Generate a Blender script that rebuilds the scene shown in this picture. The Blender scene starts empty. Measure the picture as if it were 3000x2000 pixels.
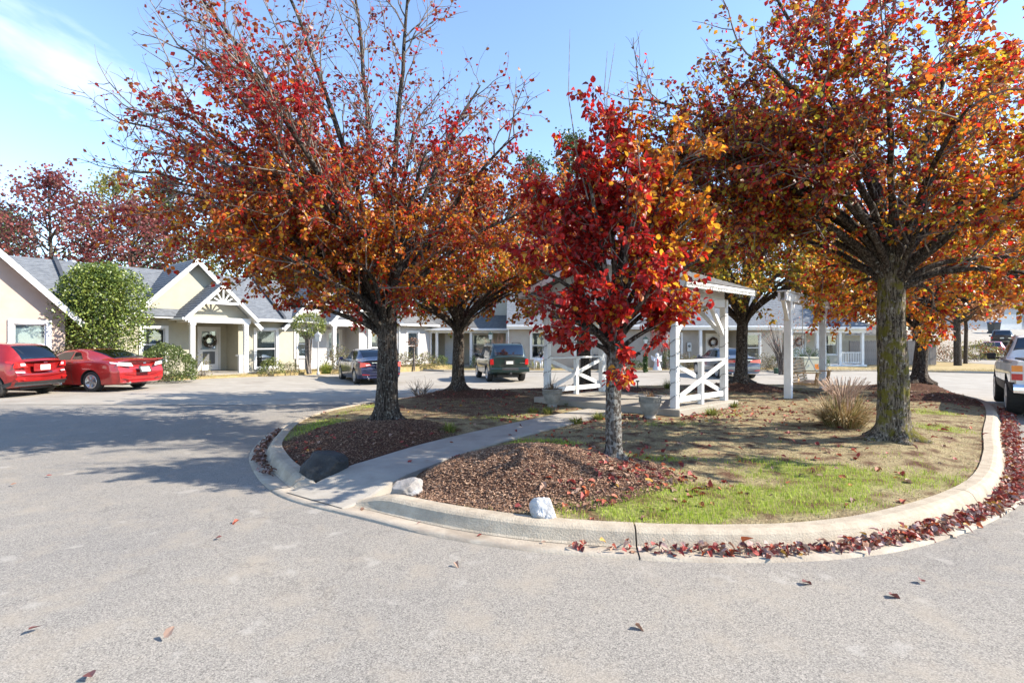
import bpy, bmesh, math, random
import numpy as np
from mathutils import Vector, Matrix, noise as mnoise

# ------------------------------------------------------------------ camera, sky, sun, exposure
SC = bpy.context.scene
COL = SC.collection
CAM_H = 1.6
FPX = 1500.0                        # focal length in photo pixels (3000 wide)
cam_d = bpy.data.cameras.new('camera')
cam_d.sensor_width = 36.0
cam_d.lens = 36.0 * FPX / 3000.0
cam_d.clip_start = 0.05
cam_d.clip_end = 3000
cam = bpy.data.objects.new('camera', cam_d)
COL.objects.link(cam)
cam.location = (0, 0, CAM_H)
cam.rotation_euler = (math.radians(90), 0, 0)
SC.camera = cam

SUN_EL = math.radians(36)
SUN_AZ = math.atan2(0.993, -0.11)   # compass style, clockwise from +Y
sd = Vector((math.sin(SUN_AZ) * math.cos(SUN_EL), math.cos(SUN_AZ) * math.cos(SUN_EL), math.sin(SUN_EL)))
sun_d = bpy.data.lights.new('sun', 'SUN')
sun_d.energy = 4.3
sun_d.angle = math.radians(0.55)
sun_d.color = (1.0, 0.915, 0.79)
sun = bpy.data.objects.new('sun', sun_d)
COL.objects.link(sun)
sun.rotation_euler = (-sd).to_track_quat('-Z', 'Y').to_euler()

world = bpy.data.worlds.new('World')
SC.world = world
world.use_nodes = True
wn, wl = world.node_tree.nodes, world.node_tree.links
wn.clear()
w_out = wn.new('ShaderNodeOutputWorld')
w_bg = wn.new('ShaderNodeBackground')
w_sky = wn.new('ShaderNodeTexSky')
w_sky.sky_type = 'NISHITA'
w_sky.sun_disc = False
w_sky.sun_elevation = SUN_EL
w_sky.sun_rotation = SUN_AZ
w_sky.altitude = 300
w_sky.air_density = 0.88
w_sky.dust_density = 0.0
w_sky.ozone_density = 1.6
w_bg.inputs['Strength'].default_value = 0.15
# thin wisps of cirrus over the whole dome
w_tc = wn.new('ShaderNodeTexCoord')
w_map = wn.new('ShaderNodeMapping')
w_map.inputs['Scale'].default_value = (1.0, 1.0, 2.6)
w_map.inputs['Location'].default_value = (1.09, 2.99, 6.49)
w_ns = wn.new('ShaderNodeTexNoise')
w_ns.inputs['Scale'].default_value = 1.5
w_ns.inputs['Detail'].default_value = 7
w_ns.inputs['Roughness'].default_value = 0.55
w_ns.inputs['Distortion'].default_value = 0.35
w_rp = wn.new('ShaderNodeValToRGB')
w_rp.color_ramp.elements[0].position = 0.61
w_rp.color_ramp.elements[1].position = 0.80
w_mx = wn.new('ShaderNodeMix')
w_mx.data_type = 'RGBA'
w_mx.inputs['B'].default_value = (4.6, 4.9, 5.2, 1)
w_ml = wn.new('ShaderNodeMath')
w_ml.operation = 'MULTIPLY'
w_ml.inputs[1].default_value = 0.85
wl.new(w_tc.outputs['Generated'], w_map.inputs['Vector'])
wl.new(w_map.outputs['Vector'], w_ns.inputs['Vector'])
wl.new(w_ns.outputs['Fac'], w_rp.inputs['Fac'])
wl.new(w_rp.outputs['Color'], w_ml.inputs[0])
wl.new(w_ml.outputs[0], w_mx.inputs['Factor'])
w_hs = wn.new('ShaderNodeHueSaturation')
w_hs.inputs['Saturation'].default_value = 1.0
wl.new(w_sky.outputs['Color'], w_hs.inputs['Color'])
wl.new(w_hs.outputs['Color'], w_mx.inputs['A'])
wl.new(w_mx.outputs['Result'], w_bg.inputs['Color'])
wl.new(w_bg.outputs['Background'], w_out.inputs['Surface'])

SC.view_settings.view_transform = 'Standard'
SC.view_settings.look = 'None'
SC.view_settings.gamma = 1.0
SC.view_settings.use_curve_mapping = False
SC.view_settings.exposure = 1.48
SC.render.engine = 'CYCLES'
SC.cycles.use_denoising = True
SC.cycles.max_bounces = 8
SC.cycles.transparent_max_bounces = 8
SC.cycles.caustics_reflective = False
SC.cycles.caustics_refractive = False
SC.cycles.sample_clamp_indirect = 6.0

RNG = random.Random(7)
NPR = np.random.default_rng(7)

# ------------------------------------------------------------------ small helpers
def at(u, v, z):
    """ground point seen at photo pixel (u, v) when it lies at height z (used only to lay things out)"""
    d = (CAM_H - z) * FPX / (v - 1000.0)
    return Vector(((u - 1500.0) / FPX * d, d, z))

def atd(u, v, d):
    return Vector(((u - 1500.0) / FPX * d, d, CAM_H + (1000.0 - v) / FPX * d))

def ss(a, b, x):
    t = np.clip((np.asarray(x, dtype=float) - a) / (b - a), 0, 1)
    return t * t * (3 - 2 * t)

def gz(x, y):
    """height of the court and streets"""
    low = -0.2 * ss(11, 21, y) * ss(-13, -6, x)
    hill = 3.4 * ss(44, 70, y) * ss(26, 38, x)
    return low + hill

def tag(o, label=None, cat=None, group=None, kind=None):
    if label: o['label'] = label
    if cat: o['category'] = cat
    if group: o['group'] = group
    if kind: o['kind'] = kind
    return o

def empty(name, loc=(0, 0, 0), rz=0.0, label=None, cat=None, group=None, kind=None):
    o = bpy.data.objects.new(name, None)
    COL.objects.link(o)
    o.location = loc
    o.rotation_euler = (0, 0, rz)
    o.empty_display_size = 0.2
    return tag(o, label, cat, group, kind)

def link(name, me, parent=None, loc=None, rot=None, scale=None):
    o = bpy.data.objects.new(name, me)
    COL.objects.link(o)
    if parent is not None: o.parent = parent
    if loc is not None: o.location = loc
    if rot is not None: o.rotation_euler = rot
    if scale is not None: o.scale = scale
    return o

def copy_tree(o, parent=None, keep_loc=True):
    c = o.copy()
    COL.objects.link(c)
    c.parent = parent
    for ch in list(o.children):
        copy_tree(ch, c)
    return c

def np_mesh(name, V, F, mat=None, colors=None, smooth=False, mats=None, midx=None):
    """mesh from numpy arrays; F is (m,3) or (m,4)"""
    V = np.asarray(V, dtype=np.float32); F = np.asarray(F, dtype=np.int32)
    me = bpy.data.meshes.new(name)
    k = F.shape[1]; m = F.shape[0]
    me.vertices.add(len(V)); me.vertices.foreach_set('co', V.ravel())
    me.loops.add(m * k); me.loops.foreach_set('vertex_index', F.ravel())
    me.polygons.add(m); me.polygons.foreach_set('loop_start', np.arange(m, dtype=np.int32) * k)
    if midx is not None: me.polygons.foreach_set('material_index', np.asarray(midx, dtype=np.int32))
    me.polygons.foreach_set('use_smooth', np.full(m, bool(smooth)))
    me.update(calc_edges=True)
    if colors is not None:
        C = np.ones((len(V), 4), dtype=np.float32); C[:, :3] = colors
        a = me.attributes.new('Col', 'FLOAT_COLOR', 'POINT'); a.data.foreach_set('color', C.ravel())
    if mats:
        for mm in mats: me.materials.append(mm)
    elif mat: me.materials.append(mat)
    return me

class MB:
    """collects simple shapes into one mesh"""
    def __init__(self): self.v = []; self.f = []; self.m = []
    def add(self, vs, fs, mi=0):
        b = len(self.v)
        self.v.extend([tuple(p) for p in vs])
        self.f.extend([tuple(b + i for i in f) for f in fs]); self.m.extend([mi] * len(fs))
        return self
    def box(self, x0, x1, y0, y1, z0, z1, mi=0, M=None):
        vs = [Vector(p) for p in ((x0,y0,z0),(x1,y0,z0),(x1,y1,z0),(x0,y1,z0),(x0,y0,z1),(x1,y0,z1),(x1,y1,z1),(x0,y1,z1))]
        if M is not None: vs = [M @ p for p in vs]
        return self.add(vs, [(0,3,2,1),(4,5,6,7),(0,1,5,4),(1,2,6,5),(2,3,7,6),(3,0,4,7)], mi)
    def bar(self, a, b, w, h=None, up=(0,0,1), mi=0):
        """rectangular bar from a to b; w across, h along up"""
        a = Vector(a); b = Vector(b); h = w if h is None else h
        d = (b - a); L = d.length; d.normalize(); up = Vector(up)
        if abs(d.dot(up)) > 0.98: up = Vector((0, 1, 0))
        s = d.cross(up).normalized(); t = s.cross(d).normalized()
        vs = []
        for p in (a, b):
            for i, j in ((-1,-1),(1,-1),(1,1),(-1,1)):
                vs.append(p + s * (i * w / 2) + t * (j * h / 2))
        return self.add(vs, [(0,1,2,3),(7,6,5,4),(0,4,5,1),(1,5,6,2),(2,6,7,3),(3,7,4,0)], mi)
    def tube(self, path, radii, n=8, cap=True, mi=0):
        P = [Vector(p) for p in path]
        if not hasattr(radii, '__len__'): radii = [radii] * len(P)
        vs = []; fs = []
        ref = None
        for i, p in enumerate(P):
            d = (P[min(i + 1, len(P) - 1)] - P[max(i - 1, 0)]).normalized()
            if ref is None:
                ref = Vector((1, 0, 0)) if abs(d.x) < 0.8 else Vector((0, 1, 0))
            s = (ref - d * ref.dot(d)).normalized(); ref = s; t = d.cross(s)
            for k in range(n):
                a = 2 * math.pi * k / n
                vs.append(p + (s * math.cos(a) + t * math.sin(a)) * radii[i])
        for i in range(len(P) - 1):
            for k in range(n):
                a = i * n + k; b = i * n + (k + 1) % n
                fs.append((a, b, b + n, a + n))
        if cap:
            fs.append(tuple(range(n - 1, -1, -1))); fs.append(tuple((len(P) - 1) * n + k for k in range(n)))
        return self.add(vs, fs, mi)
    def lathe(self, prof, n=24, mi=0, M=None, closed=False):
        vs = []; fs = []
        for r, z in prof:
            for k in range(n):
                a = 2 * math.pi * k / n
                p = Vector((r * math.cos(a), r * math.sin(a), z))
                vs.append(M @ p if M is not None else p)
        m = len(prof)
        for i in range(m - 1 if not closed else m):
            for k in range(n):
                a = i * n + k; b = i * n + (k + 1) % n
                c = ((i + 1) % m) * n
                fs.append((a, b, c + (k + 1) % n, c + k))
        if not closed:
            if prof[0][0] > 1e-4: fs.append(tuple(range(n - 1, -1, -1)))
            if prof[-1][0] > 1e-4: fs.append(tuple((m - 1) * n + k for k in range(n)))
        return self.add(vs, fs, mi)
    def prism(self, poly, a, b, axis='y', mi=0):
        """extrude a 2-d polygon: axis y -> poly is (x,z); axis z -> poly is (x,y); axis x -> (y,z)"""
        def P(p, t):
            return {'y': (p[0], t, p[1]), 'z': (p[0], p[1], t), 'x': (t, p[0], p[1])}[axis]
        n = len(poly)
        vs = [P(p, a) for p in poly] + [P(p, b) for p in poly]
        fs = [tuple(range(n)), tuple(range(2 * n - 1, n - 1, -1))] + [(i, i + n, (i + 1) % n + n, (i + 1) % n) for i in range(n)]
        return self.add(vs, fs, mi)
    def hexa(self, q0, q1, mi=0):
        """solid between two quads"""
        return self.add(list(q0) + list(q1), [(3,2,1,0),(4,5,6,7),(0,1,5,4),(1,2,6,5),(2,3,7,6),(3,0,4,7)], mi)
    def mesh(self, name, mats, smooth=False, bevel=0.0, fix=True):
        me = bpy.data.meshes.new(name)
        me.from_pydata(self.v, [], self.f)
        if not isinstance(mats, (list, tuple)): mats = [mats]
        for m in mats: me.materials.append(m)
        if len(mats) > 1: me.polygons.foreach_set('material_index', self.m)
        if fix or bevel:
            bm = bmesh.new(); bm.from_mesh(me)
            bmesh.ops.recalc_face_normals(bm, faces=bm.faces)
            if bevel: bmesh.ops.bevel(bm, geom=[e for e in bm.edges if e.calc_face_angle(0) > 0.6], offset=bevel, segments=1, affect='EDGES', clamp_overlap=True)
            bm.to_mesh(me); bm.free()
        if smooth: me.polygons.foreach_set('use_smooth', [True] * len(me.polygons))
        me.update()
        return me
    def build(self, name, mats, parent=None, smooth=False, bevel=0.0, loc=None, rot=None):
        return link(name, self.mesh(name, mats, smooth, bevel), parent, loc, rot)

# ------------------------------------------------------------------ materials
MATS = {}
def mat(name, c1, c2=None, rough=0.6, scale=6.0, detail=6, bump=0.0, bscale=None, metallic=0.0, spec=0.5, coat=0.0,
        stretch=None, c3=None, s3=1.0, p3=(0.55, 0.7), contrast=(0.35, 0.65), coords='Object'):
    """principled material whose colour wanders between c1 and c2 (and c3 in larger patches) with noise, plus fine bump"""
    if name in MATS: return MATS[name]
    m = bpy.data.materials.new(name); m.use_nodes = True
    nt = m.node_tree; N, L = nt.nodes, nt.links
    b = N['Principled BSDF']
    b.inputs['Roughness'].default_value = rough; b.inputs['Metallic'].default_value = metallic
    b.inputs['Specular IOR Level'].default_value = spec
    if coat:
        b.inputs['Coat Weight'].default_value = coat; b.inputs['Coat Roughness'].default_value = 0.04
    tc = N.new('ShaderNodeTexCoord'); vec = tc.outputs[coords]
    if stretch:
        mp = N.new('ShaderNodeMapping'); mp.inputs['Scale'].default_value = stretch
        L.new(vec, mp.inputs['Vector']); vec = mp.outputs['Vector']
    def noise(sc, dt=detail, rg=0.6):
        n = N.new('ShaderNodeTexNoise'); n.inputs['Scale'].default_value = sc; n.inputs['Detail'].default_value = dt
        n.inputs['Roughness'].default_value = rg; L.new(vec, n.inputs['Vector']); return n.outputs['Fac']
    if c2 is None:
        b.inputs['Base Color'].default_value = (*c1, 1)
    else:
        rp = N.new('ShaderNodeValToRGB'); e = rp.color_ramp.elements
        e[0].position, e[1].position = contrast; e[0].color = (*c1, 1); e[1].color = (*c2, 1)
        L.new(noise(scale), rp.inputs['Fac']); col = rp.outputs['Color']
        if c3 is not None:
            r3 = N.new('ShaderNodeValToRGB'); r3.color_ramp.elements[0].position, r3.color_ramp.elements[1].position = p3
            L.new(noise(s3), r3.inputs['Fac'])
            mx = N.new('ShaderNodeMix'); mx.data_type = 'RGBA'; mx.inputs['B'].default_value = (*c3, 1)
            L.new(r3.outputs['Color'], mx.inputs['Factor']); L.new(col, mx.inputs['A']); col = mx.outputs['Result']
        L.new(col, b.inputs['Base Color'])
    if bump:
        bp = N.new('ShaderNodeBump'); bp.inputs['Strength'].default_value = min(1.0, bump); bp.inputs['Distance'].default_value = 0.02 * max(1, bump)
        L.new(noise(bscale or scale * 4), bp.inputs['Height']); L.new(bp.outputs['Normal'], b.inputs['Normal'])
    MATS[name] = m
    return m

def attr_mat(name, rough=0.5, transl=0.0, spec=0.4, vary=0.25, vscale=40.0, bump=0.0):
    """material that takes its colour from the mesh's own colour attribute"""
    if name in MATS: return MATS[name]
    m = bpy.data.materials.new(name); m.use_nodes = True
    N, L = m.node_tree.nodes, m.node_tree.links
    b = N['Principled BSDF']; out = N['Material Output']
    b.inputs['Roughness'].default_value = rough; b.inputs['Specular IOR Level'].default_value = spec
    a = N.new('ShaderNodeAttribute'); a.attribute_name = 'Col'; col = a.outputs['Color']
    if vary:
        tc = N.new('ShaderNodeTexCoord'); n = N.new('ShaderNodeTexNoise'); n.inputs['Scale'].default_value = vscale; n.inputs['Detail'].default_value = 4
        L.new(tc.outputs['Object'], n.inputs['Vector'])
        mr = N.new('ShaderNodeMapRange'); mr.inputs['To Min'].default_value = 1 - vary * 1.6; mr.inputs['To Max'].default_value = 1 + vary * 1.6
        L.new(n.outputs['Fac'], mr.inputs['Value'])
        vm = N.new('ShaderNodeVectorMath'); vm.operation = 'SCALE'
        L.new(col, vm.inputs[0]); L.new(mr.outputs['Result'], vm.inputs['Scale']); col = vm.outputs['Vector']
        if bump:
            bp = N.new('ShaderNodeBump'); bp.inputs['Strength'].default_value = bump; bp.inputs['Distance'].default_value = 0.02
            L.new(n.outputs['Fac'], bp.inputs['Height']); L.new(bp.outputs['Normal'], b.inputs['Normal'])
    L.new(col, b.inputs['Base Color'])
    if transl:
        t = N.new('ShaderNodeBsdfTranslucent'); L.new(col, t.inputs['Color'])
        mx = N.new('ShaderNodeMixShader'); mx.inputs['Fac'].default_value = transl
        L.new(b.outputs['BSDF'], mx.inputs[1]); L.new(t.outputs['BSDF'], mx.inputs[2]); L.new(mx.outputs['Shader'], out.inputs['Surface'])
    MATS[name] = m
    return m

def glass_mat(name, tint=(0.55, 0.62, 0.66), gloss=0.25, rough=0.02):
    if name in MATS: return MATS[name]
    m = bpy.data.materials.new(name); m.use_nodes = True
    N, L = m.node_tree.nodes, m.node_tree.links
    N.remove(N['Principled BSDF']); out = N['Material Output']
    t = N.new('ShaderNodeBsdfTransparent'); t.inputs['Color'].default_value = (*tint, 1)
    g = N.new('ShaderNodeBsdfGlossy'); g.inputs['Roughness'].default_value = rough; g.inputs['Color'].default_value = (0.9, 0.95, 1, 1)
    lw = N.new('ShaderNodeLayerWeight'); lw.inputs['Blend'].default_value = 0.35
    mr = N.new('ShaderNodeMapRange'); mr.inputs['To Min'].default_value = gloss; mr.inputs['To Max'].default_value = 0.6
    L.new(lw.outputs['Fresnel'], mr.inputs['Value'])
    mx = N.new('ShaderNodeMixShader'); L.new(mr.outputs['Result'], mx.inputs['Fac'])
    L.new(t.outputs['BSDF'], mx.inputs[1]); L.new(g.outputs['BSDF'], mx.inputs[2]); L.new(mx.outputs['Shader'], out.inputs['Surface'])
    MATS[name] = m
    return m

def asphalt_mat():
    m = bpy.data.materials.new('asphalt'); m.use_nodes = True
    N, L = m.node_tree.nodes, m.node_tree.links
    b = N['Principled BSDF']; b.inputs['Roughness'].default_value = 0.9; b.inputs['Specular IOR Level'].default_value = 0.25
    tc = N.new('ShaderNodeTexCoord'); vec = tc.outputs['Object']
    def noise(sc, dt, rg=0.6):
        n = N.new('ShaderNodeTexNoise'); n.inputs['Scale'].default_value = sc; n.inputs['Detail'].default_value = dt; n.inputs['Roughness'].default_value = rg
        L.new(vec, n.inputs['Vector']); return n
    def ramp(src, stops):
        r = N.new('ShaderNodeValToRGB'); el = r.color_ramp.elements
        while len(el) < len(stops): el.new(0.5)
        for e, (p, c) in zip(el, stops): e.position = p; e.color = (*c, 1)
        L.new(src, r.inputs['Fac']); return r.outputs['Color']
    def mix(kind, fac, a, bb):
        x = N.new('ShaderNodeMix'); x.data_type = 'RGBA'; x.blend_type = kind
        if isinstance(fac, float): x.inputs['Factor'].default_value = fac
        else: L.new(fac, x.inputs['Factor'])
        L.new(a, x.inputs['A'])
        if isinstance(bb, tuple): x.inputs['B'].default_value = (*bb, 1)
        else: L.new(bb, x.inputs['B'])
        return x.outputs['Result']
    vo = N.new('ShaderNodeTexVoronoi'); vo.inputs['Scale'].default_value = 150.0; L.new(vec, vo.inputs['Vector'])
    sep = N.new('ShaderNodeSeparateColor'); L.new(vo.outputs['Color'], sep.inputs['Color'])
    stones = ramp(sep.outputs['Red'], [(0.0, (0.15, 0.144, 0.135)), (0.2, (0.205, 0.197, 0.184)), (0.62, (0.262, 0.25, 0.230)), (1.0, (0.335, 0.32, 0.295))])
    gap = ramp(vo.outputs['Distance'], [(0.0, (1, 1, 1)), (0.55, (1, 1, 1)), (0.9, (0.55, 0.55, 0.56))])
    c = mix('MULTIPLY', 1.0, stones, gap)
    big = noise(0.35, 5); c = mix('MULTIPLY', 1.0, c, ramp(big.outputs['Fac'], [(0.32, (0.90, 0.885, 0.87)), (0.68, (1.16, 1.11, 1.03))]))
    mid = noise(2.3, 6, 0.65); c = mix('MIX', ramp(mid.outputs['Fac'], [(0.50, (0, 0, 0)), (0.74, (0.75, 0.75, 0.75))]), c, (0.30, 0.262, 0.21))
    st = noise(1.1, 4); c = mix('MULTIPLY', ramp(st.outputs['Fac'], [(0.6, (0, 0, 0)), (0.75, (0.35, 0.35, 0.35))]), c, (0.72, 0.70, 0.68))
    pal = noise(3.6, 3, 0.5); c = mix('MIX', ramp(pal.outputs['Fac'], [(0.63, (0, 0, 0)), (0.70, (0.45, 0.45, 0.45))]), c, (0.36, 0.34, 0.305))
    # hairline cracks
    cv = N.new('ShaderNodeTexVoronoi'); cv.feature = 'DISTANCE_TO_EDGE'; cv.inputs['Scale'].default_value = 0.33
    wp = noise(1.6, 5); va = N.new('ShaderNodeVectorMath'); va.operation = 'ADD'
    sc = N.new('ShaderNodeVectorMath'); sc.operation = 'SCALE'; sc.inputs['Scale'].default_value = 0.9
    L.new(wp.outputs['Color'], sc.inputs[0]); L.new(vec, va.inputs[0]); L.new(sc.outputs['Vector'], va.inputs[1]); L.new(va.outputs['Vector'], cv.inputs['Vector'])
    c = mix('MIX', ramp(cv.outputs['Distance'], [(0.0, (0.35, 0.35, 0.35)), (0.001, (0.22, 0.22, 0.22)), (0.0024, (0, 0, 0))]), c, (0.07, 0.065, 0.06))
    L.new(c, b.inputs['Base Color'])
    bp = N.new('ShaderNodeBump'); bp.inputs['Strength'].default_value = 0.5; bp.inputs['Distance'].default_value = 0.006
    L.new(sep.outputs['Green'], bp.inputs['Height']); L.new(bp.outputs['Normal'], b.inputs['Normal'])
    return m

M_asphalt = asphalt_mat()
M_concrete = mat('concrete', (0.27, 0.245, 0.205), (0.335, 0.305, 0.26), rough=0.9, scale=1.2, detail=9, bump=0.35, bscale=90, c3=(0.22, 0.19, 0.155), s3=0.5, p3=(0.55, 0.75))
M_curb = mat('curb_concrete', (0.33, 0.275, 0.205), (0.43, 0.37, 0.285), rough=0.92, scale=9, detail=10, bump=0.6, bscale=70, c3=(0.26, 0.22, 0.17), s3=2.2, p3=(0.55, 0.78))
M_gutter = mat('gutter_concrete', (0.30, 0.25, 0.195), (0.40, 0.35, 0.28), rough=0.92, scale=5, detail=10, bump=0.5, bscale=60, c3=(0.20, 0.16, 0.12), s3=1.6, p3=(0.52, 0.75))
M_path = mat('path_concrete', (0.29, 0.265, 0.228), (0.36, 0.33, 0.285), rough=0.92, scale=3, detail=10, bump=0.4, bscale=80, c3=(0.22, 0.20, 0.17), s3=1.2)
M_white = mat('white_paint', (0.62, 0.62, 0.62), (0.72, 0.72, 0.715), rough=0.55, scale=5, detail=6, bump=0.1, bscale=30, c3=(0.46, 0.43, 0.375), s3=3.5, p3=(0.55, 0.85), stretch=(1, 1, 0.45))
M_trim = mat('white_trim', (0.66, 0.66, 0.65), (0.73, 0.73, 0.715), rough=0.5, scale=3, detail=5)
M_cream = mat('cream_stucco', (0.355, 0.335, 0.262), (0.395, 0.372, 0.295), rough=0.9, scale=2.2, detail=8, bump=0.25, bscale=60)
M_pink = mat('pinkish_stucco', (0.40, 0.315, 0.262), (0.44, 0.35, 0.295), rough=0.9, scale=2.2, detail=8, bump=0.25, bscale=60)
M_lav = mat('pale_stucco', (0.42, 0.405, 0.40), (0.46, 0.445, 0.44), rough=0.9, scale=2.2, detail=8, bump=0.25, bscale=60)
M_grey = mat('grey_stucco', (0.33, 0.305, 0.27), (0.37, 0.345, 0.31), rough=0.9, scale=2.2, detail=8, bump=0.25, bscale=60)
M_beige = mat('beige_stucco', (0.42, 0.39, 0.32), (0.46, 0.43, 0.355), rough=0.9, scale=2.2, detail=8, bump=0.25, bscale=60)
M_tan = mat('tan_stucco', (0.39, 0.34, 0.26), (0.43, 0.38, 0.295), rough=0.9, scale=2.2, detail=8, bump=0.25, bscale=60)
M_shingle = mat('grey_shingles', (0.085, 0.095, 0.11), (0.165, 0.178, 0.195), rough=0.9, scale=5.0, detail=3, bump=0.5, bscale=60, stretch=(1, 1, 3), contrast=(0.3, 0.7))
M_shingle2 = mat('brown_grey_shingles', (0.085, 0.088, 0.09), (0.165, 0.162, 0.158), rough=0.9, scale=5.0, detail=3, bump=0.5, bscale=60, stretch=(1, 1, 3), contrast=(0.3, 0.7))
M_darktrim = mat('dark_flashing', (0.035, 0.04, 0.05), (0.05, 0.055, 0.065), rough=0.7, scale=4)
M_door = mat('white_door', (0.72, 0.72, 0.72), (0.78, 0.78, 0.77), rough=0.45, scale=3)
M_dark = mat('dark_interior', (0.02, 0.02, 0.022), (0.03, 0.03, 0.03), rough=0.9, scale=3)
M_blind = mat('window_blind', (0.66, 0.65, 0.62), (0.72, 0.71, 0.68), rough=0.6, scale=4)
M_curtain = mat('pale_curtain', (0.60, 0.64, 0.62), (0.68, 0.72, 0.70), rough=0.8, scale=3)
M_glass = glass_mat('window_glass', (0.80, 0.86, 0.88), 0.05)
M_carglass = glass_mat('car_glass', (0.05, 0.07, 0.085), 0.10)
M_metal = mat('galvanised_metal', (0.35, 0.36, 0.37), (0.45, 0.46, 0.47), rough=0.45, scale=9, metallic=0.7)
M_chrome = mat('chrome', (0.75, 0.75, 0.76), None, rough=0.15, metallic=1.0)
M_alloy = mat('alloy_rim', (0.50, 0.51, 0.53), (0.58, 0.59, 0.61), rough=0.3, metallic=0.85, scale=8)
M_rubber = mat('tyre_rubber', (0.018, 0.018, 0.019), (0.035, 0.034, 0.033), rough=0.85, scale=20, bump=0.3, bscale=80)
M_black = mat('black_plastic', (0.022, 0.022, 0.024), (0.035, 0.035, 0.037), rough=0.55, scale=12)
M_greyplastic = mat('grey_plastic', (0.10, 0.105, 0.11), (0.14, 0.145, 0.15), rough=0.5, scale=12)
M_tail = mat('red_lamp', (0.42, 0.012, 0.012), (0.55, 0.02, 0.02), rough=0.12, scale=40, coat=0.6)
M_amber = mat('amber_lamp', (0.75, 0.22, 0.02), (0.8, 0.27, 0.03), rough=0.15, scale=40, coat=0.6)
M_clear = mat('clear_lamp', (0.62, 0.62, 0.64), (0.72, 0.72, 0.74), rough=0.12, scale=30, coat=0.6)
M_plate = mat('plate_face', (0.62, 0.66, 0.60), (0.72, 0.74, 0.66), rough=0.4, scale=14)
M_ink = mat('dark_ink', (0.03, 0.035, 0.05), None, rough=0.6)
M_wood = mat('swing_wood', (0.40, 0.235, 0.10), (0.56, 0.36, 0.18), rough=0.6, scale=6, detail=6, stretch=(1, 6, 6), bump=0.2, bscale=30)
M_fence = mat('weathered_boards', (0.19, 0.165, 0.15), (0.30, 0.265, 0.24), rough=0.85, scale=5, detail=7, stretch=(6, 6, 0.8), bump=0.3, bscale=30)
M_stone = mat('planter_concrete', (0.20, 0.185, 0.165), (0.33, 0.31, 0.275), rough=0.95, scale=7, detail=9, bump=0.5, bscale=50)
M_leaf = attr_mat('autumn_leaves', rough=0.40, transl=0.55, spec=0.55, vary=0.18, vscale=30)
M_dry = attr_mat('dry_leaves', rough=0.6, transl=0.12, spec=0.4, vary=0.25, vscale=60)
M_green = attr_mat('evergreen_leaves', rough=0.38, transl=0.25, spec=0.6, vary=0.2, vscale=20)
M_blade = attr_mat('grass_blades', rough=0.6, transl=0.3, spec=0.25, vary=0.2, vscale=15)
M_soil = attr_mat('island_ground', rough=0.95, transl=0.0, spec=0.15, vary=0.4, vscale=28, bump=0.9)
M_chip = attr_mat('bark_chips', rough=0.9, transl=0.0, spec=0.2, vary=0.3, vscale=60)

def bark_mat(name, dark, light, lichen, moss=None, moss_amt=(0.6, 0.75), lich=(0.52, 0.62)):
    m = bpy.data.materials.new(name); m.use_nodes = True
    N, L = m.node_tree.nodes, m.node_tree.links
    b = N['Principled BSDF']; b.inputs['Roughness'].default_value = 0.95; b.inputs['Specular IOR Level'].default_value = 0.2
    tc = N.new('ShaderNodeTexCoord')
    mp = N.new('ShaderNodeMapping'); mp.inputs['Scale'].default_value = (1, 1, 0.16); L.new(tc.outputs['Object'], mp.inputs['Vector'])
    def noise(vec, sc, dt, rg=0.6):
        n = N.new('ShaderNodeTexNoise'); n.inputs['Scale'].default_value = sc; n.inputs['Detail'].default_value = dt; n.inputs['Roughness'].default_value = rg
        L.new(vec, n.inputs['Vector']); return n.outputs['Fac']
    def ramp(src, a, ca, bb, cb):
        r = N.new('ShaderNodeValToRGB'); e = r.color_ramp.elements; e[0].position = a; e[1].position = bb; e[0].color = (*ca, 1); e[1].color = (*cb, 1)
        L.new(src, r.inputs['Fac']); return r.outputs['Color']
    ridge = noise(mp.outputs['Vector'], 46, 8, 0.7)
    c = ramp(ridge, 0.43, dark, 0.58, light)
    def over(fac, col, cc):
        x = N.new('ShaderNodeMix'); x.data_type = 'RGBA'; L.new(fac, x.inputs['Factor']); L.new(cc, x.inputs['A']); x.inputs['B'].default_value = (*col, 1); return x.outputs['Result']
    c = over(ramp(noise(tc.outputs['Object'], 24, 6), lich[0], (0, 0, 0), lich[1], (0.8, 0.8, 0.8)), lichen, c)
    if moss: c = over(ramp(noise(tc.outputs['Object'], 5.0, 8, 0.75), moss_amt[0], (0, 0, 0), moss_amt[1], (0.9, 0.9, 0.9)), moss, c)
    L.new(c, b.inputs['Base Color'])
    bp = N.new('ShaderNodeBump'); bp.inputs['Strength'].default_value = 1.0; bp.inputs['Distance'].default_value = 0.03
    L.new(ridge, bp.inputs['Height']); L.new(bp.outputs['Normal'], b.inputs['Normal'])
    MATS[name] = m
    return m
M_bark = bark_mat('pear_bark', (0.018, 0.013, 0.010), (0.098, 0.078, 0.062), (0.25, 0.245, 0.22), lich=(.56,.66))
M_barkm = bark_mat('mossy_bark', (0.03, 0.023, 0.016), (0.22, 0.18, 0.135), (0.36, 0.34, 0.28), moss=(0.125, 0.11, 0.015), moss_amt=(0.49, 0.57), lich=(0.57, 0.66))
M_barky = bark_mat('young_bark', (0.022, 0.018, 0.015), (0.125, 0.105, 0.09), (0.25, 0.25, 0.235), moss=(0.06, 0.06, 0.02), moss_amt=(0.6, 0.7), lich=(0.48, 0.58))
M_twig = mat('twig_bark', (0.075, 0.058, 0.048), (0.25, 0.215, 0.185), rough=0.9, scale=12, detail=4)
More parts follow.
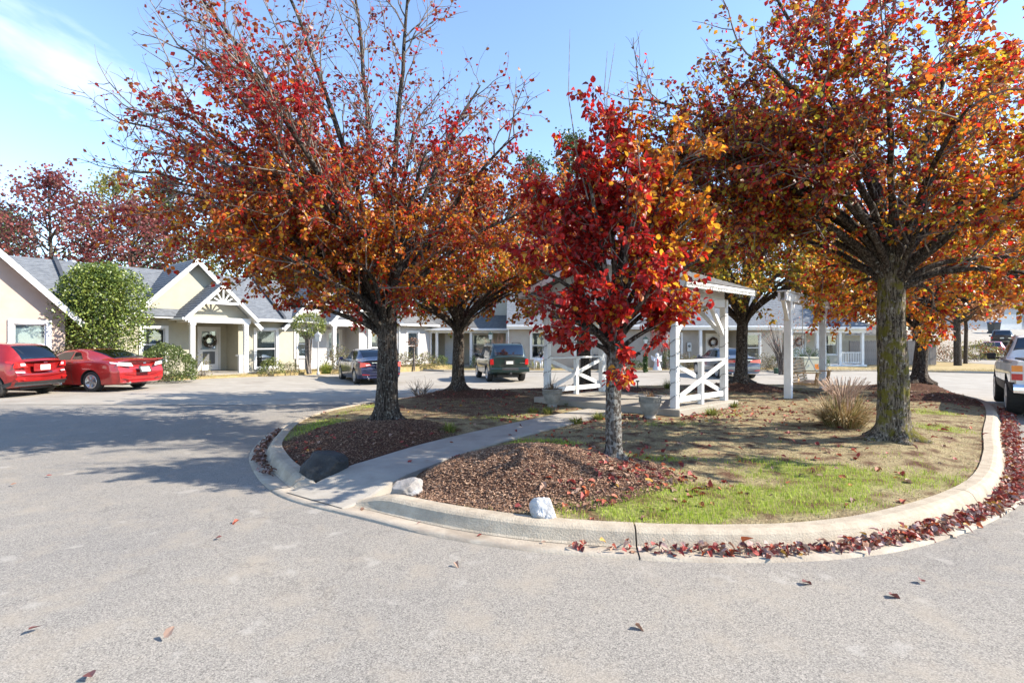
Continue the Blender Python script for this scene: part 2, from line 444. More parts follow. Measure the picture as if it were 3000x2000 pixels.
# ------------------------------------------------------------------ ground, court, island
def sheet(name, xs, ys, zf, material, inside=None):
    X, Y = np.meshgrid(xs, ys); Z = zf(X, Y)
    V = np.stack([X.ravel(), Y.ravel(), Z.ravel()], 1)
    nx, ny = len(xs), len(ys)
    i, j = np.meshgrid(np.arange(nx - 1), np.arange(ny - 1)); a = (j * nx + i).ravel()
    F = np.stack([a, a + 1, a + nx + 1, a + nx], 1)
    return link(name, np_mesh(name, V, F, material, smooth=True))

M_ground = mat('dry_ground', (0.16, 0.125, 0.07), (0.27, 0.21, 0.12), rough=0.95, scale=2.0, detail=9, bump=0.6, bscale=25, c3=(0.10, 0.11, 0.045), s3=0.2)
xs = np.concatenate([[-900, -400, -200, -120, -80], np.arange(-60, 81, 2.5), [100, 140, 200, 400, 900]])
ys = np.concatenate([[-200, -60, -20], np.arange(-10, 91, 2.5), [110, 150, 250, 500, 1500]])
tag(sheet('ground', xs, ys, lambda x, y: gz(x, y) - 0.06, M_ground), kind='structure')
tag(sheet('road', np.arange(-34, 35, 1.0), np.concatenate([np.arange(-9, 13.3, 1.0), [13.3]]), lambda x, y: gz(x, y), M_asphalt), kind='structure')
tag(sheet('driveway', np.arange(-30, 75, 1.0), np.concatenate([np.arange(13.0, 44, 0.75), np.arange(44, 80, 1.0)]), lambda x, y: gz(x, y) + 0.008, M_concrete), kind='structure')

def lawn_prism(name, poly, z0, z1, material, kind='structure'):
    return tag(MB().prism(poly, z0, z1, 'z').build(name, material), kind=kind)

# island outline (back of the curb)
BND = [(-1.18,5.0),(-.5,4.6),(.1,4.35),(.55,4.24),(1.1,4.15),(1.72,4.12),(2.4,4.19),(3.14,4.43),(4.2,5.0),(5.16,5.72),(6.4,6.95),(7.73,8.4),
       (9.4,10.15),(10.8,11.7),(11.9,13.1),(12.7,14.6),(12.9,16.0),(11.9,17.2),(10,17.8),(7,17.8),(4,17.2),(1.5,16.6),(-.4,16.0),(-1.9,15.0),
       (-2.9,13.4),(-3.65,11.8),(-3.95,10.4),(-3.85,9.2),(-3.4,7.6),(-3.0,6.8),(-2.5,6.05),(-2.0,5.5)]
def catmull(P, step, closed=True):
    P = np.array(P, dtype=float); n = len(P); out = []
    for i in range(n if closed else n - 1):
        if closed: p0, p1, p2, p3 = P[(i - 1) % n], P[i], P[(i + 1) % n], P[(i + 2) % n]
        else: p0, p1, p2, p3 = P[max(i - 1, 0)], P[i], P[i + 1], P[min(i + 2, n - 1)]
        k = max(1, int(np.linalg.norm(p2 - p1) / step))
        for t in np.arange(k) / k:
            out.append(0.5 * (2 * p1 + (p2 - p0) * t + (2 * p0 - 5 * p1 + 4 * p2 - p3) * t * t + (3 * p1 - p0 - 3 * p2 + p3) * t ** 3))
    if not closed: out.append(P[-1])
    return np.array(out)
EDGE = catmull(BND, 0.12)
ICEN = np.array((4.0, 10.2))
CURB_H = 0.13
PATH_C = catmull([(-1.985,5.11),(-1.80,5.40),(-1.42,6.1),(-.93,7.1),(-.27,8.1),(.53,9.2),(1.35,10.2),(2.05,11.0)], 0.15, False)
MOUNDS = [(0.25,5.55,1.35,1.0,0.33),(-2.1,8.0,1.15,1.5,0.16),(-1.45,14.0,1.6,1.2,0.16),(6.6,14.8,1.5,1.2,0.30),(12.0,15.2,1.6,1.3,0.26),(2.35,16,1.2,.8,.12),(5.48,7.37,.9,.9,.07),(10.6,12.9,1.4,1.3,.16)]
MULCH = [(0.2,5.5,1.45,1.02),(-2.15,7.6,1.2,1.75),(-1.45,14.0,1.7,1.2),(6.6,14.8,1.5,1.1),(12.0,15.2,1.7,1.3),(10.6,12.9,1.5,1.2),(2.4,15.6,2.2,1.0)]
SHADED_LITTER = [(-.9,11.8,2.2,2.3),(1.0,13.6,2.6,1.4)]  # brown litter ground, its colour darkened for the shade lying on it
GREENP = [(1.3,4.6,1.4,.6,1.3),(2.6,4.8,1.2,.5,1.0),(3.9,5.5,1.3,.8,1.1),(2.6,6.2,1.2,.5,.55),(2.2,5.6,.8,.4,.5),(-3.4,8.9,.55,1.3,1.2),(.45,7.35,.95,.45,1.1),(1.6,6.3,.6,.45,.6),(7.2,8.8,.7,.8,.7),(-.2,10.0,1.2,.6,.6),
          (3.0,9.0,1.4,.35,.7),(4.5,10.3,1.2,.5,.5),(-3.2,11.5,.6,1.0,.8),(8.6,10.6,.6,.8,.8)]
def seg_dist(x, y, L):
    x = np.asarray(x, float)[..., None]; y = np.asarray(y, float)[..., None]
    return np.sqrt((x - L[:, 0]) ** 2 + (y - L[:, 1]) ** 2).min(-1)
def blob(x, y, L):
    s = 0
    for cx, cy, rx, ry, h in L: s = s + h * np.exp(-(((x - cx) / rx) ** 2 + ((y - cy) / ry) ** 2) * 1.6)
    return s
def fbm(x, y, s, seed=0.0):
    x = np.asarray(x, float); y = np.asarray(y, float)
    out = np.empty(x.shape); fl = out.ravel()
    for i, (a, b) in enumerate(zip(x.ravel(), y.ravel())): fl[i] = mnoise.fractal(Vector((a * s + seed, b * s, seed)), 1.0, 2.0, 3)
    return out
def on_path(x, y): return seg_dist(x, y, PATH_C) < 0.50
def iz(x, y):
    m = blob(x, y, MOUNDS)
    w = ss(0.40, 0.9, seg_dist(x, y, PATH_C)); e = ss(0.0, 0.55, seg_dist(x, y, EDGE))
    gp = ss(0.45, 1.15, np.sqrt((np.asarray(x, float) + 1.86) ** 2 + (np.asarray(y, float) - 5.28) ** 2))
    return -0.05 + (CURB_H + 0.03) * gp + m * w * e + 0.03 * ss(0.1, 0.8, seg_dist(x, y, EDGE)) * w
def mulch_w(x, y):
    s = np.zeros(np.shape(x))
    for cx, cy, rx, ry in MULCH: s = np.maximum(s, 1 - (((x - cx) / rx) ** 2 + ((y - cy) / ry) ** 2))
    return s
def izf(x, y): return float(iz(np.array([x]), np.array([y]))[0])

def build_island():
    n = len(EDGE); R = 90
    ts = 1 - (1 - np.linspace(0, 1, R + 1)[1:]) ** 1.25
    P = ICEN + (EDGE[None] - ICEN) * ts[:, None, None]
    X = np.concatenate([[ICEN[0]], P[..., 0].ravel()]); Y = np.concatenate([[ICEN[1]], P[..., 1].ravel()])
    Z = np.empty(len(X))
    for a in range(0, len(X), 4000): Z[a:a + 4000] = iz(X[a:a + 4000], Y[a:a + 4000])
    f1 = fbm(X, Y, 1.1, 3.0); f2 = fbm(X, Y, 4.0, 9.0)
    Z += 0.012 * f2 * ss(0.05, 0.4, seg_dist(X, Y, EDGE[::3]))
    mu = mulch_w(X, Y) + 0.25 * f2
    wm = ss(-0.05, 0.15, mu)[:, None]
    g = ss(0.35, 0.95, blob(X, Y, GREENP) + 0.45 * f1)[:, None] * 0.75
    litter_shade = ss(0.0, .5, np.maximum.reduce([1 - (((X - cx) / rx) ** 2 + ((Y - cy) / ry) ** 2) for cx, cy, rx, ry in SHADED_LITTER]) + .4 * f1)[:, None]
    soil = np.array((0.275, 0.228, 0.130)) + 0.05 * f2[:, None] * np.array((1, .85, .6))
    C = soil * (1 - g) + np.array((0.17, 0.20, 0.04)) * g
    C = C * (1 - .75 * litter_shade) + np.array((0.115, 0.08, 0.052)) * .75 * litter_shade
    C = C * (1 - wm) + np.array((0.085, 0.042, 0.026)) * wm
    F = []
    for k in range(n): F.append((0, 1 + k, 1 + (k + 1) % n, 1 + (k + 1) % n))
    r, k = np.meshgrid(np.arange(R - 1), np.arange(n)); r = r.ravel(); k = k.ravel()
    a = 1 + r * n + k; b = 1 + r * n + (k + 1) % n
    tri = np.concatenate([np.array([f[:3] for f in F]), np.stack([a, a + n, b + n], 1), np.stack([a, b + n, b], 1)])
    # orient upwards
    me = np_mesh('island_soil', np.stack([X, Y, Z], 1), tri[:, ::1], M_soil, colors=np.clip(C, 0.01, 1), smooth=True)
    bm = bmesh.new(); bm.from_mesh(me); bmesh.ops.recalc_face_normals(bm, faces=bm.faces)
    if sum(f.normal.z for f in bm.faces) < 0: bmesh.ops.reverse_faces(bm, faces=bm.faces)
    bm.to_mesh(me); bm.free()
    tag(link('planting_ground', me), kind='structure')
build_island()

# curb and gutter, cast in sections
def build_curb():
    P = EDGE; n = len(P)
    T = np.roll(P, -1, 0) - np.roll(P, 1, 0); T /= np.linalg.norm(T, axis=1)[:, None]
    Nn = np.stack([T[:, 1], -T[:, 0]], 1)
    if ((P - ICEN) * Nn).sum() < 0: Nn = -Nn
    gap = np.sqrt(((P - np.array((-1.86, 5.28))) ** 2).sum(1))
    hf = ss(0.36, 0.85, gap)
    prof = [(0.0, 0.0, -0.1), (0.0, 1.0, 0.0), (0.10, 1.0, 0.004), (0.135, 0.95, 0.0), (0.16, 0.82, 0.0), (0.185, 0.45, 0.0), (0.205, 0.14, 0.004), (0.225, 0.03, 0.006)]
    root = tag(empty('curb'), 'pale concrete kerb curving round the planted island', 'kerb')
    S = np.concatenate([[0], np.cumsum(np.linalg.norm(np.diff(np.vstack([P, P[:1]]), axis=0), axis=1))])
    nsec = 13; cuts = [i for i in range(n)]
    bounds = np.linspace(0, S[-1], nsec + 1)
    off = 2.35                                 # puts one joint where the photograph shows it
    for s in range(nsec):
        s0, s1 = bounds[s] + 0.006 + off, bounds[s + 1] - 0.006 + off
        ks = np.linspace(s0, s1, max(4, int((s1 - s0) / 0.1)))
        for part, pr in (('curb_section', prof), ('gutter_section', None)):
            vs = []; fs = []
            for q in ks:
                qq = q % S[-1]; i = min(np.searchsorted(S, qq, 'right') - 1, n - 1); t = (qq - S[i]) / max(S[i + 1] - S[i], 1e-6); j = (i + 1) % n
                p = P[i] * (1 - t) + P[j] * t; nn = Nn[i] * (1 - t) + Nn[j] * t; nn /= np.linalg.norm(nn); h = hf[i] * (1 - t) + hf[j] * t
                g0 = float(gz(p[0], p[1]))
                if pr is not None:
                    hh = 0.022 + (CURB_H - 0.022) * h
                    wob = 0.004 * mnoise.noise(Vector((p[0] * 3, p[1] * 3, 1)))
                    for (o, zf, dz) in pr:
                        c = p + nn * (o + wob); vs.append((c[0], c[1], g0 + hh * zf + dz + (wob if zf > .5 else 0)))
                else:
                    for (o, z) in ((0.225, 0.0065), (0.32, 0.014), (0.415, 0.018), (0.43, -0.05)):
                        wob = 0.006 * mnoise.noise(Vector((p[0] * 2, p[1] * 2, 5))) if o > .4 else 0
                        c = p + nn * (o + wob); vs.append((c[0], c[1], g0 + z))
            m = len(pr) if pr is not None else 4
            for a in range(len(ks) - 1):
                for b in range(m - 1): fs.append((a * m + b, (a + 1) * m + b, (a + 1) * m + b + 1, a * m + b + 1))
            if pr is not None:
                fs.append(tuple(range(m))); e0 = (len(ks) - 1) * m; fs.append(tuple(e0 + b for b in range(m - 1, -1, -1)))
            mb = MB(); mb.add(vs, fs)
            mb.build(part, M_curb if pr is not None else M_gutter, root, smooth=(pr is None))
build_curb()

# concrete footpath
def build_path():
    mb = MB(); n = len(PATH_C); T = np.gradient(PATH_C, axis=0); T /= np.linalg.norm(T, axis=1)[:, None]
    Nn = np.stack([T[:, 1], -T[:, 0]], 1); vs = []
    for i in range(n):
        w = 0.43 + 0.04 * float(ss(0.5, 0.0, i * 0.15)); z = 0.0225 + 0.1185 * float(ss(0.1, 0.9, i * 0.15))
        for s, zz in ((-w, -0.12), (-w, z - 0.008), (-w + 0.03, z), (w - 0.03, z), (w, z - 0.008), (w, -0.12)):
            c = PATH_C[i] + Nn[i] * s; vs.append((c[0], c[1], zz))
    fs = [(i * 6 + k, (i + 1) * 6 + k, (i + 1) * 6 + k + 1, i * 6 + k + 1) for i in range(n - 1) for k in range(5)]
    mb.add(vs, fs)
    tag(mb.build('footpath', M_path), kind='structure')
build_path()

# ------------------------------------------------------------------ leaves as geometry
LEAF_T = np.array([(0, 0, 0), (-.30, .18, .05), (-.40, .48, .09), (-.22, .80, .05), (0, 1.0, -.05), (.22, .80, .05), (.40, .48, .09), (.30, .18, .05), (0, .5, -.03)])
LEAF_F = np.array([(8, 0, 1), (8, 1, 2), (8, 2, 3), (8, 3, 4), (8, 4, 5), (8, 5, 6), (8, 6, 7), (8, 7, 0)])
LEAF_T6 = np.array([(0, 0, 0), (-.40, .42, .09), (-.22, .80, .04), (0, 1.0, -.05), (.22, .80, .04), (.40, .42, .09)])
LEAF_F6 = np.array([(0, 1, 5), (1, 2, 5), (2, 4, 5), (2, 3, 4)])
def leaves_arrays(P, D, Nrm, S, C, tmpl=(LEAF_T, LEAF_F), curl=None):
    """P positions, D tip directions, Nrm normals, S sizes, C colours"""
    T, F = tmpl
    D = D / np.linalg.norm(D, axis=1)[:, None]
    X = np.cross(D, Nrm); X /= np.linalg.norm(X, axis=1)[:, None] + 1e-9
    Z = np.cross(X, D)
    tz = T[None, :, 2:3] * (1 if curl is None else curl[:, None, None])
    bend = 0.0 if curl is None else (curl[:, None, None] - 1) * -0.35 * (T[None, :, 1:2] ** 2)
    V = P[:, None] + S[:, None, None] * (X[:, None] * T[None, :, 0:1] + D[:, None] * T[None, :, 1:2] + Z[:, None] * (tz + bend))
    n, k = len(P), len(T)
    FF = (F[None] + (np.arange(n) * k)[:, None, None]).reshape(-1, 3)
    return V.reshape(-1, 3), FF, np.repeat(C, k, 0)

def rand_unit(n, rng=NPR):
    v = rng.normal(size=(n, 3)); return v / np.linalg.norm(v, axis=1)[:, None]

# ------------------------------------------------------------------ gazebo
PL = Vector((0.85, 12.3, 0)); PF = Vector((3.24, 10.2, 0)); PR_ = Vector((4.80, 11.6, 0)); PB = PL + PR_ - PF
GZ0 = 0.13; GZ1 = 0.27
def gazebo():
    root = tag(empty('gazebo', ((PL.x + PR_.x) / 2, (PL.y + PR_.y) / 2, GZ0)), 'white wooden gazebo with crossed rails at the end of the path', 'gazebo')
    o = root.location.copy()
    a = (PF - PL).normalized(); b = (PR_ - PF).normalized()     # a: along the entrance side, b: along the railed side
    def W(p, z): return Vector((p.x, p.y, z)) - o
    q = [PL - a * .22 - b * .22, PF + a * .22 - b * .22, PR_ + a * .22 + b * .22, PB - a * .22 + b * .22]
    mb = MB(); mb.hexa([W(p, 0.02) for p in q], [W(p, GZ1) for p in q]); mb.build('floor_slab', M_concrete, root, bevel=0.012)
    zt = 2.36
    for p in (PL, PF, PR_, PB):
        mb = MB(); mb.bar(W(p, GZ1), W(p, zt), 0.135, 0.135, up=b); mb.build('post', M_white, root, bevel=0.006)
    for p0, p1, d in ((PL, PF, a), (PF, PR_, b), (PR_, PB, a), (PB, PL, b)):
        mb = MB(); ext = (p1 - p0).normalized() * .08
        if d is b: ext = -ext * .0
        mb.bar(W(p0, zt + .09) - ext, W(p1, zt + .09) + ext, 0.10, 0.178); mb.build('beam', M_white, root, bevel=0.005)
        # knee braces
        e = (p1 - p0).normalized()
        for s, pp in ((1, p0), (-1, p1)):
            mb = MB(); mb.bar(W(pp, zt - .62) + e * s * .03, W(pp, zt + .0) + e * s * .60, 0.085, 0.085, up=(0, 0, 1)); mb.build('brace', M_white, root, bevel=0.004)
    # plywood panel over the railed sides
    for p0, p1, sg in ((PF, PR_, 1), (PB, PL, -1)):
        mb = MB(); mb.bar(W(p0, zt + .28) + a * sg * .0, W(p1, zt + .28), 0.03, 0.20); mb.build('panel', M_white, root)
    # crossed rails on the two short sides
    for p0, p1 in ((PF, PR_), (PL, PB)):
        e = (p1 - p0).normalized(); i0, i1 = p0 + e * .07, p1 - e * .07; mid = (p0 + p1) / 2; sd_ = Vector((-e.y, e.x, 0))
        mb = MB(); mb.bar(W(i0, 1.20), W(i1, 1.20), 0.14, 0.045); mb.build('top_rail', M_white, root, bevel=0.004)
        mb = MB(); mb.bar(W(i0, .43), W(i1, .43), 0.06, 0.11); mb.build('bottom_rail', M_white, root, bevel=0.004)
        mb = MB(); mb.bar(W(mid, GZ1), W(mid, 1.177), 0.10, 0.10, up=e); mb.build('middle_post', M_white, root, bevel=0.004)
        for k, (z0, z1) in enumerate(((.50, 1.16), (1.16, .50))):
            mb = MB(); ofs = sd_ * (0.066 if k else -0.066); mb.bar(W(i0, z0) + ofs, W(i1, z1) + ofs, 0.030, 0.095); mb.build('cross_rail', M_white, root, bevel=0.003)
    # gable roof, ridge along b
    mid0 = (PL + PF) / 2; mid1 = (PR_ + PB) / 2; ov = .45; ze = 2.72; zr = 3.46
    hw = (PF - PL).length / 2 + ov
    for sgn in (1, -1):
        e0 = mid0 - b * ov + a * hw * sgn; e1 = mid1 + b * ov + a * hw * sgn; r0 = mid0 - b * ov; r1 = mid1 + b * ov
        up = Vector((0, 0, .05))
        mb = MB(); qd = [W(e0, ze), W(e1, ze), W(r1, zr), W(r0, zr)]; mb.hexa(qd, [p + up for p in qd]); ro = mb.build('roof', M_shingle2, root)
        N_ = 14
        for k in range(N_):
            t0, t1 = k / N_ - 0.012, (k + 1) / N_
            L0 = qd[0].lerp(qd[3], t0) + up * 1.05; R0 = qd[1].lerp(qd[2], t0) + up * 1.05; L1 = qd[0].lerp(qd[3], t1) + up * 1.05; R1 = qd[1].lerp(qd[2], t1) + up * 1.05
            h = Vector((0, 0, .018)); MB().hexa([L0, R0, R1, L1], [L0 + h, R0 + h, R1 + h * .3, L1 + h * .3]).build('shingle_course', M_shingle2, ro)
        mb = MB(); out = a * sgn * .018; mb.bar(W(e0, ze - .035) + out, W(e1, ze - .035) + out, 0.03, 0.12); mb.build('fascia', M_white, root, bevel=0.003)
        mb = MB(); mb.bar(W(e0, ze - .045) - b * .018, W(r0, zr - .045) - b * .018, 0.03, 0.12); mb.build('fascia', M_white, root, bevel=0.003)
        mb = MB(); mb.bar(W(e1, ze - .045) + b * .018, W(r1, zr - .045) + b * .018, 0.03, 0.12); mb.build('fascia', M_white, root, bevel=0.003)
        # rafters below
        for k in range(5):
            c = mid0.lerp(mid1, (k + .5) / 5)
            mb = MB(); mb.bar(W(c + a * (hw - .06) * sgn, ze - .05), W(c + a * .03 * sgn, zr - .05), 0.045, 0.09); mb.build('rafter', M_white, root)
    # gable boards over the entrance and back
    for m_, sgn in ((mid0, -1), (mid1, 1)):
        w2 = (PF - PL).length / 2; zb = zt + .182
        sl = (zr - ze) / hw
        pts = [W(m_ - a * w2, zb), W(m_ + a * w2, zb), W(m_ + a * w2, zr - sl * w2 - .03), W(m_, zr - .03), W(m_ - a * w2, zr - sl * w2 - .03)]
        mb = MB(); th = b * .015 * sgn; n5 = [p - th for p in pts] + [p + th for p in pts]
        mb.add(n5, [(0, 1, 2, 3, 4), (9, 8, 7, 6, 5)] + [(i, i + 5, (i + 1) % 5 + 5, (i + 1) % 5) for i in range(5)]); mb.build('gable_board', M_white, root)
    # dark wire with small bulbs wound round the posts
    wire = mat('light_wire', (0.015, 0.03, 0.02), None, rough=0.6)
    bulb = mat('small_bulb', (0.6, 0.62, 0.62), None, rough=0.2)
    for p, lb in ((PF, 'dark string of small lights wound round the near gazebo post'), (PR_, 'dark string of small lights wound round the far right gazebo post'), (PL, 'dark string of small lights wound round the left gazebo post')):
        mb = MB(); path = []; turns = 7 if p is PF else 6; nn = turns * 12
        for k in range(nn + 1):
            t = k / nn; an = t * turns * 2 * math.pi + 1; r = 0.082 / max(abs(math.cos((an % (math.pi / 2)) - math.pi / 4)), .75)
            c = Vector((p.x, p.y, 0)) + a * math.cos(an) * r * 1.08 + b * math.sin(an) * r * 1.08; path.append(Vector((c.x, c.y, GZ1 + .05 + t * 1.95 + .02 * math.sin(k * 1.7))))
        mb.tube(path, 0.0055, 5); rt = tag(mb.build('string_lights', wire), lb, 'string lights')
        mb = MB()
        for k in range(4, nn, 5): mb.lathe([(0.001, 0), (.007, .006), (.006, .02), (.001, .03)], 6, M=Matrix.Translation(path[k] + Vector((0, 0, .004))))
        tag(mb.build('bulbs', bulb, rt), kind='stuff')
    # icicle lights under the near eave
    mb = MB(); e0 = mid0 - b * ov + a * (hw + .05); e1 = mid1 + b * ov + a * (hw + .05)
    for k in range(46):
        t = k / 45; c = e0.lerp(e1, t); x = Vector((c.x, c.y, ze - .03)); l = RNG.uniform(.05, .17)
        mb.tube([x, x + Vector((RNG.uniform(-.03, .03), RNG.uniform(-.03, .03), -l * .5)), x + Vector((RNG.uniform(-.03, .03), RNG.uniform(-.03, .03), -l))], 0.004, 3)
    mb.tube([Vector((e0.lerp(e1, t / 20).x, e0.lerp(e1, t / 20).y, ze - .03 + .012 * math.sin(t * 2))) for t in range(21)], 0.005, 4)
    tag(mb.build('icicle_lights', wire), 'icicle string lights hanging along the right-hand eave of the gazebo', 'string lights')
gazebo()

# ------------------------------------------------------------------ swing frame and swing
def swing():
    s1 = Vector((7.07, 13.1, 0)); s2 = Vector((9.65, 15.9, 0)); g = Vector(((s1.x + s2.x) / 2, (s1.y + s2.y) / 2, izf(8.3, 14.5)))
    root = tag(empty('swing_frame', g), 'white post-and-beam swing frame beside the gazebo', 'swing frame')
    e = (s2 - s1).normalized(); f = Vector((e.y, -e.x, 0))
    W = lambda p, z: Vector((p.x, p.y, z)) - g
    for p in (s1, s2):
        MB().bar(W(p, izf(p.x, p.y) - .05), W(p, 2.62), 0.17, 0.17, up=e).build('post', M_white, root, bevel=0.006)
        s = 1 if p is s1 else -1
        MB().bar(W(p, 2.15) - e * s * .06, W(p, 2.66) - e * s * .46, 0.09, 0.09).build('brace', M_white, root, bevel=0.004)
        MB().bar(W(p, 2.15) + e * s * .06, W(p, 2.66) + e * s * .46, 0.09, 0.09).build('brace', M_white, root, bevel=0.004)
    for k in (-1, 1):
        MB().bar(W(s1, 2.72) - e * .55 + f * k * .075, W(s2, 2.72) + e * .55 + f * k * .075, 0.05, 0.21).build('beam', M_white, root, bevel=0.005)
    MB().bar(W(s1, 2.85) - e * .58, W(s2, 2.85) + e * .58, 0.24, 0.03).build('beam_cap', M_white, root, bevel=0.004)
    # bench
    c = Vector(((s1.x + s2.x) / 2, (s1.y + s2.y) / 2, 0)) + Vector((.13, .1, 0)); bz = 0.42
    sw = tag(empty('porch_swing', (c.x, c.y, bz)), 'varnished slatted wooden swing bench hung from the white frame', 'swing')
    rot = Matrix((e, f, Vector((0, 0, 1)))).transposed()
    R = lambda x, y, z: rot @ Vector((x, y, z))
    hl = .72
    for k in range(6):
        y = -.20 + k * .105; MB().bar(R(-hl, y, .03), R(hl, y, .03), 0.085, 0.022).build('seat_slat', M_wood, sw, bevel=0.003)
    for k in range(7):
        z = .09 + k * .088; y = -.23 - .018 * k; MB().bar(R(-hl, y, z), R(hl, y, z), 0.020, 0.068, up=R(0, -.2, 1)).build('back_slat', M_wood, sw, bevel=0.003)
    for x in (-hl + .05, 0, hl - .05):
        MB().bar(R(x, -.27, 0), R(x, -.40, .70), 0.05, 0.035, up=R(0, 1, 0)).build('back_stile', M_wood, sw)
        MB().bar(R(x, -.27, 0), R(x, .36, 0), 0.05, 0.045).build('seat_bearer', M_wood, sw)
    MB().bar(R(-hl, .355, -.01), R(hl, .355, -.01), 0.03, 0.10).build('front_rail', M_wood, sw, bevel=.003)
    for x in (-hl + .02, hl - .02):
        MB().bar(R(x, -.34, .30), R(x, .42, .33), 0.10, 0.028).build('armrest', M_wood, sw, bevel=.003)
        MB().bar(R(x, .30, .0), R(x, .34, .31), 0.05, 0.09).build('arm_support', M_wood, sw, bevel=.003)
    chain = mat('pale_chain', (0.45, 0.44, 0.42), (0.6, 0.58, 0.55), rough=0.5, metallic=0.5, scale=60)
    for x in (-hl + .02, hl - .02):
        top = R(x, -.02, 1.05)
        MB().tube([R(x, .34, .33), top], .012, 5).build('chain', chain, sw)
        MB().tube([R(x, -.33, .31), top], .012, 5).build('chain', chain, sw)
        MB().tube([top, R(x, -.02, 2.22)], .012, 5).build('chain', chain, sw)
swing()

# ------------------------------------------------------------------ rocks, planters, small garden things
def rock(name, label, loc, size, material, seed, rz=0.0, rough=0.28):
    bm = bmesh.new(); bmesh.ops.create_icosphere(bm, subdivisions=4, radius=1.0)
    for v in bm.verts:
        p = v.co.copy()
        d = 1 + rough * mnoise.fractal(p * 1.1 + Vector((seed, 0, 0)), 1.0, 2.0, 3) + 0.10 * abs(mnoise.noise(p * 3.3 + Vector((0, seed, 0)))) + .035 * mnoise.noise(p * 9 + Vector((0, seed, 0)))
        # cut a few flat facets
        q = p * d
        for k in range(7):
            nrm = Vector((math.sin(seed * 3 + k * 2.4), math.cos(seed * 1.7 + k * 1.9), math.sin(seed + k * 1.3) * .8)).normalized(); t = q.dot(nrm) - .78
            if t > 0: q -= nrm * t * .9
        v.co = Vector((q.x * size[0], q.y * size[1], q.z * size[2] + size[2] * .72))
    me = bpy.data.meshes.new(name); bm.to_mesh(me); bm.free(); me.materials.append(material)
    o = link(name, me, None, loc, (0, 0, rz)); tag(o, label, 'rock')
M_rock_d = mat('dark_boulder', (0.016, 0.016, 0.017), (0.05, 0.05, 0.05), rough=0.9, scale=5, detail=9, bump=0.8, bscale=22, c3=(0.10, 0.08, 0.062), s3=3, p3=(.6, .75))
M_rock_g = mat('grey_rock', (0.17, 0.155, 0.14), (0.34, 0.32, 0.305), rough=0.9, scale=4, detail=9, bump=0.8, bscale=22, c3=(0.50, 0.50, 0.52), s3=6, p3=(.55, .68))
M_rock_w = mat('white_rock', (0.34, 0.33, 0.32), (0.56, 0.555, 0.56), rough=0.9, scale=9, detail=9, bump=0.9, bscale=26, c3=(0.20, 0.185, 0.17), s3=6, p3=(.58, .7))
rock('boulder', 'dark grey boulder in the mulch left of the path', (-2.16, 5.92, izf(-2.16, 5.92) - .06), (.27, .22, .25), M_rock_d, 2.0, .3, .2)
rock('rock', 'rough grey and white rock at the mouth of the path', (-1.05, 5.12, izf(-1.05, 5.12) - .05), (.19, .15, .13), M_rock_g, 5.0, .5)
rock('rock', 'small chalky white rock on the mulch near the kerb', (0.27, 4.35, izf(.27, 4.35) - .05), (.115, .11, .125), M_rock_w, 9.0, 1.0)

def urn(label, loc, r, h, plant):
    root = tag(empty('planter_urn', loc), label, 'planter')
    prof = [(r * .50, 0), (r * .54, .015), (r * .50, .035), (r * .46, .05), (r * .64, h * .24), (r * .84, h * .42), (r * .95, h * .62), (r * 1.0, h * .80), (r * .99, h * .92), (r * 1.06, h * .94), (r * 1.07, h), (r * .93, h), (r * .88, h * .9), (.001, h * .88)]
    MB().lathe(prof, 36).build('bowl', M_stone, root, smooth=True)
    rn = random.Random(int(r * 999) + plant)
    band = MB()
    for k in range(22):     # raised key pattern round the shoulder
        an = 2 * math.pi * k / 22; M = Matrix.Rotation(an, 4, 'Z') @ Matrix.Translation((r * 1.0, 0, h * .80))
        w = r * .10
        for (y0, y1, z0, z1) in ((-w, w, .030, .038), (-w, -w * .6, -.03, .03), (-w * .2, w * .5, -.008, .002), (w * .3, w * .6, -.03, .002), (-w, w * .2, -.036, -.028)): band.box(-.004, .008, y0, y1, z0, z1, M=M)
    tag(band.build('relief_band', M_stone, root), kind='stuff')
    MB().lathe([(r * .86, h * .895), (.001, h * .93)], 20).build('soil', mat('potting_soil', (.03, .022, .015), (.06, .04, .03), rough=.95, scale=30), root)
    # dried plant
    V = []; F = []; C = []
    for k in range(60):
        an = rn.uniform(0, 6.283); l = rn.uniform(.10, .26) * (1 if plant == 0 else .7); lean = rn.uniform(.2, 1.0); b0 = Vector((math.cos(an) * r * rn.uniform(0, .5), math.sin(an) * r * rn.uniform(0, .5), h * .9))
        d = Vector((math.cos(an) * lean, math.sin(an) * lean, 1)).normalized(); s = d.cross(Vector((0, 0, 1))).normalized() * .006; tip = b0 + d * l - Vector((0, 0, .06 * lean)); midp = b0 + d * l * .6
        i = len(V); V += [b0 - s, b0 + s, midp + s, midp - s, tip]; F += [(i, i + 1, i + 2), (i, i + 2, i + 3), (i + 3, i + 2, i + 4)]
        c = (.20, .13, .08) if plant == 0 else rn.choice([(.36, .22, .12), (.30, .16, .09), (.42, .30, .17)]); C += [c] * 5
    tag(link('dried_plant', np_mesh('dried_plant', np.array(V), np.array(F), M_blade, colors=np.array(C)), root), kind='stuff')
    if plant == 0:
        mb = MB()
        for k in range(5):
            an = k * 1.3; mb.tube([(0, 0, h * .9), (math.cos(an) * .05, math.sin(an) * .05, h + .15), (math.cos(an) * .10 + .03, math.sin(an) * .1, h + .26 + .03 * k)], [.006, .004, .002], 4)
        mb.build('stems', M_twig, root)
urn('grey concrete urn planter left of the gazebo step', (0.90, 11.45, izf(.9, 11.45)), .215, .40, 0)
urn('grey concrete urn planter with dried plant by the near gazebo post', (2.62, 9.72, izf(2.62, 9.72)), .20, .43, 1)

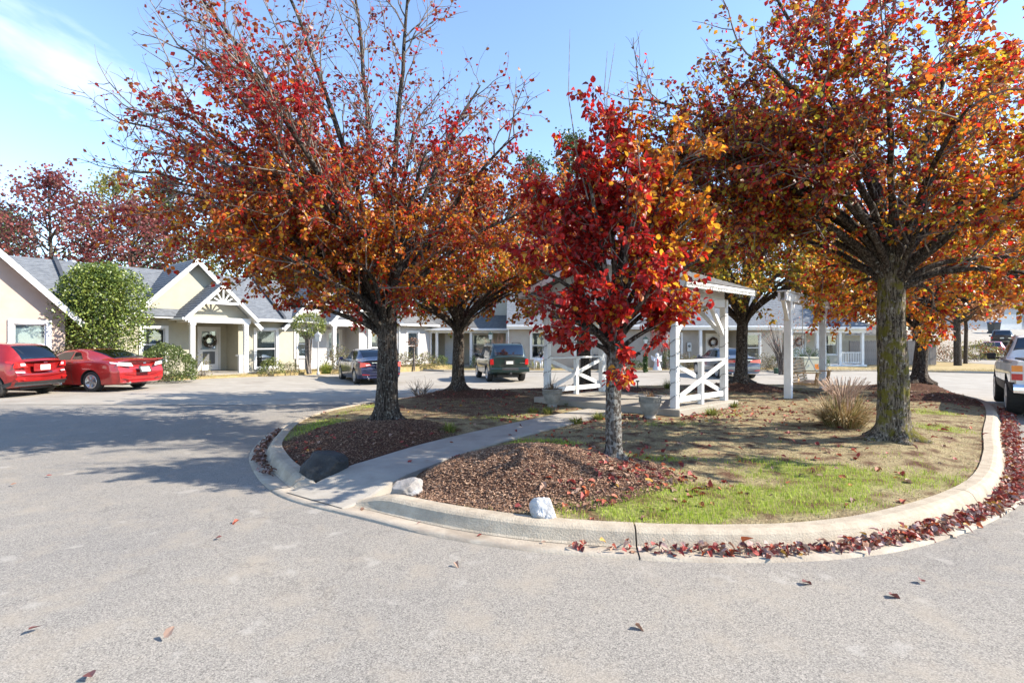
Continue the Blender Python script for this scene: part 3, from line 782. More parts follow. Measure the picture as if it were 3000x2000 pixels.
def blade_clump(name, label, cat, loc, n, hmin, hmax, spread, cols, width=.006, droop=.5, seed=1, group=None, up=.9):
    rn = np.random.default_rng(seed); V = []; F = []; C = []
    an = rn.uniform(0, 2 * np.pi, n); rad = spread * .35 * np.sqrt(rn.uniform(0, 1, n)); lean = rn.uniform(.05, 1.0, n) ** .8; L = rn.uniform(hmin, hmax, n)
    ci = rn.integers(0, len(cols), n)
    for k in range(n):
        c, s = math.cos(an[k]), math.sin(an[k]); b0 = Vector((c * rad[k], s * rad[k], -.02)); out = Vector((c, s, 0)); side = Vector((-s, c, 0)) * width
        pts = []
        for t in (0, .4, .75, 1.0):
            pts.append(b0 + out * (lean[k] * L[k] * droop * (t ** 1.4)) + Vector((0, 0, L[k] * up * (t - lean[k] * .55 * t * t * droop * 1.3))))
        i = len(V)
        for q, t in zip(pts, (1, .9, .6, .12)): V += [q - side * t, q + side * t]
        for j in range(3): F += [(i + 2 * j, i + 2 * j + 1, i + 2 * j + 3), (i + 2 * j, i + 2 * j + 3, i + 2 * j + 2)]
        C += [cols[ci[k]]] * 8
    root = tag(empty(name, loc), label, cat, group)
    tag(link('blades', np_mesh('blades', np.array(V), np.array(F), M_blade, colors=np.array(C)), root), kind='stuff')
    return root
TANS = [(.34, .25, .12), (.42, .30, .14), (.27, .20, .09), (.36, .22, .10), (.46, .36, .20), (.20, .19, .06)]
o = at(2482, 1247, .17)
cl = blade_clump('ornamental_grass', 'tall tan ornamental grass clump beside the mossy trunk', 'ornamental grass', (o.x, o.y + .1, izf(o.x, o.y)), 1000, .40, .85, .8, TANS + [(.55, .45, .28), (.14, .11, .05)], .0075, .95, 3)
mb_ = MB()
rn_ = random.Random(5)
for k in range(150):
    an = rn_.uniform(0, 6.28); l = rn_.uniform(.1, .42)
    mb_.tube([(math.cos(an) * .05, math.sin(an) * .05, 0), (math.cos(an) * l * .4, math.sin(an) * l * .4, .5), (math.cos(an) * l, math.sin(an) * l, rn_.uniform(.65, .86))], [.003, .0025, .005], 3)
tag(mb_.build('seed_heads', mat('pink_plumes', (.40, .27, .20), (.5, .36, .27), rough=.9, scale=20), cl), kind='stuff')
LIRI = [(.12, .15, .03), (.18, .20, .04), (.26, .27, .06), (.09, .12, .03), (.30, .28, .08)]
for k, (u, v, h, lb) in enumerate([(1317, 1262, .22, 'small arching lily grass tuft left of the path in shade'), (1605, 1206, .22, 'yellow-green lily grass tuft under the left urn'), (1755, 1222, .24, 'lily grass tuft at the path bend behind the young tree'),
        (2085, 1212, .26, 'green lily grass tuft in red leaves before the gazebo rail'), (2150, 1190, .22, 'yellowing lily grass tuft beside the gazebo corner'), (1956, 1136, .42, 'tall dark lily grass clump behind the near gazebo post'),
        (1665, 1184, .18, 'pale lily grass tuft against the gazebo floor'), (1690, 1232, .2, 'dark lily grass tuft on the near side of the path'), (1560, 1205, .2, 'low lily grass tuft on the far side of the path by the left urn')]):
    p = at(u, v, .16); blade_clump('lily_grass', lb, 'grass tuft', (p.x, p.y, izf(p.x, p.y)), 130, h * .7, h * 1.15, .22, LIRI, .006, .95, 20 + k, 'lily grass tufts')
p = at(1868, 1137, .15)
root = tag(empty('path_light', (p.x, p.y, izf(p.x, p.y))), 'small dark stake light on the island beyond the gazebo', 'path light')
MB().box(-.015, .015, -.015, .015, -.02, .20).build('stake', M_black, root); MB().box(-.05, .05, -.03, .03, .20, .24).build('head', M_black, root, bevel=.006)
# ------------------------------------------------------------------ building helpers (local frame: x along the front, y inwards, z up)
def wall_x(mb, x0, x1, z0, z1, y, th, openings=(), mi=0):
    """front wall in the plane y..y+th with rectangular openings (x0,x1,z0,z1)"""
    xs = sorted({x0, x1, *[v for o in openings for v in o[:2]]}); zs = sorted({z0, z1, *[v for o in openings for v in o[2:]]})
    for a, b in zip(xs, xs[1:]):
        for c, d in zip(zs, zs[1:]):
            if any(o[0] < (a + b) / 2 < o[1] and o[2] < (c + d) / 2 < o[3] for o in openings): continue
            mb.box(a, b, y, y + th, c, d, mi)
    return mb

def window(root, x0, x1, z0, z1, y, blinds=True, curtain=False, trim=.12, split=True, lower_open=0.0):
    """trimmed sash window; returns the opening that the wall needs"""
    mb = MB()
    mb.box(x0, x0 + trim, y - .045, y + .02, z0, z1); mb.box(x1 - trim, x1, y - .045, y + .02, z0, z1)
    mb.box(x0 + trim, x1 - trim, y - .045, y + .02, z1 - trim, z1); mb.box(x0 + trim, x1 - trim, y - .06, y + .02, z0, z0 + trim * .7)
    w = mb.build('window', M_trim, root)
    a, b, c, d = x0 + trim, x1 - trim, z0 + trim * .7, z1 - trim
    mb = MB(); s = .045
    mb.box(a, a + s, y + .02, y + .06, c, d); mb.box(b - s, b, y + .02, y + .06, c, d); mb.box(a + s, b - s, y + .02, y + .06, d - s, d); mb.box(a + s, b - s, y + .02, y + .06, c, c + s)
    m = (c + d) / 2
    if split: mb.box(a + s, b - s, y + .02, y + .06, m - .025, m + .025)
    mb.build('sash', M_trim, w)
    for (q0, q1) in (((c + s, m - .025), (m + .025, d - s)) if split else ((c + s, d - s),)):
        MB().box(a + s, b - s, y + .035, y + .042, q0, q1).build('pane', M_glass, w)
    if blinds:
        mb = MB(); n = int((d - c) / .055)
        for k in range(n):
            z = c + (k + .5) * (d - c) / n
            if z < c + (d - c) * lower_open: continue
            M = Matrix.Translation(((a + b) / 2, y + .11, z)) @ Matrix.Rotation(math.radians(-32), 4, 'X'); mb.box(-(b - a) / 2 + .01, (b - a) / 2 - .01, -.024, .024, -.0015, .0015, M=M)
        tag(mb.build('blind_slats', M_blind, w), kind='stuff')
    if curtain: MB().box(a, b, y + .12, y + .13, c, d).build('curtain', M_curtain, w)
    MB().box(a - .05, b + .05, y + .55, y + .57, c - .1, d + .1).build('room_backing', M_dark, w)
    return (a, b, c, d)

def win_hole(x0, x1, z0, z1, trim=.12): return (x0 + trim, x1 - trim, z0 + trim * .7, z1 - trim)

def door(root, x0, x1, z0, z1, y, glazed=False, material=None):
    material = material or M_door; f = .07
    mb = MB(); mb.box(x0 - f, x0, y - .03, y + .04, z0, z1 + f); mb.box(x1, x1 + f, y - .03, y + .04, z0, z1 + f); mb.box(x0, x1, y - .03, y + .04, z1, z1 + f)
    d = mb.build('door', M_trim, root)
    mb = MB(); mb.box(x0, x1, y + .02, y + .06, z0, z1)
    w = x1 - x0
    if glazed:
        mb2 = MB(); mb2.box(x0 + .12, x1 - .12, y + .008, y + .016, z0 + .95, z1 - .14); mb2.build('glass', M_glass, d)
        mb2 = MB(); mb2.box(x0 + .16, x1 - .16, y + .005, y + .016, z0 + .28, z0 + .85); mb2.build('glass', M_greyplastic, d)
    else:
        for (a, b, c, e) in ((.12, .45, .12, .42), (.55, .88, .12, .42), (.12, .45, .5, .92), (.55, .88, .5, .92)):
            mb2 = MB(); h = z1 - z0; mb2.box(x0 + w * a, x0 + w * b, y + .010, y + .02, z0 + h * c, z0 + h * e); mb2.build('door_panel', material, d, bevel=.005)
    mb.build('leaf', material, d)
    M = Matrix.Translation((x0 + .08, y - .03, z0 + .98)) @ Matrix.Rotation(math.pi / 2, 4, 'X'); MB().lathe([(.012, -.05), (.012, 0), (.028, .01), (.028, .03), (.001, .045)], 10, M=M).build('door_knob', M_metal, d, smooth=True)
    return d

def slope(root, e0, e1, r1, r0, material, n=20, soffit=True, th=.09):
    """roof slope from eave (e0,e1) to ridge (r0,r1), laid with shingle courses"""
    q = [Vector(p) for p in (e0, e1, r1, r0)]; up = Vector((0, 0, th))
    ro = MB().hexa([p + up * .35 for p in q], [p + up for p in q]).build('roof', material, root)
    if soffit: MB().hexa(q, [p + up * .34 for p in q]).build('soffit', M_trim, ro)
    for k in range(n):
        t0, t1 = k / n - .004, (k + 1) / n
        L0, R0, L1, R1 = q[0].lerp(q[3], t0) + up * 1.03, q[1].lerp(q[2], t0) + up * 1.03, q[0].lerp(q[3], t1) + up * 1.03, q[1].lerp(q[2], t1) + up * 1.03
        h = Vector((0, 0, .02))
        MB().hexa([L0, R0, R1, L1], [L0 + h, R0 + h, R1 + h * .2, L1 + h * .2]).build('shingle_course', material, ro)
    return ro

def gable_roof(root, xc, hw, zp, sl, y0, y1, material, n=18, rake=.2):
    """front gable: peak at xc, half width hw (with overhang), pitch sl"""
    ze = zp - hw * sl
    for s in (-1, 1):
        slope(root, (xc + s * hw, y0, ze), (xc + s * hw, y1, ze), (xc, y1, zp), (xc, y0, zp), material, n)
        a, b = Vector((xc + s * hw, y0 - .016, ze - .02)), Vector((xc, y0 - .016, zp - .02 - (.0 if s < 0 else .0)))
        mb = MB(); dv = Vector((0, 0, rake)); t = Vector((0, .03, 0))
        mb.hexa([a - dv * .55, b - dv * .55, b + dv * .5, a + dv * .5], [a - dv * .55 + t, b - dv * .55 + t, b + dv * .5 + t, a + dv * .5 + t]); mb.build('bargeboard', M_trim, root)
        MB().box(*(sorted((xc + s * (hw + .005), xc + s * (hw + .10)))), y0 + .02, y1, ze - .05, ze + .05).build('gutter', M_trim, root, bevel=.01)

def text_mesh(body, size, material, extrude=.004):
    cu = bpy.data.curves.new('lettering', 'FONT'); cu.body = body; cu.size = size; cu.extrude = extrude; cu.align_x = 'CENTER'; cu.resolution_u = 3
    ob = bpy.data.objects.new('lettering', cu); COL.objects.link(ob)
    me = bpy.data.meshes.new_from_object(ob.evaluated_get(bpy.context.evaluated_depsgraph_get()))
    bpy.data.objects.remove(ob); me.materials.clear(); me.materials.append(material)
    return me

def wreath(label, loc, rz, r=.24, cols=((.06, .05, .03), (.10, .07, .04), (.04, .06, .03), (.16, .11, .08)), bow=(.5, .45, .42)):
    root = tag(empty('wreath', loc, rz), label, 'wreath')
    rn = np.random.default_rng(3); n = 420; an = rn.uniform(0, 6.283, n); ph = rn.uniform(0, 6.283, n); rr = r + .05 * np.cos(ph)
    P = np.stack([rr * np.cos(an), .045 * np.sin(ph) - .05, rr * np.sin(an)], 1); D = rand_unit(n, rn) + np.stack([-np.sin(an), np.zeros(n), np.cos(an)], 1) * .8
    C = np.array(cols)[rn.integers(0, len(cols), n)]
    V, F, CC = leaves_arrays(P, D, rand_unit(n, rn), rn.uniform(.05, .09, n), C, (LEAF_T6, LEAF_F6))
    tag(link('foliage', np_mesh('foliage', V, F, M_green, colors=CC), root), kind='stuff')
    mb = MB(); pts = [(r * math.cos(t), -.05, r * math.sin(t)) for t in np.linspace(0, 2 * math.pi, 25)]; mb.tube(pts, .018, 5, cap=False); mb.build('ring', M_twig, root)
    mb = MB(); bm_ = mat('pale_ribbon', bow, None, rough=.6)
    for s in (-1, 1): mb.add([(0, -.11, -r + .02), (s * .11, -.12, -r + .07), (s * .12, -.10, -r - .03), (s * .02, -.10, -r - .02), (s * .07, -.11, -r - .15), (s * .03, -.11, -r - .15)], [(0, 1, 2), (0, 2, 3), (0, 4, 5)])
    mb.build('bow', bm_, root)
    return root

# ------------------------------------------------------------------ the row of houses on the left
ROW_A = math.atan2(.788, .616); ROW_S = 1.08
ROW_O = Vector((-12.48, 24.0, -.128))
def row_pt(x, y, z):
    return ROW_O + Matrix.Rotation(ROW_A, 3, 'Z') @ Vector((x, y, z)) * ROW_S
def row_root(name, label):
    r = empty(name, ROW_O, ROW_A, label, 'house'); r.scale = (ROW_S,) * 3; return r

def porch_house(label, dx, wallm, xl, xr, number=None, door_glazed=True, curtain=False):
    root = row_root('townhouse', label)
    X = lambda v: v + dx
    xc = -1.57; hw = 2.3; sl = 1.05; zb = .12
    # walls
    w1 = (.90, 2.07, .30, 2.24); alc = (-1.75, .22, zb, 2.42); w0 = (-3.55, -2.55, .75, 2.24)
    mb = MB(); ops = [tuple(v + dx for v in q[:2]) + q[2:] for q in (win_hole(*w1), alc, win_hole(*w0))]
    wall_x(mb, X(xl), X(xr), zb, 2.62, 1.2, .16, ops)
    zp = 2.6 + hw * sl - .08
    mb.prism([(X(xc - hw), 2.62), (X(xc + hw), 2.62), (X(xc), zp)], 1.2, 1.36, 'y')
    mb.box(X(xl), X(xl) + .16, 1.36, 6.8, zb, 2.62); mb.box(X(xr) - .16, X(xr), 1.36, 6.8, zb, 2.62); mb.box(X(xl), X(xr), 6.8, 6.95, zb, 2.62)
    mb.build('wall', wallm, root)
    # alcove
    mb = MB(); dr = (-.95, -.12)
    wall_x(mb, X(-1.9), X(.38), zb, 2.42, 2.4, .1, [(X(dr[0]), X(dr[1]), zb, 2.2)])
    mb.box(X(-1.9), X(-1.75), 1.36, 2.4, zb, 2.42); mb.box(X(.22), X(.38), 1.36, 2.4, zb, 2.42); mb.box(X(-1.9), X(.38), 1.36, 2.5, 2.42, 2.5)
    mb.build('alcove_wall', wallm, root)
    door(root, X(dr[0]), X(dr[1]), zb + .17, 2.2, 2.4, door_glazed)
    window(root, X(w1[0]), X(w1[1]), w1[2], w1[3], 1.2, lower_open=.25)
    window(root, X(w0[0]), X(w0[1]), w0[2], w0[3], 1.2)
    MB().box(X(-2.3), X(.45), -.12, 2.4, zb - .1, zb + .14).build('porch_floor', M_concrete, root, bevel=.01)
    MB().box(X(-1.3), X(.1), -.45, -.12, zb - .1, zb + .05).build('step', M_concrete, root, bevel=.01)
    for x in (-2.1, 0.0):
        p = MB().box(X(x) - .085, X(x) + .085, -.085, .085, zb + .14, 2.36).build('porch_post', M_trim, root, bevel=.008)
        MB().box(X(x) - .11, X(x) + .11, -.11, .11, 2.26, 2.36).build('capital', M_trim, p, bevel=.01)
        if x == 0.0 and number:
            for k, ch in enumerate(number):
                o = link('house_number', text_mesh(ch, .19, M_ink), p, (X(0), -.092, 1.78 - k * .19), (math.pi / 2, 0, 0))
    MB().box(X(-2.28), X(.18), -.10, .10, 2.36, 2.58).build('porch_beam', M_trim, root, bevel=.008)
    for x in (-2.18, .08): MB().box(X(x) - .08, X(x) + .08, .10, 1.2, 2.38, 2.57).build('side_beam', M_trim, root, bevel=.006)
    MB().box(X(-2.1), X(0), .12, 1.2, 2.42, 2.44).build('porch_ceiling', M_trim, root)
    pc, phw = -1.05, 1.42; pz = 3.93; psl = (pz - 2.5) / phw
    MB().prism([(X(pc - phw + .15), 2.58), (X(pc + phw - .15), 2.58), (X(pc), pz - .12)], .16, .22, 'y').build('pediment', wallm, root)
    # sunburst bracket in the peak
    cz = 3.18
    br = MB(); hwz = (pz - .1 - cz) / psl
    br.box(X(pc - hwz), X(pc + hwz), -.34, -.29, cz - .05, cz + .05)
    for an in (-60, -30, 0, 30, 60):
        a = math.radians(an); L = .56 if an == 0 else .44 if abs(an) == 30 else .40
        br.bar((X(pc), -.315, cz), (X(pc) + math.sin(a) * L, -.315, cz + math.cos(a) * L), .05, .045, up=(0, 1, 0))
    br.build('gable_bracket', M_trim, root)
    gable_roof(root, X(pc), phw, pz, psl, -.36, 2.6, M_shingle, 13, .17)
    gable_roof(root, X(xc), hw + .35, zp + .06, sl, .82, 4.3, M_shingle, 22, .22)
    # low rail beside the porch
    MB().box(X(-.16), X(.0) - .09, -.02, .62, .95, 1.02).build('porch_rail', M_trim, root, bevel=.006)
    MB().box(X(-.30), X(-.14), -.08, .08, zb + .14, 1.02).build('newel_post', M_trim, root, bevel=.008)
    # main roof with dark party-wall strip
    slope(root, (X(xl) - .0, .78, 2.54), (X(xr) + .0, .78, 2.54), (X(xr) + .0, 4.0, 4.74), (X(xl), 4.0, 4.74), M_shingle, 24)
    slope(root, (X(xr), 7.25, 2.54), (X(xl), 7.25, 2.54), (X(xl), 4.0, 4.74), (X(xr), 4.0, 4.74), M_shingle, 10)
    MB().box(X(.5), X(xr), .66, .78, 2.52, 2.63).build('gutter', M_trim, root, bevel=.012)
    MB().box(X(xr) - .17, X(xr) - .09, 1.10, 1.185, zb + .1, 2.5).build('downspout', M_trim, root, bevel=.01)
    mb = MB(); a, b = Vector((X(xr) - 1.0, .78, 2.68)), Vector((X(xr) - 1.0, 4.0, 4.88)); s = Vector((.13, 0, 0)); h = Vector((0, 0, .09))
    mb.hexa([a, a + s, b + s, b], [a + h, a + s + h, b + s + h, b + h]); mb.build('party_wall_flashing', M_darktrim, root)
    mb = MB(); mb.lathe([(.07, 0), (.07, .62), (.11, .63), (.11, .70), (.02, .76)], 12, M=Matrix.Translation((X(-3.6), 4.5, 4.30))); mb.build('roof_vent', M_metal, root, smooth=True)
    return root
porch_house('cream townhouse with a white gabled porch numbered 5512', 0, M_cream, -5.45, 3.12, '5512')
porch_house('pale lavender townhouse with gabled porch behind the large tree trunk', 6.4, M_lav, -3.28, 3.12, None)
p_ = row_pt(-.53, 2.33, 1.62)
wreath('round dried wreath on the glazed front door of the 5512 townhouse', p_, ROW_A, .25)

def house_a():
    root = row_root('townhouse', 'pinkish stucco townhouse with a steep front gable at the left edge')
    zb = .12; xc, hw, sl = -8.35, 2.3, 1.08; w = (-7.45, -6.40, .75, 2.30); y = -.2
    mb = MB(); wall_x(mb, -10.65, -6.05, zb, 2.62, y, .16, [win_hole(*w)])
    zp = 2.6 + hw * sl; mb.prism([(-10.65, 2.62), (-6.05, 2.62), (xc, zp - .1)], y, y + .16, 'y')
    mb.box(-6.21, -6.05, y + .16, 1.36, zb, 2.62); mb.box(-6.05, -5.47, 1.2, 1.36, zb, 2.62); mb.box(-12.5, -10.65, 1.2, 1.36, zb, 2.62)
    mb.build('wall', M_pink, root)
    window(root, *w, y, blinds=False, curtain=True, trim=.13)
    gable_roof(root, xc, hw + .35, zp + .02, sl, y - .38, 4.3, M_shingle, 22, .24)
    slope(root, (-14.0, .78, 2.54), (-5.47, .78, 2.54), (-5.47, 4.0, 4.74), (-14.0, 4.0, 4.74), M_shingle, 24)
    slope(root, (-5.47, 7.25, 2.54), (-14.0, 7.25, 2.54), (-14.0, 4.0, 4.74), (-5.47, 4.0, 4.74), M_shingle, 10)
    mb = MB(); a, b = Vector((-5.62, .78, 2.68)), Vector((-5.62, 4.0, 4.88)); s = Vector((.13, 0, 0)); h = Vector((0, 0, .09))
    mb.hexa([a, a + s, b + s, b], [a + h, a + s + h, b + s + h, b + h]); mb.build('party_wall_flashing', M_darktrim, root)
    MB().lathe([(.10, 0), (.10, .55), (.15, .56), (.15, .66), (.02, .72)], 14, M=Matrix.Translation((-4.92, 4.5, 4.25))).build('roof_vent', M_metal, root, smooth=True)
house_a()

def house_d():
    root = row_root('townhouse', 'white end house with a tall window in the corner beside the two-storey house')
    zb = .10; w = (9.95, 11.0, .45, 2.25)
    mb = MB(); wall_x(mb, 9.53, 11.95, zb, 2.62, 1.2, .16, [win_hole(*w)]); mb.box(11.79, 11.95, 1.36, 3.2, zb, 2.62); mb.build('wall', M_lav, root)
    window(root, *w, 1.2, lower_open=.0)
    slope(root, (9.53, .78, 2.54), (12.25, .78, 2.54), (10.6, 4.0, 4.74), (9.53, 4.0, 4.74), M_shingle2, 20)
    slope(root, (12.25, .78, 2.54), (12.25, 6.5, 2.54), (10.6, 5.0, 4.74), (10.6, 4.0, 4.74), M_shingle2, 20)
    MB().box(9.53, 12.25, .66, .78, 2.52, 2.63).build('gutter', M_trim, root, bevel=.012)
    MB().box(11.86, 11.94, 1.10, 1.185, .2, 2.5).build('downspout', M_trim, root, bevel=.01)
house_d()

# ------------------------------------------------------------------ houses across the back
def house_e():
    B = Vector((-3.4, 35.0, -.12)); root = tag(empty('two_storey_house', B), 'two-storey beige house with a posted porch behind the dark green car', 'house')
    x0, x1 = -3.75, 3.1; yw = 2.0; zo = .12
    L = lambda X: X + 3.4
    dx = (L(-4.78), L(-3.98)); wn_ = (L(-2.95), L(-1.35), .75, 2.32)
    mb = MB(); wall_x(mb, x0, x1, 0, 2.75, yw, .16, [(dx[0], dx[1], 0, 2.2), win_hole(*wn_)]); mb.build('wall', M_tan, root)
    door(root, dx[0], dx[1], .1, 2.2, yw)
    window(root, *wn_, yw, lower_open=.0)
    w1 = (L(-5.75), L(-4.55), 3.72, 4.95); w2 = (L(-2.5), L(-1.30), 3.72, 4.95)
    mb = MB(); wall_x(mb, x0, x1, 2.75, 6.1, yw + .02, .16, [win_hole(*w1), win_hole(*w2)]); mb.box(x0, x0 + .16, yw + .18, 8, 2.75, 6.1); mb.box(x1 - .16, x1, yw + .18, 8, 0, 6.1)
    mb.build('upper_wall', M_beige, root)
    window(root, *w1, yw + .02, lower_open=.0); window(root, *w2, yw + .02, lower_open=.0)
    slope(root, (x0 - .9, -.35, 2.50), (x1 + .0, -.35, 2.50), (x1 + .0, yw + .02, 3.52), (x0 - .9, yw + .02, 3.52), M_shingle2, 10)
    MB().box(x0 - .9, x1, -.47, -.35, 2.46, 2.60).build('gutter', M_trim, root, bevel=.012)
    MB().box(x0, x1, -.12, .12, 2.30, 2.50).build('porch_beam', M_trim, root, bevel=.006)
    for X in (-5.13, -2.80, -.33):
        p = MB().box(L(X) - .09, L(X) + .09, -.09, .09, .1, 2.30).build('porch_post', M_trim, root, bevel=.008)
    MB().box(x0, x1, -.3, yw, -.1, .1).build('porch_floor', M_concrete, root, bevel=.01)
    slope(root, (x0 - .4, yw - .4, 5.95), (x1 + .4, yw - .4, 5.95), (x1 + .4, 5.2, 8.0), (x0 - .4, 5.2, 8.0), M_shingle2, 14)
    slope(root, (x1 + .4, 8.4, 5.95), (x0 - .4, 8.4, 5.95), (x0 - .4, 5.2, 8.0), (x1 + .4, 5.2, 8.0), M_shingle2, 8)
    MB().box(x0 + .02, x0 + .10, yw - .075, yw + .01, 3.6, 5.95).build('downspout', M_trim, root, bevel=.01)
house_e()

def house_f():
    B = Vector((4.3, 33.0, -.12)); root = tag(empty('single_storey_house', B), 'grey single-storey house with a slate roof behind the gazebo', 'house')
    L = lambda X: X - 4.3
    x0, x1 = L(-.29), L(8.9)
    ws = [(L(1.15), L(2.35), .55, 2.42), (L(4.0), L(5.1), .55, 2.42)]; dr = (L(6.2), L(7.0))
    mb = MB(); wall_x(mb, x0, x1, 0, 2.72, 0, .16, [win_hole(*w) for w in ws] + [(dr[0], dr[1], 0, 2.2)]); mb.box(x0, x0 + .16, .16, 8, 0, 2.72); mb.box(x1 - .16, x1, .16, 8, 0, 2.72)
    mb.prism([(.16, 2.72), (8, 2.72), (4, 5.5)], x0, x0 + .16, 'x'); mb.prism([(.16, 2.72), (8, 2.72), (4, 5.5)], x1 - .16, x1, 'x')
    mb.build('wall', M_grey, root)
    for w in ws: window(root, *w, 0, lower_open=.45)
    door(root, dr[0], dr[1], .1, 2.2, .02)
    slope(root, (x0 - .05, -.45, 2.66), (x1 + .05, -.45, 2.66), (x1 + .05, 4.1, 5.75), (x0 - .05, 4.1, 5.75), M_shingle, 22)
    slope(root, (x1 + .05, 8.6, 2.66), (x0 - .05, 8.6, 2.66), (x0 - .05, 4.1, 5.75), (x1 + .05, 4.1, 5.75), M_shingle, 8)
    MB().box(x0 - .05, x1 + .05, -.47, -.44, 2.50, 2.76).build('fascia', M_trim, root)
    MB().box(x0 - .05, x1 + .05, -.58, -.475, 2.63, 2.75).build('gutter', M_trim, root, bevel=.012)
    MB().box(x0 + .02, x0 + .10, -.09, -.005, .1, 2.5).build('downspout', M_trim, root, bevel=.01)
house_f()

def house_g():
    B = Vector((13.2, 33.3, -.12)); root = tag(empty('single_storey_house', B), 'grey house with a wreathed white door behind the silver car', 'house')
    L = lambda X: X - 13.2
    x0, x1 = L(8.95), L(17.6)
    ws = [(L(10.0), L(11.1), .55, 2.30), (L(15.1), L(16.2), .35, 2.30)]; alc = (L(12.35), L(14.6), 0, 2.42)
    mb = MB(); wall_x(mb, x0, x1, 0, 2.72, 0, .16, [win_hole(*w) for w in ws] + [alc]); mb.box(x1 - .16, x1, .16, 8, 0, 2.72); mb.build('wall', M_grey, root)
    mb = MB(); wall_x(mb, alc[0] - .2, alc[1] + .2, 0, 2.5, 1.3, .1, [(L(13.15), L(14.0), 0, 2.2)]); mb.box(alc[0] - .16, alc[0], .16, 1.3, 0, 2.5); mb.box(alc[1], alc[1] + .16, .16, 1.3, 0, 2.5); mb.box(alc[0] - .1, alc[1] + .1, .16, 1.4, 2.42, 2.5); mb.build('alcove_wall', M_grey, root)
    door(root, L(13.15), L(14.0), .1, 2.2, 1.3)
    for w in ws: window(root, *w, 0, blinds=False, curtain=False)
    MB().box(L(12.1) - .09, L(12.1) + .09, -.5, -.32, .1, 2.5).build('porch_post', M_trim, root, bevel=.008)
    slope(root, (x0, -.55, 2.62), (x1, -.55, 2.62), (x1, 4.1, 5.6), (x0, 4.1, 5.6), M_shingle, 22)
    slope(root, (x1, 8.6, 2.62), (x0, 8.6, 2.62), (x0, 4.1, 5.6), (x1, 4.1, 5.6), M_shingle, 8)
    MB().box(x0, x1, -.57, -.54, 2.46, 2.72).build('fascia', M_trim, root); MB().box(x0, x1, -.68, -.575, 2.59, 2.71).build('gutter', M_trim, root, bevel=.012)
    m = MB().box(L(11.5) - .14, L(11.5) + .14, -.12, 0, 1.05, 1.65).build('meter_box', M_metal, root, bevel=.01)
    MB().lathe([(.08, 0), (.08, .05), (.05, .08)], 14, M=Matrix.Translation((L(11.5), -.12, 1.42)) @ Matrix.Rotation(math.pi / 2, 4, 'X')).build('meter_dial', M_glass, m)
    MB().box(L(11.5) - .03, L(11.5) + .03, -.07, -.01, .1, 1.05).build('conduit', M_metal, m)
house_g()
wreath('dark wreath on the white door behind the silver car', Vector((13.58, 34.55, 1.55)), 0, .25, ((.05, .04, .04), (.12, .07, .05), (.2, .12, .10)), (.5, .2, .15))

def house_h():
    B = Vector((21.0, 35.5, -.12)); root = tag(empty('porch_house', B), 'pale house with a white railed front porch near the board fence', 'house')
    L = lambda X: X - 21.0
    x0, x1 = L(17.62), L(24.4); yw = 2.0
    ws = [(L(18.3), L(19.5), .6, 2.3), (L(22.6), L(23.9), .7, 2.3)]
    mb = MB(); wall_x(mb, x0, x1, 0, 2.7, yw, .16, [win_hole(*w) for w in ws] + [(L(20.6), L(21.45), 0, 2.2)]); mb.box(x1 - .16, x1, yw + .16, 8, 0, 2.7); mb.box(x0, x0 + .16, -.3, yw, 0, 2.7); mb.build('wall', M_beige, root)
    for w in ws: window(root, *w, yw, blinds=False)
    door(root, L(20.6), L(21.45), .1, 2.2, yw)
    for X in (18.3, 21.15, 22.72, 24.28): MB().box(L(X) - .09, L(X) + .09, -.09, .09, .12, 2.32).build('porch_post', M_trim, root, bevel=.008)
    MB().box(x0, x1 + .05, -.11, .11, 2.32, 2.58).build('porch_beam', M_trim, root, bevel=.006)
    MB().box(x0, x1 + .05, -.25, yw, -.1, .12).build('porch_floor', M_white, root, bevel=.01)
    MB().box(x0, x1 + .2, -.42, -.30, 2.56, 2.72).build('gutter', M_trim, root, bevel=.012)
    slope(root, (x0 - .1, -.3, 2.60), (x1 + .3, -.3, 2.60), (x1 - 1.6, 4.0, 5.2), (x0 - .1, 4.0, 5.2), M_shingle, 18)
    slope(root, (x1 + .3, -.3, 2.60), (x1 + .3, 8.3, 2.60), (x1 - 1.6, 4.0, 5.2), (x1 - 1.6, 4.0, 5.2), M_shingle, 14)
    for a, b in ((22.81, 24.19), (17.75, 18.21)):
        r = MB().box(L(a), L(b), -.035, .035, .92, .98).build('rail', M_trim, root, bevel=.005)
        MB().box(L(a), L(b), -.03, .03, .22, .28).build('bottom_rail', M_trim, r)
        n = int((b - a) / .115)
        me = MB().box(-.021, .021, -.018, .018, .28, .92).mesh('baluster', M_trim)
        for k in range(n): link('baluster', me, r, (L(a) + (k + .5) * (b - a) / n, 0, 0))
house_h()
wreath('pinkish autumn wreath on the porch door beyond the swing', Vector((21.0, 37.44, 1.55)), 0, .26, ((.35, .16, .12), (.25, .10, .08), (.45, .25, .18)), (.6, .3, .25))

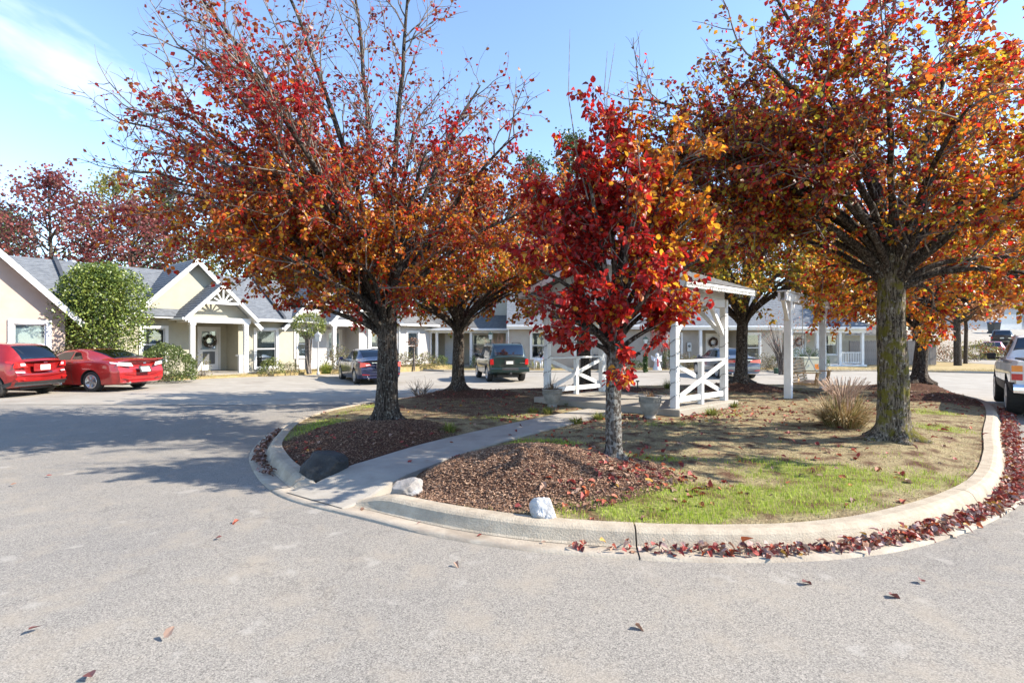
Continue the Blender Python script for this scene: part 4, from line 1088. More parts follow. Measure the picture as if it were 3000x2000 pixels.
# board fence beside the porch
def fence():
    root = tag(empty('board_fence', (27.8, 37.2, -.12)), 'weathered grey board fence right of the railed porch', 'fence')
    rn = random.Random(4); x = -3.2
    meshes = [MB().prism([(-w / 2, 0), (w / 2, 0), (w / 2, h - .04), (w / 2 - .03, h), (-w / 2 + .03, h), (-w / 2, h - .04)], -.011, .011, 'y').mesh('plank', M_fence) for w, h in ((.14, 1.74), (.14, 1.72), (.145, 1.76))]
    while x < 3.0:
        o = link('plank', rn.choice(meshes), root, (x, rn.uniform(-.006, .006), .03), (0, rn.uniform(-.01, .01), 0)); x += .15
    for z in (.35, 1.4): MB().box(-3.25, 3.0, .013, .05, z - .045, z + .045).build('rail', M_fence, root)
    for px in (-3.2, -1.1, 1.0, 2.95): MB().box(px - .045, px + .045, .05, .14, 0, 1.78).build('post', M_fence, root)
    for k in range(9): link('plank', meshes[k % 3], root, (3.02, .1 + k * .15, .03), (0, 0, math.pi / 2))
fence()
def far_house():
    root = tag(empty('hillside_garage', (74, 76, 3.0)), 'pale grey building at the top of the far street', 'building')
    MB().box(-9, 9, 0, 8, 0, 4.2).build('wall', mat('pale_grey_siding', (.42, .42, .43), (.47, .47, .48), rough=.8, scale=2), root)
    slope(root, (-9.5, -.5, 4.1), (9.5, -.5, 4.1), (9.5, 4, 7), (-9.5, 4, 7), M_shingle, 8)
    MB().box(-3, 1.6, -.06, 0, .1, 2.6).build('garage_door', M_trim, root)
far_house()
# neighbour's shed behind the fence
def shed():
    root = tag(empty('shed', (29, 43, -.1)), 'small pale shed showing its roof above the board fence', 'shed')
    MB().box(-2.2, 2.2, 0, 3, 0, 2.3).build('wall', M_beige, root)
    slope(root, (-2.5, -.3, 2.2), (2.5, -.3, 2.2), (2.5, 1.5, 3.2), (-2.5, 1.5, 3.2), M_shingle2, 8); slope(root, (2.5, 3.3, 2.2), (-2.5, 3.3, 2.2), (-2.5, 1.5, 3.2), (2.5, 1.5, 3.2), M_shingle2, 6)
shed()

# lawn strips in front of the houses
M_lawn = mat('dormant_lawn', (0.30, 0.225, 0.10), (0.42, 0.32, 0.155), rough=.95, scale=5, detail=9, bump=.8, bscale=60, c3=(0.17, 0.17, 0.06), s3=1.2)
pl = [row_pt(x, y, 0) for x, y in ((-14, -1.1), (-6.6, -1.1), (-5.2, -.75), (0, -.85), (3, -.8), (9, -1.0), (11.8, -1.4), (12.2, 1.5), (-14, 1.5))]
lawn_prism('lawn', [(p.x, p.y) for p in pl], -.3, .085, M_lawn)
lawn_prism('lawn', [(-6.6, 32.2), (-4.0, 30.4), (0, 30.0), (9, 30.2), (17, 30.6), (23, 31.2), (27, 28.6), (31, 27.2), (34.5, 29.5), (35.5, 36), (38, 52), (24, 52), (24.4, 38), (-5.5, 36.2)], -.6, -.115, M_lawn)
tag(MB().tube([(-6.65, 32.1, -.16), (-4.0, 30.3, -.16), (0, 29.9, -.16), (9, 30.1, -.16), (17, 30.5, -.16), (23, 31.1, -.16), (27, 28.5, -.16)], .09, 6).build('edging_curb', M_concrete), kind='structure')
# ------------------------------------------------------------------ vehicles
def paint(name, c, flake=.25, rough=.32):
    return mat('paint_' + name, tuple(v * .85 for v in c), tuple(min(1, v * 1.08) for v in c), rough=rough, scale=2.0, detail=3, metallic=flake, coat=1.0)

class CarShape:
    def __init__(s, L, hw, sta, bow=.16, fas=((0, 0), (2, 0)), nose=.30, tumble=None):
        s.L, s.hw, s.bow, s.fas, s.nose = L, hw, bow, np.array(fas), nose
        s.sta = np.array(sta)            # s, ztop, zbelt, width factor, roof width factor, zbottom
    def prm(s, u):
        o = np.array((-.016, -.008, 0, .008, .016)); x = np.clip(u + o, 0, 1)
        return [np.interp(x, s.sta[:, 0], s.sta[:, k]).mean() for k in range(1, 6)]
    def ring(s, u):
        zt, zb, w, wr, z0 = s.prm(u)
        w *= s.hw; wr *= s.hw
        w *= .94 + .06 * float(ss(0, .06, u)) * float(ss(1.0, .93, u))
        zm = z0 + (zb - z0) * .55; d = max(zt - zb, .02)
        return np.array([(0, z0), (w * .86, z0), (w * .965, z0 + .10), (w * 1.0, zm), (w * .985, zb - .07), (w * .945, zb), (wr, zt - .055 * min(1, d / .25) - .012), (wr * .80, zt - .012), (0, zt)])
    def yz(s, u, t):
        R = s.ring(u); i = min(int(t), 7); f = t - i
        p1, p2 = R[i], R[i + 1]; p0 = R[i - 1] if i > 0 else np.array((-R[1][0], R[1][1])); p3 = R[i + 2] if i < 7 else np.array((-R[7][0], R[7][1]))
        sm = .5 * (2 * p1 + (p2 - p0) * f + (2 * p0 - 5 * p1 + 4 * p2 - p3) * f * f + (3 * p1 - p0 - 3 * p2 + p3) * f ** 3)
        li = p1 * (1 - f) + p2 * f
        k = .25 if i in (4, 5) else .75
        return sm * k + li * (1 - k)
    def rx(s, y, z):
        return s.bow * (abs(y) / s.hw) ** 2.2 + float(np.interp(z, s.fas[:, 0], s.fas[:, 1]))
    def P(s, u, t, side=1):
        y, z = s.yz(u, t); y = max(y, 0)
        x = (u - .5) * s.L + (1 - float(ss(0, .16, u))) * s.rx(y, z) - float(ss(.78, 1, u)) * s.nose * (y / s.hw) ** 2
        return Vector((x, y * side, z))
    def N(s, u, t, side=1):
        e = .004; a = s.P(min(u + e, 1), t, side) - s.P(max(u - e, 0), t, side); b = s.P(u, min(t + .03, 8), side) - s.P(u, max(t - .03, 0), side)
        n = a.cross(b); n = n if side > 0 else -n
        n.normalize(); return n
    def rear(s, y, z, off=0.0):
        return Vector((-s.L / 2 + s.rx(y, z) - off, y, z))
    def body(s, nu=72):
        us = np.unique(np.concatenate([np.linspace(0, .06, 7), np.linspace(.06, .94, nu), np.linspace(.94, 1, 6)]))
        ts = np.concatenate([np.linspace(0, 8, 33)]); vs = []; m = len(ts)
        for u in us:
            for t in ts: vs.append(s.P(u, t, 1))
            for t in ts[1:-1][::-1]: vs.append(s.P(u, t, -1))
        k = 2 * m - 2; fs = []
        for i in range(len(us) - 1):
            for j in range(k): fs.append((i * k + j, i * k + (j + 1) % k, (i + 1) * k + (j + 1) % k, (i + 1) * k + j))
        # close rear and front with strips across
        for base, rev in ((0, False), ((len(us) - 1) * k, True)):
            for j in range(m - 1):
                a, b = base + j, base + j + 1; c = base + (k - j) % k; d = base + (k - j - 1) % k
                f = [a, b, d, c]; f = [x for i, x in enumerate(f) if x not in f[:i]]
                if len(f) >= 3: fs.append(tuple(f if rev else f[::-1]))
        return vs, fs

def patch(fn, nu, nv, off, th=.004):
    """thin shell over a surface function fn(a,b)->(point, normal), a,b in 0..1"""
    vs = []; fs = []
    for i in range(nu + 1):
        for j in range(nv + 1):
            p, n = fn(i / nu, j / nv); vs.append(p + n * off)
    for i in range(nu + 1):
        for j in range(nv + 1):
            p, n = fn(i / nu, j / nv); vs.append(p + n * (off - th - .01))
    w = nv + 1; o = (nu + 1) * w
    for i in range(nu):
        for j in range(nv):
            a = i * w + j; fs.append((a, a + 1, a + w + 1, a + w)); fs.append((o + a, o + a + w, o + a + w + 1, o + a + 1))
    for i in range(nu): fs.append((i * w, i * w + w, o + i * w + w, o + i * w)); fs.append((i * w + nv, o + i * w + nv, o + i * w + w + nv, i * w + w + nv))
    for j in range(nv): fs.append((j, o + j, o + j + 1, j + 1)); fs.append((nu * w + j, nu * w + j + 1, o + nu * w + j + 1, o + nu * w + j))
    return MB().add(vs, fs)

def wheel_parts(root, pos, r, width, side, spokes, rimc=None, double=False):
    """wheel > tyre is the wheel itself; rim and spokes are sub-parts"""
    M = Matrix.Translation(pos) @ Matrix.Rotation(-math.pi / 2 * side, 4, 'X'); h = width / 2
    tyre = MB().lathe([(r * .66, -h), (r * .92, -h), (r * .985, -h * .8), (r, -h * .5), (r, h * .5), (r * .985, h * .8), (r * .92, h), (r * .66, h), (r * .64, h * .6), (r * .64, -h)], 40, M=M).build('wheel', M_rubber, root, smooth=True)
    rm = rimc or M_alloy
    MB().lathe([(r * .66, h * .55), (r * .665, h * .98), (r * .60, h * 1.0), (r * .57, h * .7), (r * .55, -h * .2), (.001, -h * .2)], 36, M=M).build('rim', M_greyplastic, tyre, smooth=True)
    MB().lathe([(r * .67, h * .80), (r * .672, h * 1.02), (r * .60, h * 1.04), (r * .58, h * .78)], 36, M=M).build('rim_lip', rm, tyre, smooth=True)
    mb = MB(); n = spokes
    for k in range(n):
        for dd in ((-.11, .11) if double else (0,)):
            an = 2 * math.pi * k / n + .3; c, s_ = math.cos(an), math.sin(an); c2, s2 = math.cos(an + dd), math.sin(an + dd)
            w = r * (.055 if double else .10)
            a = M @ Vector((c * r * .10, s_ * r * .10, h * .92)); b = M @ Vector((c2 * r * .62, s2 * r * .62, h * .88))
            mb.bar(a, b, w * 2, r * .09, up=(0, side, 0))
    mb.lathe([(.001, h * 1.0), (r * .13, h * .98), (r * .17, h * .85)], 16, M=M)
    mb.build('spokes', rm, tyre)

def build_car(label, name, cs, pm, rear_pos, heading, wheels, group=None, feats=None, cat='car', zground=None, clad=False):
    h = Vector((heading[0], heading[1], 0)).normalized(); c = Vector((rear_pos[0], rear_pos[1], 0)) + h * cs.L / 2
    z = float(gz(c.x, c.y)) + .008 if zground is None else zground
    root = tag(empty(name, (c.x, c.y, z), math.atan2(h.y, h.x)), label, cat, group)
    vs, fs = cs.body(); mb = MB().add(vs, fs)
    me = mb.mesh('body', [pm, M_black], smooth=True)
    body = link('body', me, root)
    # cut the wheel wells
    r, tw, xr, xf, yw = wheels['r'], wheels['w'], wheels['xr'], wheels['xf'], wheels['y']
    cut = MB()
    for x in (xr, xf):
        for sd_ in (1, -1):
            M = Matrix.Translation((x, sd_ * (cs.hw - .06), r + wheels.get('dz', 0))) @ Matrix.Rotation(math.pi / 2, 4, 'X'); cut.lathe([(r * 1.16, -.32), (r * 1.16, .32)], 36, mi=1, M=M)
    cme = cut.mesh('cutter', [pm, M_black]); co = link('cutter', cme)
    co.matrix_world = root.matrix_world.copy()
    bo = link('tmp_body', me); md = bo.modifiers.new('b', 'BOOLEAN'); md.operation = 'DIFFERENCE'; md.object = co; md.solver = 'FAST'
    co.matrix_world = Matrix.Identity(4)
    bpy.context.view_layer.update()
    nm = bpy.data.meshes.new_from_object(bo.evaluated_get(bpy.context.evaluated_depsgraph_get()))
    if len(nm.polygons) > 100: body.data = nm
    nm.name = 'body'
    bpy.data.objects.remove(bo); bpy.data.objects.remove(co)
    for p in body.data.polygons: p.use_smooth = True
    try: body.data.set_sharp_from_angle(angle=math.radians(38))
    except Exception: pass
    for x in (xr, xf):
        for sd_ in (1, -1):
            wheel_parts(root, (x, sd_ * yw, r), r, tw, sd_, wheels.get('spokes', 5), wheels.get('rim'), wheels.get('double', False))
    # glass
    def side_patch(u0, u1, u0t, u1t, t0, t1, sd_):
        def fn(a, b):
            t = t0 + (t1 - t0) * b; lo = u0 + (u0t - u0) * b; hi = u1 + (u1t - u1) * b; u = lo + (hi - lo) * a
            n = cs.N(u, t, sd_); n = n if n.y * sd_ > 0 else -n
            return cs.P(u, t, sd_), n
        return fn
    for q in feats.get('side', []):
        for sd_ in (1, -1): patch(side_patch(*q, sd_), 10, 5, .006).build('side_window', M_carglass, root, smooth=False)
    def top_patch(u0, u1, tm0, tm1):
        def fn(a, b):
            s_ = b * 2 - 1; u = u0 + (u1 - u0) * a; tm = tm0 + (tm1 - tm0) * a; t = 8 - abs(s_) * (8 - tm); sd_ = 1 if s_ >= 0 else -1
            n = cs.N(u, min(t, 7.96), sd_); n = n if n.z > 0 else -n
            return cs.P(u, t, sd_), n
        return fn
    for nm_, q in (('rear_window', feats.get('rearglass')), ('windscreen', feats.get('windscreen'))):
        if q: patch(top_patch(*q), 10, 16, .006).build(nm_, M_carglass, root, smooth=True)
    # rear features: quads in the (y,z) plane of the tail
    def tail_patch(quad):
        q = [np.array(p, float) for p in quad]
        def fn(a, b):
            p = (q[0] * (1 - a) + q[1] * a) * (1 - b) + (q[3] * (1 - a) + q[2] * a) * b
            v = cs.rear(p[0], p[1]); e = .02; n = (cs.rear(p[0] + e, p[1]) - cs.rear(p[0] - e, p[1])).cross(Vector((0, 0, 1))); n.normalize(); n = n if n.x < 0 else -n
            return v, n
        return fn
    for nm_, m_, quad, off in feats.get('tail', []):
        for sd_ in (1, -1):
            patch(tail_patch([(y * sd_, z_) for y, z_ in quad]), 6, 4, off).build(nm_, m_, root, smooth=False)
    for nm_, m_, quad, off in feats.get('tailmid', []):
        patch(tail_patch(quad), 12, 3, off).build(nm_, m_, root)
    # lamps that wrap on to the flank
    for nm_, m_, q in feats.get('flank', []):
        for sd_ in (1, -1): patch(side_patch(*q, sd_), 6, 3, .008).build(nm_, m_, root)
    # door seams and handles as thin inlays
    for u, t0, t1, du in feats.get('seams', []):
        for sd_ in (1, -1): patch(side_patch(u, u + .0028, u + du, u + du + .0028, t0, t1, sd_), 1, 8, .0015, .001).build('door_seam', M_black, root)
    for u, t in feats.get('handles', []):
        for sd_ in (1, -1):
            p = cs.P(u, t, sd_); MB().box(-.09, .09, -.018, .018, -.016, .016).build('door_handle', pm, root, bevel=.008, loc=p + Vector((0, sd_ * .012, 0)))
    if 'mirror' in feats:
        u, t, mm = feats['mirror']
        for sd_ in (1, -1):
            p = cs.P(u, t, sd_); m0 = MB(); m0.box(-.05, .05, 0, sd_ * .10, -.02, .03); m0.box(-.07, .06, sd_ * .08, sd_ * .25, -.03, .13); m0.build('wing_mirror', mm or pm, root, bevel=.03, loc=p)
    if 'clad' in feats:
        for q in feats['clad']:
            for sd_ in (1, -1): patch(side_patch(*q, sd_), 24, 3, .012).build('sill_cladding', M_black, root)
    if 'rails' in feats:
        u0, u1, yy = feats['rails']
        for sd_ in (1, -1):
            pts = [Vector((cs.P(u, 6.6, sd_).x, cs.P(u, 6.6, sd_).y, cs.P(u, 6.6, sd_).z + (.045 if 0 < k < 7 else .0))) for k, u in enumerate(np.linspace(u0, u1, 8))]
            MB().tube(pts, .016, 6).build('roof_rail', M_black, root)
    for nm_, m_, bx in feats.get('boxes', []): MB().box(*bx).build(nm_, m_, root, bevel=.012)
    if 'exhaust' in feats:
        y, zz = feats['exhaust']; MB().tube([(-cs.L / 2 - .02 + .05, y, zz), (-cs.L / 2 + .3, y, zz)], .035, 12).build('exhaust', M_chrome, root)
    # underside
    MB().box(-cs.L * .42, cs.L * .42, -cs.hw * .55, cs.hw * .55, .20, .32).build('underbody', M_black, root)
    return root

# station rows: s, ztop, zbelt, width, roof width, zbottom
COUPE = CarShape(4.5, .915, [(0, 1.00, .93, .94, .60, .30), (.03, 1.03, .95, .97, .66, .24), (.10, 1.055, .97, .99, .66, .22), (.16, 1.10, .985, 1, .66, .21), (.24, 1.23, .985, 1, .64, .20), (.33, 1.325, .975, 1, .63, .20), (.44, 1.36, .965, .985, .64, .20), (.54, 1.32, .955, .98, .66, .20),
        (.63, 1.18, .945, .98, .70, .20), (.71, 1.01, .93, .98, .74, .20), (.80, .94, .90, .98, .76, .20), (.92, .84, .81, .95, .74, .20), (1.0, .66, .62, .86, .62, .24)], .20, ((0, .05), (.32, .05), (.40, .0), (.66, 0), (.72, .05), (.95, .07), (1.1, .0)))
P_red = paint('deep_red', (.30, .012, .012)); P_red2 = paint('bright_red', (.36, .018, .018)); P_blue = paint('dark_blue', (.012, .016, .055)); P_green = paint('dark_green', (.010, .026, .022)); P_silver = paint('grey_blue', (.16, .175, .20), .5); P_white = paint('white', (.78, .78, .78), 0)
build_car('red coupe parked by the green hedge before the porch house', 'parked_car', COUPE, P_red2, (-12.0, 16.8), (-.985, .17),
    dict(r=.325, w=.215, xr=-1.12, xf=1.40, y=.775, spokes=5), feats=dict(
        side=[(.44, .655, .455, .57, 5.15, 5.93), (.335, .425, .40, .442, 5.2, 5.85)], rearglass=(.125, .335, 6.3, 6.45), windscreen=(.69, .56, 6.25, 6.35),
        tail=[('tail_lamp', M_clear, [(.40, .80), (.84, .84), (.80, .94), (.46, .91)], .010), ('reflector', M_tail, [(.48, .42), (.76, .44), (.76, .47), (.48, .45)], .006)],
        tailmid=[('number_plate', M_plate, [(-.155, .62), (.155, .62), (.155, .77), (-.155, .77)], .012), ('plate_recess', M_black, [(-.21, .60), (.21, .60), (.21, .80), (-.21, .80)], .002), ('spoiler', P_red2, [(-.72, 1.00), (.72, 1.00), (.70, 1.04), (-.70, 1.04)], .06), ('boot_seam', M_black, [(-.62, .585), (.62, .585), (.62, .592), (-.62, .592)], .002), ('badge', M_chrome, [(-.05, .87), (.05, .87), (.04, .92), (-.04, .92)], .006)],
        flank=[('tail_lamp_side', M_clear, (.004, .05, .01, .075, 4.15, 4.75))], seams=[(.40, 1.6, 5.0, .02), (.655, 1.6, 5.0, -.01)], handles=[(.425, 4.55)], mirror=(.635, 5.05, None), exhaust=(.55, .29)))

JUKE = CarShape(4.13, .885, [(0, 1.02, .98, .96, .66, .40), (.03, 1.12, 1.03, .98, .68, .32), (.07, 1.30, 1.05, .99, .68, .27), (.12, 1.475, 1.06, 1, .69, .24), (.18, 1.535, 1.06, 1, .70, .23), (.30, 1.565, 1.05, .99, .71, .23), (.48, 1.57, 1.03, .98, .72, .23), (.60, 1.47, 1.02, .98, .74, .23), (.70, 1.22, 1.01, .99, .78, .23), (.77, 1.07, 1.0, 1, .80, .23), (.92, .98, .95, .97, .78, .26), (1, .80, .76, .86, .64, .32)], .17, ((0, .06), (.36, .06), (.44, 0), (.66, 0), (.74, .06), (1.0, .06), (1.2, .0)))
def juke_feats(pm): return dict(side=[(.47, .655, .48, .575, 5.12, 5.9), (.27, .45, .30, .455, 5.15, 5.88), (.165, .25, .215, .27, 5.2, 5.7)], rearglass=(.022, .125, 6.15, 6.35), windscreen=(.74, .605, 6.25, 6.35),
        tail=[('tail_lamp', M_tail, [(.50, .86), (.84, .84), (.80, 1.02), (.60, 1.0)], .022), ('lamp_lens', M_clear, [(.56, .905), (.68, .90), (.68, .97), (.58, .965)], .030), ('bumper_lamp', M_tail, [(.60, .50), (.82, .52), (.82, .56), (.60, .55)], .008), ('reverse_lamp', M_clear, [(.58, .70), (.78, .71), (.78, .745), (.58, .735)], .008)],
        tailmid=[('number_plate', M_plate, [(-.155, .765), (.155, .765), (.155, .915), (-.155, .915)], .014), ('plate_recess', pm, [(-.34, .73), (.34, .73), (.34, .95), (-.34, .95)], .003), ('bumper_skirt', M_black, [(-.80, .32), (.80, .32), (.82, .45), (-.82, .45)], .012), ('badge', M_chrome, [(-.06, .965), (.06, .965), (.06, 1.005), (-.06, 1.005)], .012), ('hatch_seam', M_black, [(-.72, .655), (.72, .655), (.72, .663), (-.72, .663)], .002)],
        flank=[('tail_lamp_side', M_tail, (.005, .075, .012, .06, 4.2, 4.9))], clad=[(.03, .97, .03, .97, 1.4, 2.15)], seams=[(.46, 1.9, 5.0, 0), (.26, 2.4, 5.0, .03)], handles=[(.50, 4.6)], mirror=(.65, 5.05, None), exhaust=(-.5, .30))
build_car('red crossover parked at the left edge beside the red coupe', 'parked_car', JUKE, P_red, (-13.75, 15.15), (-1, 0), dict(r=.335, w=.215, xr=-1.26, xf=1.27, y=.76, spokes=6, double=True), feats=juke_feats(P_red))

SEDAN_S = [(0, 1.02, .95, .94, .62, .30), (.03, 1.06, .97, .97, .66, .24), (.12, 1.09, .99, .99, .66, .21), (.17, 1.13, .99, 1, .66, .20), (.25, 1.33, .985, 1, .655, .20), (.32, 1.43, .98, 1, .66, .20), (.44, 1.475, .975, .99, .67, .20), (.55, 1.43, .97, .985, .68, .20), (.64, 1.25, .96, .985, .72, .20), (.72, 1.05, .95, .985, .76, .20), (.82, .98, .93, .98, .78, .20), (.93, .88, .85, .95, .74, .20), (1, .68, .64, .85, .62, .24)]
SEDAN = CarShape(4.82, .92, SEDAN_S, .19, ((0, .05), (.33, .05), (.42, 0), (.66, 0), (.72, .05), (.98, .06), (1.1, .02)))
def sedan_feats(pm, lamp):
    return dict(side=[(.44, .665, .45, .58, 5.15, 5.92), (.25, .425, .31, .435, 5.15, 5.9)], rearglass=(.165, .325, 6.3, 6.4), windscreen=(.715, .565, 6.25, 6.35), tail=lamp,
        tailmid=[('number_plate', M_plate, [(-.155, .72), (.155, .72), (.155, .87), (-.155, .87)], .012), ('plate_recess', M_black, [(-.22, .70), (.22, .70), (.22, .89), (-.22, .89)], .002), ('boot_seam', M_black, [(-.66, .66), (.66, .66), (.66, .668), (-.66, .668)], .002), ('boot_trim', M_chrome, [(-.4, .90), (.4, .90), (.4, .92), (-.4, .92)], .012)],
        flank=[('tail_lamp_side', M_tail, (.004, .085, .01, .06, 4.2, 4.8)), ('chrome_strip', M_chrome, (.22, .67, .22, .67, 5.02, 5.09))], seams=[(.432, 1.6, 5.0, 0), (.25, 2.6, 5.0, .03), (.655, 1.6, 5.0, 0)], handles=[(.46, 4.6), (.275, 4.6)], mirror=(.65, 5.05, None), exhaust=(.55, .28))
build_car('dark blue sedan parked behind the large left tree trunk', 'parked_car', SEDAN, P_blue, (-5.35, 21.1), (-.5, .866), dict(r=.33, w=.22, xr=-1.38, xf=1.42, y=.79, spokes=10),
    feats=sedan_feats(P_blue, [('tail_lamp', M_tail, [(.42, .80), (.86, .72), (.84, .93), (.50, .90)], .012), ('lamp_lens', M_clear, [(.46, .82), (.62, .79), (.64, .83), (.50, .85)], .018), ('reflector', M_tail, [(.5, .40), (.78, .42), (.78, .45), (.5, .43)], .006)]))
build_car('silver-blue sedan parked behind the right-hand gazebo rail', 'parked_car', SEDAN, P_silver, (10.9, 24.0), (0, 1), dict(r=.33, w=.22, xr=-1.38, xf=1.42, y=.79, spokes=9, double=True),
    feats=sedan_feats(P_silver, [('tail_lamp', M_tail, [(.30, .80), (.86, .77), (.84, .93), (.30, .91)], .012), ('reflector', M_tail, [(.5, .40), (.78, .42), (.78, .45), (.5, .43)], .006)]))

SUV = CarShape(4.45, .89, [(0, 1.08, 1.05, .97, .72, .46), (.02, 1.22, 1.07, .98, .74, .42), (.05, 1.55, 1.08, .99, .75, .38), (.075, 1.665, 1.08, 1, .76, .34), (.14, 1.70, 1.08, 1, .77, .33), (.4, 1.71, 1.06, 1, .77, .32), (.54, 1.69, 1.05, .99, .77, .32), (.62, 1.55, 1.05, .99, .79, .32), (.69, 1.22, 1.05, .99, .82, .32), (.74, 1.10, 1.04, .99, .86, .32), (.93, 1.03, 1.0, .98, .86, .36), (1, .90, .86, .93, .78, .42)], .07, ((0, .03), (.42, .0), (.62, 0), (.66, .09), (1.1, .09), (1.3, .07)))
def suv_feats(pm): return dict(side=[(.45, .64, .455, .575, 5.12, 5.9), (.27, .43, .275, .437, 5.12, 5.9), (.06, .245, .085, .25, 5.12, 5.88)], rearglass=(.012, .068, 6.1, 6.15), windscreen=(.70, .575, 6.2, 6.3),
        tail=[('tail_lamp', M_tail, [(.70, .78), (.86, .78), (.86, 1.02), (.72, 1.02)], .012)],
        tailmid=[('bumper', pm, [(-.86, .46), (.86, .46), (.86, .66), (-.86, .66)], .07), ('number_plate', M_plate, [(-.155, .80), (.155, .80), (.155, .93), (-.155, .93)], .014), ('plate_recess', M_black, [(-.22, .77), (.22, .77), (.22, .98), (-.22, .98)], .003), ('bumper_step', M_black, [(-.36, .54), (.36, .54), (.36, .645), (-.36, .645)], .075), ('emblem', M_chrome, [(-.72, .83), (-.46, .83), (-.46, .86), (-.72, .86)], .005)],
        flank=[('cladding_strip', M_black, (.16, .66, .16, .66, 2.9, 3.2))], seams=[(.44, 1.6, 5.0, 0), (.255, 2.6, 5.0, .01), (.65, 1.6, 5.0, 0)], handles=[(.47, 4.6), (.285, 4.6)], mirror=(.655, 5.1, M_black), rails=(.10, .52, .6), boxes=[('tow_hitch', M_black, (-2.36, -2.18, -.05, .05, .36, .45)), ('wiper', M_black, (-2.16, -2.14, -.35, .05, 1.12, 1.14))])
build_car('dark green boxy sport utility vehicle parked before the posted porch', 'parked_car', SUV, P_green, (-.08, 22.3), (-.24, .97), dict(r=.36, w=.23, xr=-1.30, xf=1.32, y=.745, spokes=5), feats=suv_feats(P_green))

PICK = CarShape(5.0, .90, [(0, 1.20, 1.16, .97, .86, .56), (.02, 1.22, 1.18, .99, .90, .52), (.38, 1.22, 1.18, 1, .90, .46), (.395, 1.60, 1.18, 1, .74, .46), (.42, 1.74, 1.18, 1, .73, .45), (.56, 1.76, 1.17, 1, .74, .45), (.62, 1.68, 1.16, 1, .75, .45), (.70, 1.28, 1.15, 1, .80, .45), (.74, 1.18, 1.14, 1, .84, .45), (.93, 1.10, 1.06, .98, .84, .45), (1, .92, .88, .92, .78, .5)], .04, ((0, .02), (.5, .0), (.66, 0), (.7, .07), (1.3, .07)))
P_beige = mat('two_tone_lower', (.50, .46, .40), (.56, .52, .45), rough=.3, coat=1.0, scale=3)
build_car('white pickup truck cut off by the right edge of the picture', 'pickup_truck', PICK, P_white, (10.95, 9.95), (.64, .77), dict(r=.40, w=.28, xr=-1.40, xf=1.55, y=.76, spokes=6, dz=.04), cat='pickup truck', feats=dict(
        side=[(.47, .66, .475, .60, 5.12, 5.9), (.405, .455, .42, .46, 5.15, 5.85)], rearglass=(.388, .415, 6.2, 6.3), windscreen=(.715, .63, 6.2, 6.3),
        tail=[('tail_lamp', M_tail, [(.72, .80), (.885, .80), (.885, .93), (.72, .93)], .014), ('turn_lamp', M_amber, [(.72, .975), (.885, .975), (.885, 1.10), (.72, 1.10)], .014), ('reverse_lamp', M_clear, [(.72, .935), (.885, .935), (.885, .97), (.72, .97)], .013)],
        tailmid=[('bumper', M_chrome, [(-.86, .55), (.86, .55), (.86, .72), (-.86, .72)], .10), ('tailgate', P_white, [(-.68, .76), (.68, .76), (.68, 1.17), (-.68, 1.17)], .012), ('number_plate', M_plate, [(-.155, .58), (.155, .58), (.155, .70), (-.155, .70)], .115)],
        clad=[(.02, .97, .02, .97, 1.6, 2.5)], seams=[(.465, 1.6, 5.0, 0), (.655, 1.6, 5.0, 0)], handles=[(.49, 4.6)], mirror=(.655, 5.1, M_black), boxes=[('bed_inset', M_black, (-2.35, -.72, -.70, .70, 1.18, 1.232))]))  # dark inset panel on the closed bed top, in place of an open bed
build_car('red hatchback parked far up the right-hand street', 'parked_car', JUKE, P_red2, (43.9, 46.8), (.69, .724), dict(r=.335, w=.215, xr=-1.26, xf=1.27, y=.76, spokes=6), feats=juke_feats(P_red2))
build_car('dark boxy van parked uphill behind the far red car', 'parked_car', SUV, paint('charcoal', (.03, .035, .04)), (51.0, 53.3), (.70, .714), dict(r=.36, w=.23, xr=-1.30, xf=1.32, y=.745, spokes=5), feats=suv_feats(P_green), cat='van')
# ------------------------------------------------------------------ trees
RED = (.52, .026, .016); CRIM = (.33, .017, .018); MAR = (.15, .022, .022); ORG = (.60, .16, .018); GOLD = (.64, .33, .03); YGR = (.40, .34, .035); OLV = (.20, .19, .03); BRN = (.26, .09, .03); PUR = (.105, .028, .036); RUST = (.36, .075, .025)
def nz(p, s, o=0.0): return mnoise.noise(Vector((p[0] * s + o, p[1] * s, p[2] * s)))

